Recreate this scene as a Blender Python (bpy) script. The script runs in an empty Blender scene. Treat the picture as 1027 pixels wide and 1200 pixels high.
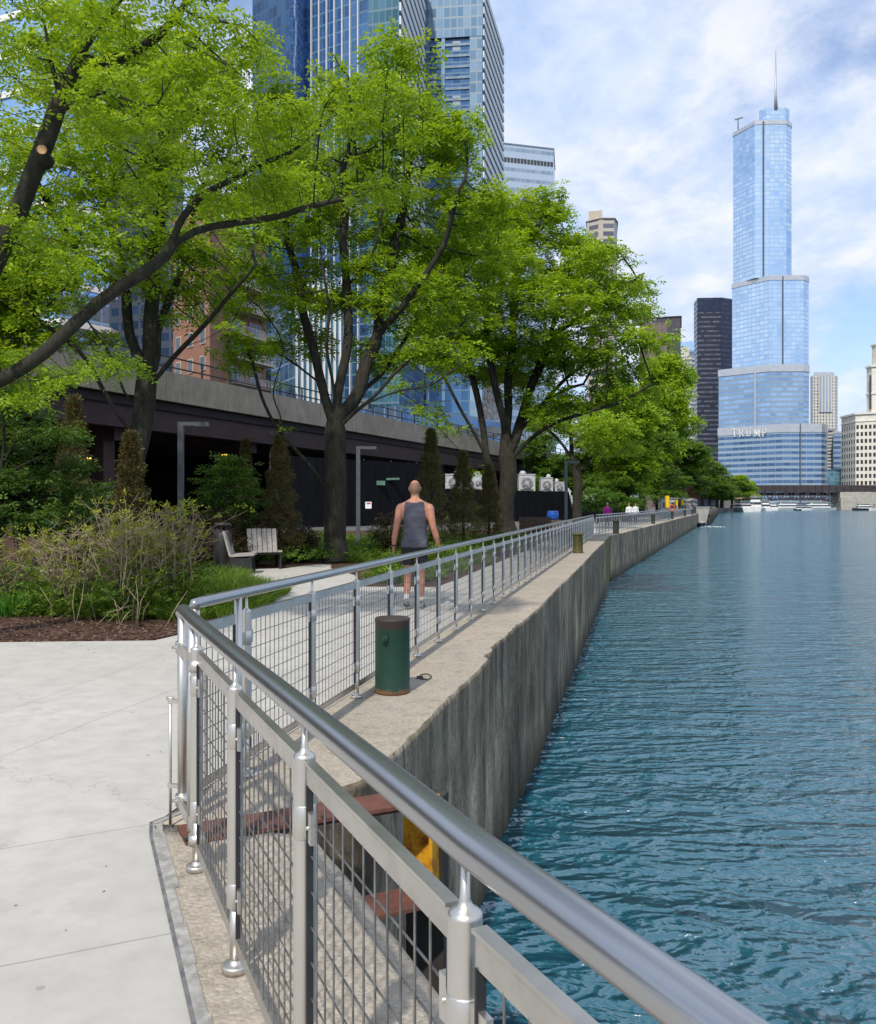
import bpy, bmesh, math, random
import numpy as np
from mathutils import Vector, Matrix

R = math.radians
scene = bpy.context.scene
COL = scene.collection
random.seed(7)
RNG = np.random.default_rng(7)

# ---------------------------------------------------------------- camera frame
FPX, CX, HY, EYE = 1029.0, 513.5, 592.0, 1.58      # focal length in photo pixels, centre column, horizon row, eye height


def P(px, py, Y):
    return Vector(((px - CX) / FPX * Y, Y, EYE - (py - HY) / FPX * Y))


def X_at(px, Y):
    return (px - CX) / FPX * Y


def Z_at(py, Y):
    return EYE - (py - HY) / FPX * Y


# ---------------------------------------------------------------- object helpers
def tag(o, label=None, cat=None, group=None, kind=None):
    if label: o['label'] = label
    if cat: o['category'] = cat
    if group: o['group'] = group
    if kind: o['kind'] = kind
    return o


def thing(name, label, cat, loc=(0, 0, 0), group=None, rz=0.0):
    o = bpy.data.objects.new(name, None)
    COL.objects.link(o)
    o.location = loc
    o.rotation_euler = (0, 0, rz)
    o.empty_display_size = 0.2
    return tag(o, label, cat, group)


def origin(o):
    v = Vector((0, 0, 0))
    while o is not None:
        v += Vector(o.location)
        o = o.parent
    return v


def children(o):
    return [c for c in bpy.data.objects if c.parent == o]


def copy_tree(o, parent=None, kids=None):
    c = o.copy()
    COL.objects.link(c)
    c.parent = parent
    for ch in (kids[o] if kids else children(o)):
        copy_tree(ch, c, kids)
    return c


class MB:
    """collects shapes in world coordinates and links them as one mesh object"""

    def __init__(s):
        s.v, s.f, s.m, s.sm = [], [], [], []

    def add(s, vs, fs, mi=0, smooth=False):
        b = len(s.v)
        s.v.extend([tuple(v) for v in vs])
        for f in fs:
            s.f.append(tuple(b + i for i in f))
            s.m.append(mi)
            s.sm.append(smooth)
        return s

    def box(s, c, size, rz=0.0, mi=0, rx=0.0, ry=0.0):
        M = Matrix.Translation(Vector(c)) @ Matrix.Rotation(rz, 4, 'Z') @ Matrix.Rotation(ry, 4, 'Y') @ Matrix.Rotation(rx, 4, 'X')
        h = [d / 2 for d in size]
        vs = [M @ Vector((x * h[0], y * h[1], z * h[2])) for x in (-1, 1) for y in (-1, 1) for z in (-1, 1)]
        return s.add(vs, [(0, 1, 3, 2), (4, 6, 7, 5), (0, 4, 5, 1), (2, 3, 7, 6), (0, 2, 6, 4), (1, 5, 7, 3)], mi)

    def bar(s, p0, p1, w, h, mi=0, up=(0, 0, 1)):
        """rectangular bar from p0 to p1, w sideways, h along up"""
        p0, p1 = Vector(p0), Vector(p1)
        d = (p1 - p0).normalized()
        u = Vector(up)
        sd = d.cross(u)
        if sd.length < 1e-4: sd = d.cross(Vector((1, 0, 0)))
        sd.normalize()
        u = sd.cross(d).normalized()
        vs = []
        for p in (p0, p1):
            for a, b in ((-1, -1), (1, -1), (1, 1), (-1, 1)):
                vs.append(p + sd * a * w / 2 + u * b * h / 2)
        return s.add(vs, [(3, 2, 1, 0), (4, 5, 6, 7), (0, 1, 5, 4), (1, 2, 6, 5), (2, 3, 7, 6), (3, 0, 4, 7)], mi)

    def tube(s, pts, rad, n=10, mi=0, caps=True, smooth=True):
        pts = [Vector(p) for p in pts]
        if not hasattr(rad, '__len__'): rad = [rad] * len(pts)
        b = []
        prev = None
        vs, fs = [], []
        for i, p in enumerate(pts):
            if i == 0: d = pts[1] - pts[0]
            elif i == len(pts) - 1: d = pts[-1] - pts[-2]
            else: d = (pts[i + 1] - pts[i]).normalized() + (pts[i] - pts[i - 1]).normalized()
            d.normalize()
            if prev is None:
                a = d.cross(Vector((0, 0, 1)))
                if a.length < 1e-3: a = Vector((1, 0, 0))
            else:
                a = prev - d * prev.dot(d)
            a.normalize()
            prev = a
            c = d.cross(a)
            for k in range(n):
                t = 2 * math.pi * k / n
                vs.append(p + (a * math.cos(t) + c * math.sin(t)) * rad[i])
        for i in range(len(pts) - 1):
            for k in range(n):
                k2 = (k + 1) % n
                fs.append((i * n + k, i * n + k2, (i + 1) * n + k2, (i + 1) * n + k))
        s.add(vs, fs, mi, smooth)
        if caps:
            b0 = len(s.v) - len(vs)
            s.f.append(tuple(b0 + k for k in reversed(range(n)))); s.m.append(mi); s.sm.append(False)
            s.f.append(tuple(b0 + (len(pts) - 1) * n + k for k in range(n))); s.m.append(mi); s.sm.append(False)
        return s

    def lathe(s, c, prof, n=20, mi=0, smooth=True):
        """prof: list of (r, z) from bottom to top"""
        vs, fs = [], []
        for r, z in prof:
            for k in range(n):
                t = 2 * math.pi * k / n
                vs.append((c[0] + r * math.cos(t), c[1] + r * math.sin(t), c[2] + z))
        m = len(prof)
        for i in range(m - 1):
            for k in range(n):
                k2 = (k + 1) % n
                fs.append((i * n + k, i * n + k2, (i + 1) * n + k2, (i + 1) * n + k))
        s.add(vs, fs, mi, smooth)
        b0 = len(s.v) - len(vs)
        s.f.append(tuple(b0 + k for k in reversed(range(n)))); s.m.append(mi); s.sm.append(False)
        s.f.append(tuple(b0 + (m - 1) * n + k for k in range(n))); s.m.append(mi); s.sm.append(False)
        return s

    def prism(s, poly, z0, z1, mi=0, cap_mi=None):
        n = len(poly)
        vs = [(p[0], p[1], z0) for p in poly] + [(p[0], p[1], z1) for p in poly]
        s.add(vs, [(i, (i + 1) % n, n + (i + 1) % n, n + i) for i in range(n)], mi)
        b0 = len(s.v) - 2 * n
        cm = mi if cap_mi is None else cap_mi
        s.f.append(tuple(b0 + i for i in reversed(range(n)))); s.m.append(cm); s.sm.append(False)
        s.f.append(tuple(b0 + n + i for i in range(n))); s.m.append(cm); s.sm.append(False)
        return s

    def sphere(s, c, r, nu=12, nv=8, mi=0):
        r = (r, r, r) if not hasattr(r, '__len__') else r
        vs = [(c[0], c[1], c[2] - r[2])]
        for j in range(1, nv):
            ph = -math.pi / 2 + math.pi * j / nv
            for k in range(nu):
                t = 2 * math.pi * k / nu
                vs.append((c[0] + r[0] * math.cos(ph) * math.cos(t), c[1] + r[1] * math.cos(ph) * math.sin(t), c[2] + r[2] * math.sin(ph)))
        vs.append((c[0], c[1], c[2] + r[2]))
        fs = []
        for k in range(nu):
            k2 = (k + 1) % nu
            fs.append((0, 1 + k2, 1 + k))
            fs.append((len(vs) - 1, 1 + (nv - 2) * nu + k, 1 + (nv - 2) * nu + k2))
            for j in range(nv - 2):
                fs.append((1 + j * nu + k, 1 + j * nu + k2, 1 + (j + 1) * nu + k2, 1 + (j + 1) * nu + k))
        return s.add(vs, fs, mi, True)

    def build(s, name, mats, parent=None, bevel=0.0):
        me = bpy.data.meshes.new(name)
        off = origin(parent) if parent else Vector((0, 0, 0))
        me.from_pydata([(x - off.x, y - off.y, z - off.z) for x, y, z in s.v], [], s.f)
        if not isinstance(mats, (list, tuple)): mats = [mats]
        for m in mats: me.materials.append(m)
        me.polygons.foreach_set('material_index', s.m)
        me.polygons.foreach_set('use_smooth', s.sm)
        me.update()
        if bevel:
            bm = bmesh.new(); bm.from_mesh(me)
            bmesh.ops.bevel(bm, geom=bm.edges[:], offset=bevel, segments=2, affect='EDGES', profile=0.5)
            bm.to_mesh(me); bm.free()
        o = bpy.data.objects.new(name, me)
        COL.objects.link(o)
        o.parent = parent
        return o


def np_mesh(name, verts, faces, mat, parent=None, tint=None, smooth=False):
    """verts (N,3), faces (M,3|4) in world coordinates"""
    off = origin(parent) if parent else Vector((0, 0, 0))
    verts = np.asarray(verts, dtype=np.float32) - np.array(off, dtype=np.float32)
    faces = np.asarray(faces, dtype=np.int32)
    me = bpy.data.meshes.new(name)
    k = faces.shape[1]
    me.vertices.add(len(verts)); me.vertices.foreach_set('co', verts.ravel())
    me.loops.add(faces.size); me.loops.foreach_set('vertex_index', faces.ravel())
    me.polygons.add(len(faces))
    me.polygons.foreach_set('loop_start', np.arange(0, faces.size, k, dtype=np.int32))
    me.polygons.foreach_set('loop_total', np.full(len(faces), k, dtype=np.int32))
    if smooth: me.polygons.foreach_set('use_smooth', np.ones(len(faces), dtype=bool))
    me.materials.append(mat)
    if tint is not None:
        a = me.attributes.new('tint', 'FLOAT', 'FACE')
        a.data.foreach_set('value', np.asarray(tint, dtype=np.float32))
    me.update(calc_edges=True)
    o = bpy.data.objects.new(name, me)
    COL.objects.link(o)
    o.parent = parent
    return o


# ---------------------------------------------------------------- materials
class NT:
    def __init__(s, name):
        s.m = bpy.data.materials.new(name)
        s.m.use_nodes = True
        s.t = s.m.node_tree
        s.t.nodes.clear()
        s.out = s.t.nodes.new('ShaderNodeOutputMaterial')

    def n(s, typ, **kw):
        nd = s.t.nodes.new('ShaderNode' + typ)
        for k, v in kw.items():
            if k.startswith('i_'):
                key = k[2:]
                key = int(key) if key.isdigit() else key.replace('_', ' ')
                s.set(nd.inputs[key], v)
            else:
                setattr(nd, k, v)
        return nd

    def set(s, sock, v):
        if isinstance(v, bpy.types.NodeSocket): s.t.links.new(v, sock)
        else:
            if isinstance(v, (tuple, list)) and len(v) == 3 and sock.type == 'RGBA': v = (*v, 1)
            sock.default_value = v

    def math(s, op, a, b=0.0, c=None, clamp=False):
        nd = s.t.nodes.new('ShaderNodeMath'); nd.operation = op; nd.use_clamp = clamp
        s.set(nd.inputs[0], a); s.set(nd.inputs[1], b)
        if c is not None: s.set(nd.inputs[2], c)
        return nd.outputs[0]

    def mix(s, f, a, b, blend='MIX'):
        nd = s.t.nodes.new('ShaderNodeMix'); nd.data_type = 'RGBA'; nd.blend_type = blend
        s.set(nd.inputs[0], f); s.set(nd.inputs[6], a); s.set(nd.inputs[7], b)
        return nd.outputs[2]

    def ramp(s, f, stops, interp='LINEAR'):
        nd = s.t.nodes.new('ShaderNodeValToRGB')
        nd.color_ramp.interpolation = interp
        els = nd.color_ramp.elements
        while len(els) < len(stops): els.new(0.5)
        for e, (p, c) in zip(els, stops):
            e.position = p
            e.color = (*c, 1) if hasattr(c, '__len__') else (c, c, c, 1)
        s.set(nd.inputs[0], f)
        return nd.outputs[0]

    def coord(s, kind='Object', scale=(1, 1, 1), rot=(0, 0, 0)):
        tc = s.t.nodes.new('ShaderNodeTexCoord')
        mp = s.t.nodes.new('ShaderNodeMapping')
        mp.inputs['Scale'].default_value = scale
        mp.inputs['Rotation'].default_value = rot
        s.t.links.new(tc.outputs[kind], mp.inputs[0])
        return mp.outputs[0]

    def noise(s, vec, scale=5.0, detail=4.0, rough=0.55, dist=0.0):
        nd = s.t.nodes.new('ShaderNodeTexNoise')
        nd.inputs['Scale'].default_value = scale
        nd.inputs['Detail'].default_value = detail
        nd.inputs['Roughness'].default_value = rough
        nd.inputs['Distortion'].default_value = dist
        if vec is not None: s.t.links.new(vec, nd.inputs['Vector'])
        return nd.outputs[0]

    def bump(s, h, strength=0.3, dist=0.02, normal=None):
        nd = s.t.nodes.new('ShaderNodeBump')
        nd.inputs['Strength'].default_value = strength
        nd.inputs['Distance'].default_value = dist
        s.set(nd.inputs['Height'], h)
        if normal is not None: s.set(nd.inputs['Normal'], normal)
        return nd.outputs[0]

    def principled(s, color, rough=0.7, metal=0.0, normal=None, spec=0.4, **kw):
        p = s.t.nodes.new('ShaderNodeBsdfPrincipled')
        s.set(p.inputs['Base Color'], color)
        s.set(p.inputs['Roughness'], rough)
        s.set(p.inputs['Metallic'], metal)
        s.set(p.inputs['Specular IOR Level'], spec)
        if normal is not None: s.set(p.inputs['Normal'], normal)
        for k, v in kw.items(): s.set(p.inputs[k.replace('_', ' ')], v)
        s.t.links.new(p.outputs[0], s.out.inputs[0])
        return p


def simple(name, c1, c2=None, scale=6.0, rough=0.7, metal=0.0, bump=0.15, stretch=(1, 1, 1), detail=5, spec=0.4, lo=0.35, hi=0.65, bdist=0.01):
    t = NT(name)
    v = t.coord('Object', stretch)
    f = t.noise(v, scale, detail)
    c2 = c2 or tuple(x * 0.75 for x in c1)
    col = t.ramp(f, [(lo, c1), (hi, c2)])
    t.principled(col, rough, metal, t.bump(f, bump, bdist) if bump else None, spec)
    return t.m


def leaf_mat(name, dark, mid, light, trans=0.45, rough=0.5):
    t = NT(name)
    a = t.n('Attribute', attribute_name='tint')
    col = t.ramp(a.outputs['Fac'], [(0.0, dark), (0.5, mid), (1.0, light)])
    p = t.principled(col, rough, 0.0, None, 0.25)
    tr = t.n('BsdfTranslucent')
    c2 = t.mix(1.0, col, (1.15, 1.05, 0.5), 'MULTIPLY')
    t.set(tr.inputs[0], c2)
    mx = t.n('MixShader')
    mx.inputs[0].default_value = trans
    t.t.links.new(p.outputs[0], mx.inputs[1]); t.t.links.new(tr.outputs[0], mx.inputs[2])
    t.t.links.new(mx.outputs[0], t.out.inputs[0])
    return t.m


def facade(name, fh, bw, wall, glassA, glassB, wx=(0.1, 0.9), wz=(0.2, 0.85), gmetal=0.6, grough=0.12, wrough=0.6,
           blind=0.0, blindcol=(0.5, 0.5, 0.48), bigvar=0.25, bigscale=0.03, wmetal=0.0):
    """windows grid on the wall's own metres (UV u along the wall, v height)"""
    t = NT(name)
    tc = t.n('TexCoord')
    sp = t.n('SeparateXYZ'); t.t.links.new(tc.outputs['UV'], sp.inputs[0])
    U = t.math('DIVIDE', sp.outputs[0], bw); V = t.math('DIVIDE', sp.outputs[1], fh)
    fu, fv = t.math('FRACT', U), t.math('FRACT', V)
    mu = t.math('MULTIPLY', t.math('GREATER_THAN', fu, wx[0]), t.math('LESS_THAN', fu, wx[1]))
    mv = t.math('MULTIPLY', t.math('GREATER_THAN', fv, wz[0]), t.math('LESS_THAN', fv, wz[1]))
    win = t.math('MULTIPLY', mu, mv)
    cb = t.n('CombineXYZ'); t.set(cb.inputs[0], t.math('FLOOR', U)); t.set(cb.inputs[1], t.math('FLOOR', V))
    wn = t.n('TexWhiteNoise', noise_dimensions='2D'); t.t.links.new(cb.outputs[0], wn.inputs['Vector'])
    rnd = wn.outputs['Value']
    big = t.noise(tc.outputs['UV'], bigscale, 3, 0.5, 1.0)
    rr = t.math('ADD', t.math('MULTIPLY', rnd, 1 - bigvar), t.math('MULTIPLY', t.math('SUBTRACT', big, 0.25), 2 * bigvar), clamp=True)
    gl = t.mix(rr, glassA, glassB)
    if blind:
        bl = t.math('GREATER_THAN', wn.outputs['Value'], 1 - blind)
        gl = t.mix(bl, gl, blindcol)
    wv = t.noise(tc.outputs['UV'], 0.35, 4)
    wcol = t.mix(t.math('MULTIPLY', wv, 0.45), wall, tuple(c * 0.6 for c in wall))
    col = t.mix(win, wcol, gl)
    tilt = t.n('VectorMath', operation='SCALE')
    sub = t.n('VectorMath', operation='SUBTRACT'); t.t.links.new(wn.outputs['Color'], sub.inputs[0]); sub.inputs[1].default_value = (0.5, 0.5, 0.5)
    t.t.links.new(sub.outputs[0], tilt.inputs[0]); t.set(tilt.inputs['Scale'], t.math('MULTIPLY', win, 0.05))
    geo = t.n('NewGeometry')
    ad = t.n('VectorMath', operation='ADD'); t.t.links.new(geo.outputs['Normal'], ad.inputs[0]); t.t.links.new(tilt.outputs[0], ad.inputs[1])
    nm = t.n('VectorMath', operation='NORMALIZE'); t.t.links.new(ad.outputs[0], nm.inputs[0])
    ro = t.math('ADD', t.math('MULTIPLY', win, grough - wrough), wrough)
    me = t.math('ADD', t.math('MULTIPLY', win, gmetal - wmetal), wmetal)
    t.principled(col, ro, me, nm.outputs[0], 0.5)
    return t.m


# palette
STEEL = None


def make_steel():
    t = NT('brushed_steel')
    v = t.coord('Object', (1, 1, 0.06))
    f = t.noise(v, 60, 3)
    g = t.noise(t.coord('Object'), 2.3, 4)
    col = t.mix(g, (0.72, 0.69, 0.64), (0.55, 0.525, 0.485))
    ro = t.math('ADD', t.math('MULTIPLY', f, 0.18), 0.29)
    t.principled(col, ro, 0.95, t.bump(f, 0.04, 0.002))
    return t.m


def make_rail():
    t = NT('handrail_steel')
    v = t.coord('Object', (1, 1, 1))
    f = t.noise(v, 90, 4, 0.65)
    g = t.noise(v, 3.0, 5)
    col = t.mix(g, (0.46, 0.465, 0.47), (0.33, 0.34, 0.35))
    ro = t.math('ADD', t.math('MULTIPLY', g, 0.14), 0.19)
    t.principled(col, ro, 0.9, t.bump(f, 0.05, 0.002))
    return t.m


STEEL = make_steel()
RAIL = make_rail()
WIRE = simple('weathered_wire', (0.30, 0.29, 0.28), (0.18, 0.17, 0.16), 20, 0.4, 0.75, 0.05)
FLAT = simple('panel_flat_bar', (0.60, 0.575, 0.53), (0.46, 0.44, 0.41), 8, 0.36, 0.9, 0.04)
BLACK = simple('black_steel', (0.018, 0.019, 0.022), (0.028, 0.028, 0.03), 10, 0.5, 0.0, 0.05)
# ---------------------------------------------------------------- the setting: ground, river, walls
WATER_Z = -2.34


def near_fence(Y): return float(np.interp(Y, [-8, 0.863, 1.335, 3.03, 3.86, 4.37, 6], [4.62, 0.2706, 0.041, -0.71, -1.07, -1.28, -1.95]))
def far_fence(Y): return -2.306 + 0.228 * Y
def far_edge(Y): return -1.571 + 0.2305 * Y


W2A, W2B = Vector((8.8, 45.0)), Vector((49.0, 165.0))          # second reach of the river wall
W2D = (W2B - W2A).normalized(); W2N = Vector((-W2D.y, W2D.x))


def make_pavement_mat():
    t = NT('pale_concrete_paving')
    v = t.coord('Object')
    n1 = t.noise(v, 0.55, 6, 0.6)
    n2 = t.noise(v, 5.0, 6, 0.65)
    n3 = t.noise(t.coord('Object', (1, 9, 1), (0, 0, 0.5)), 14, 4, 0.6)
    n4 = t.noise(v, 170, 2, 0.6)
    col = t.ramp(n1, [(0.3, (0.43, 0.412, 0.376)), (0.7, (0.535, 0.515, 0.472))])
    col = t.mix(t.ramp(n2, [(0.42, 0.0), (0.72, 0.7)]), col, (0.38, 0.362, 0.332))
    col = t.mix(t.ramp(n3, [(0.52, 0.0), (0.8, 0.35)]), col, (0.42, 0.405, 0.38))
    col = t.mix(t.ramp(n4, [(0.55, 0.0), (0.75, 0.3)]), col, (0.36, 0.34, 0.31))
    st = t.noise(v, 2.1, 8, 0.75)
    col = t.mix(t.ramp(st, [(0.60, 0.0), (0.72, 0.5)]), col, (0.27, 0.255, 0.23))
    gv = t.n('TexVoronoi'); gv.inputs['Scale'].default_value = 2.6; t.t.links.new(v, gv.inputs['Vector'])
    gr = t.n('TexWhiteNoise', noise_dimensions='3D'); t.t.links.new(gv.outputs['Position'], gr.inputs['Vector'])
    spot = t.math('LESS_THAN', t.math('ADD', gv.outputs['Distance'], t.math('MULTIPLY', n2, 0.02)), t.math('MULTIPLY', t.math('POWER', gr.outputs['Value'], 3.0), 0.075))
    col = t.mix(t.math('MULTIPLY', spot, 0.40), col, (0.17, 0.16, 0.145))
    cv = t.n('TexVoronoi', feature='DISTANCE_TO_EDGE'); cv.inputs['Scale'].default_value = 0.23
    cw = t.n('TexNoise'); cw.inputs['Scale'].default_value = 1.6; cw.inputs['Detail'].default_value = 7; t.t.links.new(v, cw.inputs['Vector'])
    cs = t.n('VectorMath', operation='SCALE'); t.t.links.new(cw.outputs['Color'], cs.inputs[0]); cs.inputs['Scale'].default_value = 1.1
    ca = t.n('VectorMath', operation='ADD'); t.t.links.new(v, ca.inputs[0]); t.t.links.new(cs.outputs[0], ca.inputs[1]); t.t.links.new(ca.outputs[0], cv.inputs['Vector'])
    crack = t.math('MULTIPLY', t.math('LESS_THAN', cv.outputs['Distance'], 0.0011), t.math('GREATER_THAN', n1, 0.50))
    col = t.mix(t.math('MULTIPLY', crack, 0.28), col, (0.2, 0.19, 0.17))
    # tooled joints
    tc = t.n('TexCoord')
    wob = t.n('TexNoise'); wob.inputs['Scale'].default_value = 3.0; wob.inputs['Detail'].default_value = 3
    t.t.links.new(tc.outputs['Object'], wob.inputs['Vector'])
    joints = [((-3.34, 6.69), (-2.85, 9.68)), ((-2.78, 5.42), (-2.27, 7.56)), ((-1.5, 3.02), (-0.99, 3.25)), ((-2.02, 4.05), (-1.43, 4.36)),
              ((-1.3, 1.4), (-0.5, 1.75)), ((-4.4, 7.2), (-2.0, 6.9)), ((-1.0, 8.0), (-1.6, 8.13)), ((-1, 11.0), (-2, 11.2)), ((-1, 14.0), (-2, 14.2)),
              ((0, 17.5), (-1, 17.7)), ((1, 20.5), (0, 20.7)), ((1, 23.5), (0, 23.7)), ((1, 27), (0, 27.2)), ((-4.2, 18.0), (-2.6, 16.6)), ((-4.6, 20.8), (-2.5, 19.6))]
    sp = t.n('SeparateXYZ'); t.t.links.new(tc.outputs['Object'], sp.inputs[0])
    wv = t.math('MULTIPLY', t.math('SUBTRACT', wob.outputs[0], 0.5), 0.012)
    acc = None
    for k, (a, b) in enumerate(joints):
        dx, dy = b[0] - a[0], b[1] - a[1]
        L = math.hypot(dx, dy); nx, ny = -dy / L, dx / L
        dd = t.math('ADD', t.math('MULTIPLY', sp.outputs[0], nx), t.math('MULTIPLY', sp.outputs[1], ny))
        dd = t.math('ADD', t.math('SUBTRACT', dd, a[0] * nx + a[1] * ny), wv)
        m = t.math('LESS_THAN', t.math('ABSOLUTE', dd), 0.0045 if k != 5 else 0.002)
        if k >= 6 and k < 13: m = t.math('MULTIPLY', m, t.math('GREATER_THAN', sp.outputs[0], -2.6))
        elif k in (0, 1): m = t.math('MULTIPLY', m, t.math('GREATER_THAN', sp.outputs[1], 3.9))
        elif k >= 13: m = t.math('MULTIPLY', m, t.math('GREATER_THAN', sp.outputs[1], 13.0))
        else: m = t.math('MULTIPLY', m, t.math('LESS_THAN', sp.outputs[1], 7.6))
        acc = m if acc is None else t.math('MAXIMUM', acc, m)
    col = t.mix(t.math('MULTIPLY', acc, 0.6), col, (0.20, 0.19, 0.175))
    h = t.math('SUBTRACT', t.math('ADD', t.math('MULTIPLY', n4, 0.25), t.math('MULTIPLY', n3, 0.5)), acc)
    t.principled(col, 0.85, 0, t.bump(h, 0.25, 0.006), 0.3)
    return t.m


PAVE = make_pavement_mat()


def make_aggregate(name, c1, c2, c3):
    t = NT(name)
    v = t.coord('Object')
    vo = t.n('TexVoronoi'); vo.inputs['Scale'].default_value = 62; t.t.links.new(v, vo.inputs['Vector'])
    vc = t.n('TexWhiteNoise', noise_dimensions='3D'); t.t.links.new(vo.outputs['Position'], vc.inputs['Vector'])
    n1 = t.noise(v, 1.1, 6, 0.65)
    n2 = t.noise(v, 7, 6, 0.7)
    col = t.ramp(vc.outputs['Value'], [(0.0, c2), (0.5, c1), (1.0, c3)])
    base = t.ramp(n1, [(0.35, c1), (0.7, c2)])
    col = t.mix(0.42, base, col)
    col = t.mix(t.ramp(n2, [(0.5, 0.0), (0.72, 0.6)]), col, tuple(c * 0.55 for c in c2))
    n3 = t.noise(v, 0.5, 4, 0.6)
    col = t.mix(t.ramp(n3, [(0.5, 0.0), (0.7, 0.4)]), col, (0.26, 0.25, 0.23))
    h = t.math('ADD', t.math('MULTIPLY', vo.outputs['Distance'], -0.6), n2)
    t.principled(col, 0.92, 0, t.bump(h, 0.55, 0.012), 0.2)
    return t.m


COPE = make_aggregate('exposed_aggregate_coping', (0.40, 0.35, 0.28), (0.29, 0.25, 0.20), (0.55, 0.50, 0.42))


def make_wallface(name):
    t = NT(name)
    v = t.coord('Object')
    wob = t.n('TexNoise'); wob.inputs['Scale'].default_value = 1.2; wob.inputs['Detail'].default_value = 4
    t.t.links.new(v, wob.inputs['Vector'])
    ws = t.n('VectorMath', operation='SCALE'); t.t.links.new(wob.outputs['Color'], ws.inputs[0]); ws.inputs['Scale'].default_value = 0.35
    wv = t.n('VectorMath', operation='ADD'); t.t.links.new(v, wv.inputs[0]); t.t.links.new(ws.outputs[0], wv.inputs[1])
    def st(sx, sz):
        mp = t.n('Mapping'); t.t.links.new(wv.outputs[0], mp.inputs[0]); mp.inputs['Scale'].default_value = (sx, sx, sz); return mp.outputs[0]
    base = t.noise(st(1, .45), 1.1, 9, 0.68)
    patch = t.noise(st(1, .8), 0.55, 6, 0.6)
    streak = t.noise(st(1, .17), 3.0, 9, 0.76)
    fine = t.noise(v, 22, 5, 0.7)
    col = t.ramp(base, [(0.33, (0.075, 0.060, 0.042)), (0.48, (0.27, 0.218, 0.150)), (0.63, (0.56, 0.465, 0.335))])
    col = t.mix(t.ramp(patch, [(0.40, 0.0), (0.62, 0.65)]), col, (0.095, 0.088, 0.075))
    dark = t.math('MULTIPLY', t.ramp(streak, [(0.50, 0.0), (0.60, 0.85)]), t.ramp(patch, [(0.35, 0.35), (0.6, 1.0)]))
    col = t.mix(dark, col, (0.050, 0.046, 0.038))
    lite = t.math('MULTIPLY', t.ramp(streak, [(0.33, 0.8), (0.41, 0.0)]), t.ramp(base, [(0.42, 0.0), (0.55, 1.0)]))
    col = t.mix(lite, col, (0.52, 0.46, 0.365))
    col = t.mix(t.ramp(fine, [(0.54, 0.0), (0.64, 0.7)]), col, (0.07, 0.065, 0.055))
    geo = t.n('NewGeometry'); sp = t.n('SeparateXYZ'); t.t.links.new(geo.outputs['Position'], sp.inputs[0])
    wl = t.math('ADD', sp.outputs[2], t.math('MULTIPLY', base, -0.55))
    low = t.ramp(t.math('DIVIDE', t.math('ADD', wl, 2.75), 0.9), [(0.0, 1.0), (0.85, 0.0)])
    col = t.mix(low, col, (0.028, 0.032, 0.022))
    yy = t.math('FRACT', t.math('DIVIDE', sp.outputs[1], 2.9))
    jl = t.math('LESS_THAN', yy, 0.010)
    col = t.mix(t.math('MULTIPLY', jl, 0.7), col, (0.04, 0.038, 0.034))
    h = t.math('ADD', t.math('MULTIPLY', base, 1.3), t.math('SUBTRACT', t.math('MULTIPLY', fine, 0.22), t.math('MULTIPLY', jl, .5)))
    t.principled(col, 0.92, 0, t.bump(h, 0.7, 0.035), 0.15)
    return t.m


WALLF = make_wallface('stained_wall_concrete')
MOSS = simple('mossy_concrete', (0.16, 0.17, 0.05), (0.08, 0.085, 0.035), 6, 0.95, 0, 0.6, (1, 1, 0.4), bdist=0.03)


def make_ground_mat():
    t = NT('city_ground')
    v = t.coord('Object')
    n = t.noise(v, 0.08, 6, 0.6); n2 = t.noise(v, 2.0, 5, 0.7)
    col = t.ramp(n, [(0.35, (0.10, 0.098, 0.092)), (0.65, (0.17, 0.165, 0.155))])
    col = t.mix(t.math('MULTIPLY', n2, 0.5), col, (0.07, 0.068, 0.062))
    t.principled(col, 0.9, 0, t.bump(n2, 0.3, 0.02), 0.2)
    return t.m


GROUND = make_ground_mat()
# one sheet to the horizon, open where the river lies
left = [(6.4, -40.0), (3.05, -6.0), (1.2, -1.4), (-1.2, 4.36), (-1.1, 4.9), (7.7, 44.6), (48.2, 164.9), (48.6, 172), (112.0, 366.0), (230.0, 672.0), (258, 745), (330, 1000)]
right = [(470, 1000), (420, 745.0), (300, 320), (190.0, 110.0), (130, -40), (140, -400)]
g = MB()
vs = [(x, y, -0.012) for x, y in left]
outer_l = [(-4500, 1000, -0.012), (-4500, -400, -0.012), (8, -400, -0.012)]
g.add(vs + outer_l, [tuple(range(len(vs) + 3))])
vr = [(x, y, -0.012) for x, y in right]
g.add(vr + [(4500, -400, -0.012), (4500, 1000, -0.012)], [tuple(reversed(range(len(vr) + 2)))])
g.add([(-4500, 1000, -0.012), (330, 1000, -0.012), (470, 1000, -0.012), (4500, 1000, -0.012), (4500, 6000, -0.012), (-4500, 6000, -0.012)], [(0, 1, 2, 3, 4, 5)])
# banks of the far reach
def bank(a, b):
    g.add([(a[0], a[1], -0.012), (b[0], b[1], -0.012), (b[0], b[1], -4), (a[0], a[1], -4)], [(0, 1, 2, 3)])
for i in range(6, len(left) - 1): bank(left[i], left[i + 1])
bank((330, 1000), (470, 1000))
for i in range(len(right) - 1): bank(right[i], right[i + 1])
o = g.build('ground', GROUND); tag(o, kind='structure')
for p in o.data.polygons:
    pass
bm = bmesh.new(); bm.from_mesh(o.data); bmesh.ops.triangulate(bm, faces=[f for f in bm.faces if len(f.verts) > 4]); bmesh.ops.recalc_face_normals(bm, faces=bm.faces[:]); bm.to_mesh(o.data); bm.free()

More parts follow.
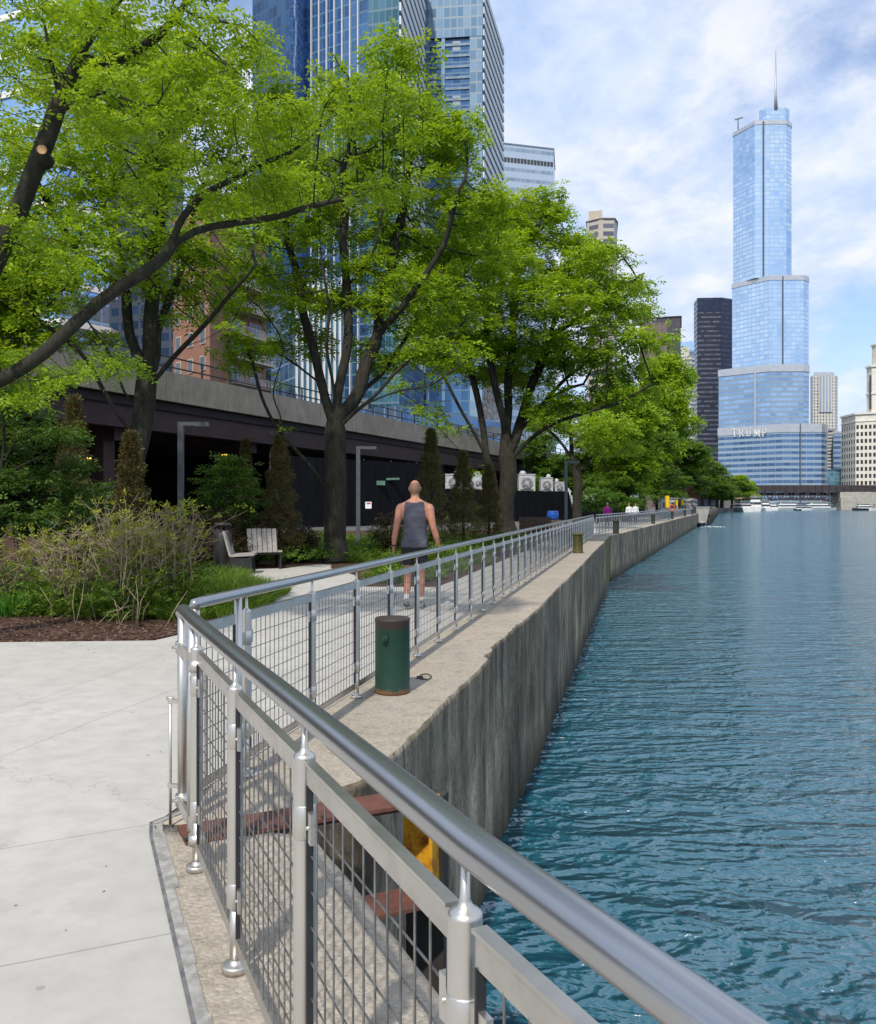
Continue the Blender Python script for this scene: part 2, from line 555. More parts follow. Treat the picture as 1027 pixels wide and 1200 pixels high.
# paved plaza and path, 4 mm above the ground
pj = lambda Y: -1.413 - 0.413 * (Y - 4.36)
pv = MB()
pts = [(-30, -8), (pj(-8), -8), (pj(0), 0), (pj(2.72), 2.72), (-1.413, 4.36), (far_fence(4.75) - 0.12, 4.75), (far_fence(20) - 0.1, 20), (far_fence(44.4) - 0.1, 44.4)]
w2f = W2A + W2N * 0.85; w2e = W2B + W2N * 0.85
pts += [(w2f.x, w2f.y), (w2e.x, w2e.y), (w2e.x - 4.2, w2e.y + 1), (w2f.x - 4.4, w2f.y + 1.5), (-1.0, 32), (-30, 32)]
pv.add([(x, y, -0.006) for x, y in pts], [tuple(range(len(pts)))])
o = pv.build('pavement', PAVE); tag(o, kind='structure')
bm = bmesh.new(); bm.from_mesh(o.data); bmesh.ops.triangulate(bm, faces=bm.faces[:]); bm.to_mesh(o.data); bm.free()

# river
def make_water():
    t = NT('river_water')
    tc = t.n('TexCoord')
    geo = t.n('NewGeometry')
    big = t.noise(geo.outputs['Position'], 0.05, 3, 0.5)
    E = 0.03
    def height(off):
        ad = t.n('VectorMath', operation='ADD'); t.t.links.new(geo.outputs['Position'], ad.inputs[0]); ad.inputs[1].default_value = off
        m1 = t.n('Mapping'); t.t.links.new(ad.outputs[0], m1.inputs[0]); m1.inputs['Rotation'].default_value = (0, 0, R(-12)); m1.inputs['Scale'].default_value = (0.30, 1.0, 1.0)
        m2 = t.n('Mapping'); t.t.links.new(ad.outputs[0], m2.inputs[0]); m2.inputs['Rotation'].default_value = (0, 0, R(22)); m2.inputs['Scale'].default_value = (0.6, 1.0, 1.0)
        a = t.noise(m1.outputs[0], 0.95, 2, 0.5, 1.7)
        b = t.noise(m2.outputs[0], 2.9, 3, 0.55, 1.3)
        c = t.noise(ad.outputs[0], 6.5, 2, 0.6, 0.6)
        return t.math('ADD', t.math('MULTIPLY', a, 0.42), t.math('ADD', t.math('MULTIPLY', b, 0.20), t.math('MULTIPLY', c, 0.058)))
    h0, hx, hy = height((0, 0, 0)), height((E, 0, 0)), height((0, E, 0))
    pass
    vl = t.n('VectorMath', operation='LENGTH'); t.t.links.new(geo.outputs['Position'], vl.inputs[0])
    att = t.math('ADD', 0.42, t.math('MULTIPLY', 0.58, t.math('POWER', 2.718, t.math('DIVIDE', vl.outputs['Value'], -70.0))))
    amp = t.math('MULTIPLY', att, t.math('ADD', 0.5, t.math('MULTIPLY', big, 1.1)))
    gx = t.math('MULTIPLY', t.math('SUBTRACT', h0, hx), t.math('DIVIDE', amp, E)); gy = t.math('MULTIPLY', t.math('SUBTRACT', h0, hy), t.math('DIVIDE', amp, E))
    cn = t.n('CombineXYZ'); t.set(cn.inputs[0], gx); t.set(cn.inputs[1], gy); cn.inputs[2].default_value = 1.0
    bp = t.n('VectorMath', operation='NORMALIZE'); t.t.links.new(cn.outputs[0], bp.inputs[0])
    col = t.mix(big, (0.006, 0.074, 0.108), (0.013, 0.115, 0.168))
    p = t.principled(col, 0.10, 0.0, bp.outputs[0], 0.5)
    p.inputs['IOR'].default_value = 2.1
    return t.m


WATER = make_water()
w = MB(); w.add([(-60, -400, WATER_Z), (4000, -400, WATER_Z), (4000, 3000, WATER_Z), (-60, 3000, WATER_Z)], [(0, 1, 2, 3)])
tag(w.build('water', WATER), kind='structure')
w = MB(); w.add([(-60, -400, WATER_Z - 3.0), (4000, -400, WATER_Z - 3.0), (4000, 3000, WATER_Z - 3.0), (-60, 3000, WATER_Z - 3.0)], [(0, 1, 2, 3)])
tag(w.build('river_bed', GROUND), kind='structure')


# river walls swept from (inner, outer) stations
def river_wall(name, label, stations, zt=0.0, chip=0.02, moss_from=None, seed=1, nz=7):
    rng = random.Random(seed)
    t = MB()
    rows = []
    drift = 0.0
    zb = WATER_Z - 0.9
    for (ix, iy), (ox, oy) in stations:
        d = Vector((ox - ix, oy - iy)); L = d.length; d /= L
        drift = drift * 0.86 + rng.uniform(-chip, chip) * 0.28 - (rng.uniform(0.5, 1.6) * chip if rng.random() < 0.05 else 0)
        e = L + drift
        cz = -0.012 - abs(rng.gauss(0, chip * 0.25))
        cin = 0.025 + (0.0 if rng.random() < .6 else abs(rng.gauss(0, chip * 1.1)))
        row = [(ix, iy, zt + 0.0), (ix + d.x * L * 0.5, iy + d.y * L * 0.5, zt + rng.uniform(-.003, .003)),
               (ix + d.x * (e - cin - 0.06), iy + d.y * (e - cin - 0.06), zt + rng.uniform(-.004, .002)),
               (ix + d.x * (e - cin * 0.35), iy + d.y * (e - cin * 0.35), zt + cz * 0.35),
               (ix + d.x * e, iy + d.y * e, zt + cz - 0.03)]
        for k in range(1, nz + 1):
            z = zt + cz - 0.03 + (zb - zt) * k / nz
            q = e + rng.uniform(-chip, chip) * 0.35
            row.append((ix + d.x * q, iy + d.y * q, z))
        rows.append(row)
    n = len(rows[0])
    vs = [p for r in rows for p in r]
    fs, ms, sm = [], [], []
    for i in range(len(rows) - 1):
        for k in range(n - 1):
            fs.append((i * n + k, i * n + k + 1, (i + 1) * n + k + 1, (i + 1) * n + k))
            mi = 0 if k < 3 else 1
            if moss_from and rows[i][4][1] > moss_from and k >= 3: mi = 2
            ms.append(mi); sm.append(k != 2 and k != 4)
    b = len(t.v); t.v.extend(vs); t.f.extend(fs); t.m.extend(ms); t.sm.extend(sm)
    for i in (0, len(rows) - 1):          # end faces
        t.f.append(tuple(i * n + k for k in range(n)) if i else tuple(i * n + k for k in reversed(range(n))))
        t.m.append(1); t.sm.append(False)
    o = t.build(name, [COPE, WALLF, MOSS])
    bm = bmesh.new(); bm.from_mesh(o.data); bmesh.ops.recalc_face_normals(bm, faces=bm.faces[:]); bm.to_mesh(o.data); bm.free()
    # normals must face the sky on the coping
    if sum(p.normal.z for p in o.data.polygons if p.material_index == 0) < 0:
        o.data.flip_normals()
    return tag(o, label, 'river wall')


st = []
Y = -8.0
while Y < 4.19:
    st.append(((pj(Y) + 0.012, Y), (1.352 - 0.461 * Y, Y))); Y += 0.16
st.append(((-1.40, 4.33), (-0.585, 4.20)))
river_wall('river_wall', 'tan aggregate coping and wall under the nearest railing', st, seed=3)
st = [((-1.398, 4.345), (-0.70, 4.30)), ((-1.33, 4.52), (-0.735, 4.5)), ((-1.26, 4.76), (-0.66, 4.72)), ((far_fence(4.95) - 0.1, 4.95), (-0.60, 4.86)),
      ((far_fence(5.06) - 0.1, 5.05), (far_edge(5.05) - 0.03, 5.04))]
Y = 5.2
while Y < 44.6:
    st.append(((far_fence(Y) - 0.1, Y), (far_edge(Y), Y - 0.05))); Y += 0.14 if Y < 14 else 0.35
st.append(((far_fence(45) - 0.1, 45), (far_edge(45), 45)))
river_wall('river_wall', 'long stained concrete river wall with green bollard on its coping', st, moss_from=39.5, seed=5, chip=0.03)
st = []
L = (W2B - W2A).length
s_ = 0.3
while s_ < L:
    p = W2A + W2D * s_
    q = p + W2N * 0.83
    st.append(((q.x, q.y), (p.x, p.y))); s_ += 0.8
river_wall('river_wall', 'farther reach of concrete river wall beyond the mossy corner', st, seed=9, chip=0.04)
# closing face at the far end of the promenade
w = MB(); w.box((46.5, 165.6, -1.5), (4.6, 0.9, 3.0), R(-19))
tag(w.build('river_wall', WALLF), 'short end face closing the promenade wall at the far dock', 'river wall')

# concrete filler strip (pale grout) between plaza and coping
t = MB()
path = [(pj(Y) - 0.035, Y) for Y in np.arange(-6, 4.3, 0.3)] + [(-1.44, 4.38), (-1.30, 4.62), (far_fence(5.2) - 0.14, 5.2)]
for i in range(len(path) - 1):
    a, b = Vector(path[i]), Vector(path[i + 1]); d = (b - a).normalized(); nn = Vector((d.y, -d.x))
    w0 = 0.016
    t.add([(*(a), -0.0025), (*(b), -0.0025), (*(b + nn * w0), -0.0025), (*(a + nn * w0), -0.0025)], [(0, 1, 2, 3)])
JOINT = simple('dark_sealant', (0.10, 0.105, 0.11), (0.20, 0.20, 0.20), 14, 0.8, 0, 0.3)
tag(t.build('pavement_joint', JOINT), kind='structure')
t = MB()
rr = random.Random(4)
for i in range(len(path) - 1):
    a, b = Vector(path[i]), Vector(path[i + 1]); d = (b - a).normalized(); nn = Vector((d.y, -d.x))
    a2, b2 = a + nn * .016, b + nn * .016
    w0 = 0.044 + rr.uniform(-0.010, .012)
    t.add([(*(a2), -0.0022), (*(b2), -0.0022), (*(b2 + nn * w0), 0.004), (*(a2 + nn * w0), 0.004)], [(0, 1, 2, 3)])
GROUT = simple('pale_grout', (0.40, 0.385, 0.36), (0.24, 0.23, 0.21), 18, 0.9, 0, 0.5, bdist=0.02)
tag(t.build('pavement_grout', GROUT), kind='structure')

# planting beds
MULCH = None
def make_mulch():
    t = NT('bark_mulch')
    v = t.coord('Object', (1, 1, 1))
    vo = t.n('TexVoronoi'); vo.inputs['Scale'].default_value = 26; t.t.links.new(v, vo.inputs['Vector'])
    wn = t.n('TexWhiteNoise', noise_dimensions='3D'); t.t.links.new(vo.outputs['Position'], wn.inputs['Vector'])
    col = t.ramp(wn.outputs['Value'], [(0, (0.035, 0.02, 0.014)), (0.6, (0.085, 0.05, 0.036)), (1, (0.16, 0.10, 0.075))])
    t.principled(col, 0.95, 0, t.bump(vo.outputs['Distance'], 0.8, 0.03), 0.1)
    return t.m
MULCH = make_mulch()
BED1 = [(-16, 9.9), (-5.07, 10.16), (-3.33, 10.29), (-3.15, 10.8), (-2.9, 13), (-2.75, 15), (-3.8, 17.3), (-4.75, 19.6), (-7.5, 20.6), (-16, 21.0)]
BED2 = [(-30, 21.5), (-6, 21.7), (-3.87, 22.06), (-2.93, 24.3), (-2.70, 22.1), (-1.9, 19.95), (-1.47, 17.1), (-0.05, 17.0), (0.45, 18.9), (0.967, 21.4),
        (far_fence(30) - 1.62, 30), (far_fence(46) - 1.9, 46), (9.3, 56), (-2, 56), (-30, 38)]
for k, B in enumerate((BED1, BED2)):
    t = MB(); t.add([(x, y, 0.012) for x, y in B], [tuple(range(len(B)))])
    n = len(B); t.add([(x, y, 0.012) for x, y in B] + [(x, y, -0.02) for x, y in B], [(i, (i + 1) % n, n + (i + 1) % n, n + i) for i in range(n)])
    o = t.build('planting_bed', MULCH); tag(o, kind='structure')
    bm = bmesh.new(); bm.from_mesh(o.data); bmesh.ops.triangulate(bm, faces=[f for f in bm.faces if len(f.verts) > 4]); bmesh.ops.recalc_face_normals(bm, faces=bm.faces[:]); bm.to_mesh(o.data); bm.free()
# ---------------------------------------------------------------- railings
def post_mesh(rad=0.0275, base_r=0.045, big=True):
    m = MB()
    n = 18 if big else 8
    m.lathe((0, 0, 0), [(0.019, 0.02), (0.019, 0.235)], n)
    m.lathe((0, 0, 0), [(rad * 0.97, 0.225), (rad, 0.232), (rad, 0.955), (rad * 0.98, 0.961), (rad * 0.80, 0.9655), (rad * 0.48, 0.971), (0.0085, 0.981), (0.0065, 1.05)], n)
    if big:
        for z in (0.80, 0.26):                       # collar and panel clamp
            m.lathe((0, 0, 0), [(rad + .0005, z - 0.042), (rad + .002, z - 0.04), (rad + .002, z + 0.04), (rad + .0005, z + 0.042)], n)
            m.box((0.0, 0.052, z), (0.012, 0.05, 0.075)); m.box((0.0, -0.052, z), (0.012, 0.05, 0.075))
            m.tube([(-0.016, 0.058, z), (0.012, 0.058, z)], 0.005, 8); m.tube([(-0.012, -0.058, z), (0.012, -0.058, z)], 0.005, 8)
    return m


def flange_mesh(r=0.045, n=20):
    m = MB()
    m.lathe((0, 0, 0), [(r, 0.0), (r, 0.020), (r * 0.95, 0.0245), (r * 0.92, 0.025), (0.024, 0.0265), (0.021, 0.028), (0.021, 0.04)], n)
    return m


def panel_frame_mesh(L, z0=0.105, z1=0.925, th=0.012, hh=0.052):
    """panel along local y, centred"""
    m = MB()
    m.box((0, 0, z1), (th, L, hh))
    m.box((0, 0, z1 + hh / 2 + 0.004), (0.026, L, 0.007))
    m.box((0, 0, z0), (th, L, 0.044))
    for s in (-1, 1):
        m.box((0, s * (L / 2 - 0.004), (z0 + z1) / 2), (0.017, 0.006, z1 - z0 - hh / 2 - 0.024), mi=1)  # end bars coloured black: their shade is put into the material
    return m


def wire_mesh(L, z0=0.127, z1=0.899, dv=0.066, dh=0.0845, r=0.0026, n=5):
    m = MB()
    k = max(2, int(round((L - 0.03) / dv)))
    for i in range(1, k):
        y = -L / 2 + 0.012 + (L - 0.024) * i / k
        m.tube([(0.004, y, z0 - .004), (0.004, y, z1 + .004)], r, n, caps=False)
    j = int(round((z1 - z0) / dh))
    for i in range(1, j):
        z = z0 + (z1 - z0) * i / j
        m.tube([(-0.003, -L / 2 + .008, z), (-0.003, L / 2 - .008, z)], r, n, caps=False)
    return m


def railing(name, label, nodes, big=True, rail_r=0.03, rail_pts=None, skip_panel=(), limit=100, dv=0.066, dh=0.0845, wr=0.0026):
    """nodes: list of post xy. parts: post > base_flange, panel > wire_mesh, handrail"""
    root = thing(name, label, 'railing', (nodes[0][0], nodes[0][1], 0))
    off = Vector((nodes[0][0], nodes[0][1], 0))
    lens = {}
    pm = fm = None
    for i, p in enumerate(nodes[:limit]):
        q = nodes[min(i + 1, len(nodes) - 1)] if i < len(nodes) - 1 else nodes[i]
        a = nodes[max(i - 1, 0)] if i == len(nodes) - 1 else p
        d = Vector((q[0] - a[0], q[1] - a[1]))
        ang = math.atan2(-d.x, d.y)
        loc = Vector((p[0], p[1], 0)) - off
        if pm is None:
            po = post_mesh(0.0275 if big else 0.024, big=big).build('post', STEEL); fo = flange_mesh(0.046 if big else 0.05, 20 if big else 10).build('base_flange', STEEL)
            pm, fm = po, fo
        else:
            po, fo = pm.copy(), fm.copy(); COL.objects.link(po); COL.objects.link(fo)
        po.parent = root; po.location = loc; po.rotation_euler = (0, 0, ang)
        fo.parent = po
        if i < len(nodes) - 1 and i not in skip_panel:
            L = round(d.length - 0.09, 2)
            key = L
            if key not in lens:
                fr = panel_frame_mesh(L).build('panel_frame', [FLAT, BLACK]); wi = wire_mesh(L, dv=dv, dh=dh, r=wr).build('wire_mesh', WIRE)
                lens[key] = (fr, wi)
            else:
                fr, wi = lens[key][0].copy(), lens[key][1].copy(); COL.objects.link(fr); COL.objects.link(wi)
            fr.parent = root; fr.location = loc + Vector((d.x / 2, d.y / 2, 0)); fr.rotation_euler = (0, 0, ang)
            wi.parent = fr
    h = MB()
    rp = rail_pts or [(p[0], p[1], 1.07) for p in nodes]
    h.tube(rp, rail_r, 24 if big else 10)
    h.build('handrail', RAIL, root)
    return root, off


# nearest railing: posts spaced along the near coping
near_Y = [3.80, 2.98, 2.175, 1.335, 0.50, -0.35]
nodes = [(near_fence(y), y) for y in near_Y]
rp = [(near_fence(4.33) - 0.0, 4.33, 1.045), (near_fence(4.31), 4.31, 1.062), (near_fence(4.25), 4.25, 1.07), (near_fence(3.8), 3.8, 1.07), (near_fence(3.0), 3.0, 1.07), (near_fence(2.1), 2.1, 1.07), (near_fence(1.55), 1.55, 1.07), (near_fence(1.3) - .003, 1.3, 1.07), (near_fence(1.0), 1.0, 1.07), (near_fence(-1.0), -1.0, 1.07)]
near, off = railing('railing', 'nearest stainless railing with wire panels running out of the lower right corner', nodes, True, 0.031, rp)
# gate end of the near railing: end post, stop post, hinges, drop rod
m = MB()
ex, ey = near_fence(4.31), 4.31
m.tube([(ex, ey, 1.055), (ex, ey, 0.17)], 0.023, 16)
m.tube([(ex, ey, 0.17), (ex + .004, ey - .012, 0.115)], [0.023, 0.012], 16)
m.build('end_post', STEEL, near)
m = MB()
sx, sy = near_fence(4.03) + 0.015, 4.03
m.tube([(sx, sy, 1.045), (sx, sy, 0.09)], 0.027, 18)
m.build('stop_post', STEEL, near)
for z in (0.885, 0.135):
    m = MB()
    m.bar((ex - 0.02, ey, z), (near_fence(3.80) + 0.01, 3.80, z), 0.016, 0.05)
    m.lathe((ex, ey, z - 0.028), [(0.033, 0), (0.033, 0.056)], 16)
    m.lathe((near_fence(3.80), 3.80, z - 0.024), [(0.036, 0), (0.036, 0.048)], 16)
    m.tube([(ex - 0.045, ey - .02, z), (ex + 0.03, ey - .02, z)], 0.008, 8)
    m.build('gate_hinge', STEEL, near)
m = MB()
dx, dy = ex - 0.062, ey + 0.01
m.tube([(dx, dy, 0.62), (dx, dy, 0.01)], 0.0075, 10)
m.bar((dx - 0.012, dy, 0.615), (ex, ey, 0.615), 0.014, 0.02); m.bar((dx - 0.012, dy, 0.20), (ex, ey, 0.20), 0.014, 0.02)
m.tube([(dx - 0.018, dy, 0.63), (dx + 0.018, dy, 0.63)], 0.008, 8)
m.build('drop_rod', STEEL, near)
# first panel between the stop post and the first real post
L = 0.22

# long railing along the path, up to the bend
ys = [5.17] + [6.21 + 0.978 * k for k in range(41)]
nodes = [(far_fence(y), y) for y in ys]
rp = [(far_fence(4.56), 4.56, 1.045), (far_fence(4.57), 4.57, 1.068), (far_fence(4.66), 4.66, 1.07)] + [(far_fence(y), y, 1.07) for y in (8, 14, 22, 30, 38, ys[-1])]
far, off = railing('railing', 'long stainless railing with wire panels beside the walking man', nodes, True, 0.03, rp)
m = MB()
x, y = far_fence(4.57), 4.57
m.tube([(x, y, 1.065), (x, y, 0.10)], 0.024, 16)
m.build('end_post', STEEL, far)
m = MB()
x, y = far_fence(5.06), 5.06
m.tube([(x, y, 1.06), (x, y, 0.02)], 0.023, 16)
m.build('gate_post', STEEL, far)
m = MB()
x, y = far_fence(5.17) + .02, 5.17
m.lathe((x - .02, y, 0.0), [(0.09, 0), (0.09, 0.012), (0.05, 0.016)], 22)
m.build('base_flange', STEEL, far)
pf = panel_frame_mesh(0.42)
fr = pf.build('panel_frame', [FLAT, BLACK]); fr.parent = far; fr.location = Vector((far_fence(4.81), 4.81, 0)) - off; fr.rotation_euler = (0, 0, math.atan2(-0.228, 1))
wi = wire_mesh(0.42).build('wire_mesh', WIRE); wi.parent = fr

# railing beyond the bend
nodes2 = []
s_ = 0.2
A = W2A + W2N * 0.72
while s_ < 120:
    p = A + W2D * s_; nodes2.append((p.x, p.y)); s_ += 1.22
railing('railing', 'distant railing beyond the bend in the river wall', nodes2, False, 0.03, dv=0.12, dh=0.16, wr=0.004)

# ---------------------------------------------------------------- bollards on the coping
def painted(name, col, rust):
    t = NT(name)
    v = t.coord('Object')
    n1 = t.noise(v, 4.5, 7, 0.7); n2 = t.noise(v, 20, 5, 0.7); n3 = t.noise(t.coord('Object', (1, 1, 0.15)), 12, 4)
    sp = t.n('SeparateXYZ'); tc = t.n('TexCoord'); t.t.links.new(tc.outputs['Object'], sp.inputs[0])
    zz = t.math('ADD', sp.outputs[2], t.math('MULTIPLY', n2, 0.10))
    low = t.ramp(zz, [(0.06, 1.0), (0.10, 0.0)]); hi = t.ramp(zz, [(0.58, 0.0), (0.615, 1.0)])
    c = t.mix(n1, col, tuple(x * 0.6 for x in col))
    c = t.mix(t.ramp(n3, [(0.6, 0), (0.75, 0.3)]), c, (0.02, 0.03, 0.025))
    c = t.mix(t.ramp(n1, [(0.66, 0.0), (0.72, 0.8)]), c, rust)
    c = t.mix(low, c, (0.20, 0.09, 0.04)); c = t.mix(hi, c, (0.045, 0.033, 0.027))
    t.principled(c, 0.55, 0, t.bump(t.math('ADD', n1, n2), 0.25, 0.008), 0.4)
    return t.m
GREENP = painted('chipped_green_paint', (0.014, 0.058, 0.038), (0.06, 0.045, 0.03))
RUST = simple('rusty_iron', (0.14, 0.065, 0.035), (0.06, 0.03, 0.02), 14, 0.85, 0.2, 0.4)
br = thing('bollard', 'green painted steel mooring bollard with rusty rim on the near coping', 'bollard', (-0.385, 7.42, 0), 'bollards along the river wall')
m = MB(); m.lathe((-0.385, 7.42, 0), [(0.148, 0.0), (0.150, 0.02), (0.147, 0.035), (0.147, 0.60), (0.1495, 0.605), (0.1495, 0.625), (0.142, 0.632), (0.06, 0.640)], 40)
m.build('body', GREENP, br)
m = MB(); m.tube([(-0.43, 7.29, 0.475), (-0.443, 7.245, 0.475)], 0.026, 14); m.tube([(-0.444, 7.25, 0.475), (-0.449, 7.232, 0.475)], 0.014, 10)
m.build('lug', GREENP, br)
MOSSB = simple('mossy_timber', (0.13, 0.12, 0.035), (0.05, 0.055, 0.02), 7, 0.95, 0, 0.5, (1, 1, .3))
GREYB = simple('weathered_bollard', (0.075, 0.075, 0.065), (0.04, 0.045, 0.035), 7, 0.9, 0, 0.4, (1, 1, .3))
bl = [(4.62, 29.0, MOSSB, 'mossy yellow-green bollard near the bend of the river wall', .66), (9.93, 49.0, GREYB, 'dark bollard just past the mossy wall corner', .75),
      (W2A.x + W2D.x * 31, W2A.y + W2D.y * 31, GREYB, 'dark bollard left of the yellow life ring stand', .8), (W2A.x + W2D.x * 56, W2A.y + W2D.y * 56, GREYB, 'dark bollard right of the yellow life ring stand', .85),
      (W2A.x + W2D.x * 84, W2A.y + W2D.y * 84, GREYB, 'small distant bollard, second from the end of the wall', .9), (W2A.x + W2D.x * 108, W2A.y + W2D.y * 108, GREYB, 'most distant bollard at the end of the wall', .9)]
for k, (x, y, mt, lab, hh) in enumerate(bl):
    if k > 1: x, y = x + W2N.x * 0.4, y + W2N.y * 0.4
    r_ = thing('bollard', lab, 'bollard', (x, y, 0), 'bollards along the river wall')
    m = MB(); m.lathe((x, y, 0), [(0.175, 0), (0.17, 0.03), (0.165, hh - 0.08), (0.175, hh - 0.07)], 18); m.build('body', mt, r_)
    m = MB(); m.lathe((x, y, 0), [(0.185, hh - 0.07), (0.185, hh - 0.015), (0.13, hh)], 18); m.build('cap', mt, r_)

# mooring eye beside the bollard
m = MB()
cx, cy = -0.115, 8.0
m.tube([(cx + 0.055 * math.cos(a), cy + 0.075 * math.sin(a), 0.015 + 0.012 * math.sin(a)) for a in np.linspace(0, 2 * math.pi * 0.93, 18)], 0.007, 8)
m.box((cx - 0.05, cy - 0.01, 0.012), (0.06, 0.05, 0.02))
tag(m.build('mooring_ring', bpy.data.materials['weathered_bollard']), 'small dark mooring ring lying beside the green bollard', 'mooring ring')

# ---------------------------------------------------------------- rusty beams in the notch of the wall
REDIRON = simple('red_oxide_steel', (0.175, 0.068, 0.048), (0.085, 0.038, 0.028), 9, 0.75, 0.0, 0.35, (1, 1, 1), lo=0.3, hi=0.7)
YEL = None
def make_yel():
    t = NT('scraped_yellow_paint')
    v = t.coord('Object')
    n = t.noise(v, 11, 7, 0.75); n2 = t.noise(t.coord('Object', (1, 1, 0.4)), 16, 5)
    c = t.ramp(n, [(0.42, (0.62, 0.32, 0.012)), (0.55, (0.42, 0.17, 0.012)), (0.66, (0.11, 0.035, 0.012))])
    c = t.mix(t.ramp(n2, [(0.6, 0), (0.7, 0.7)]), c, (0.08, 0.03, 0.015))
    t.principled(c, 0.6, 0, t.bump(n, 0.3, 0.01), 0.4)
    return t.m
YEL = make_yel()


def ibeam(p0, p1, w, h, parent, name, tw=0.016):
    m = MB()
    p0, p1 = Vector(p0), Vector(p1)
    up = Vector((0, 0, 1))
    m.bar(p0 - up * tw / 2, p1 - up * tw / 2, w, tw)
    m.bar(p0 - up * (h - tw / 2), p1 - up * (h - tw / 2), w, tw)
    m.bar(p0 - up * h / 2, p1 - up * h / 2, 0.014, h - 2 * tw - 0.002)
    return m.build(name, REDIRON, parent, bevel=0)


fr = thing('fender_frame', 'rusty red steel beams with a yellow painted fender in the wall notch', 'fender frame', (-0.6, 4.5, 0))
def channel(p0, p1, w, name):
    m = MB(); p0, p1 = Vector(p0), Vector(p1); u = Vector((0, 0, 1)); s_ = (p1 - p0).normalized().cross(u).normalized()
    m.bar(p0 - u * .009, p1 - u * .009, w, .018)
    m.bar(p0 - u * .06 - s_ * (w * .32), p1 - u * .06 - s_ * (w * .32), .012, .082)
    m.build(name, REDIRON, fr)
channel((-1.22, 4.17, 0.022), (-0.12, 4.71, 0.022), 0.23, 'upper_beam')
channel((-0.66, 4.40, -0.50), (-0.02, 4.72, -0.50), 0.25, 'lower_beam')
m = MB()
for i in range(9):
    x = -1.17 + i * 0.075
    m.box((x, 4.17 + (x + 1.22) * 0.49 - 0.118, 0.0285), (0.018, 0.03, 0.004), R(26))
m.build('bolt_slot', BLACK, fr)
m = MB()
m.bar((-0.105, 4.83, -0.02), (-0.105, 4.83, -0.5), 0.17, 0.02, up=(0.3, 1, 0))
m.bar((-0.02, 4.80, -0.02), (-0.02, 4.80, -0.5), 0.02, 0.14, up=(0.3, 1, 0))
m.build('yellow_fender', YEL, fr)
m = MB()
m.bar((-0.06, 4.93, -0.03), (-0.06, 4.93, -2.2), 0.22, 0.10, up=(0.3, 1, 0))
m.build('fender_pile', simple('dark_timber', (0.05, 0.045, 0.04), (0.025, 0.022, 0.02), 8, 0.9, 0, 0.4, (1, 1, .2)), fr)

# ---------------------------------------------------------------- benches, bin, lamp posts
TEAK = simple('grey_weathered_slats', (0.40, 0.375, 0.345), (0.27, 0.25, 0.225), 9, 0.8, 0, 0.3, (1, 1, 6))
def bench(label, loc, rz, flip=1):
    root = thing('bench_seat', label, 'bench', (0, 0, 0), 'slatted seats by the path')
    w_, n = 0.76, 6
    m = MB()
    for i in range(n):                                   # seat slats run front to back
        x = -w_ / 2 + w_ * (i + 0.5) / n
        m.bar((x, -0.25, 0.44), (x, 0.30, 0.41), w_ / n - 0.018, 0.05)
    m.build('seat', TEAK, root)
    m = MB()
    for i in range(n):
        x = -w_ / 2 + w_ * (i + 0.5) / n
        m.bar((x, 0.29, 0.42), (x, 0.44, 0.98), w_ / n - 0.018, 0.05, up=(0, 1, 0))
    m.build('backrest', TEAK, root)
    m = MB()
    for y in (-0.18, 0.22): m.box((0, y, 0.375), (w_ - 0.04, 0.06, 0.03))
    m.bar((-w_ * .45, 0.375, 0.55), (w_ * .45, 0.365, 0.55), 0.05, 0.03); m.bar((-w_ * .45, 0.445, 0.85), (w_ * .45, 0.445, 0.85), 0.05, 0.03)
    m.build('seat_frame', BLACK, root)
    for s in (-1, 1):
        m = MB()
        m.add([(s * 0.34 - .02, -0.22, 0), (s * 0.34 + .02, -0.22, 0), (s * 0.34 + .02, 0.28, 0), (s * 0.34 - .02, 0.28, 0),
               (s * 0.34 - .02, -0.20, 0.36), (s * 0.34 + .02, -0.20, 0.36), (s * 0.34 + .02, 0.30, 0.36), (s * 0.34 - .02, 0.30, 0.36)],
              [(3, 2, 1, 0), (4, 5, 6, 7), (0, 1, 5, 4), (1, 2, 6, 5), (2, 3, 7, 6), (3, 0, 4, 7)])
        m.build('leg', BLACK, root)
    root.location = loc; root.rotation_euler = (0, 0, rz)
    return root
bench('grey slatted seat seen from the side with black base beside the bush', (X_at(285, 20.4), 20.55, 0), R(96))
bench('grey slatted seat facing the camera with its tall backrest turned left', (X_at(309, 21.7), 21.9, 0), R(24))
bx_, by_ = X_at(261, 20.6), 20.6
root = thing('litter_bin', 'dark metal litter bin half hidden behind the bush and seats', 'bin', (bx_, by_, 0))
m = MB(); m.lathe((bx_, by_, 0), [(0.19, 0), (0.21, 0.04), (0.21, 0.92), (0.19, 0.95)], 20); m.build('body', BLACK, root)
m = MB(); m.lathe((bx_, by_, 0), [(0.20, 1.10), (0.22, 1.12), (0.17, 1.17)], 20)
for a in range(4): m.box((bx_ + .17 * math.cos(a * 1.57), by_ + .17 * math.sin(a * 1.57), 1.02), (.03, .03, .2))
m.build('lid', BLACK, root)

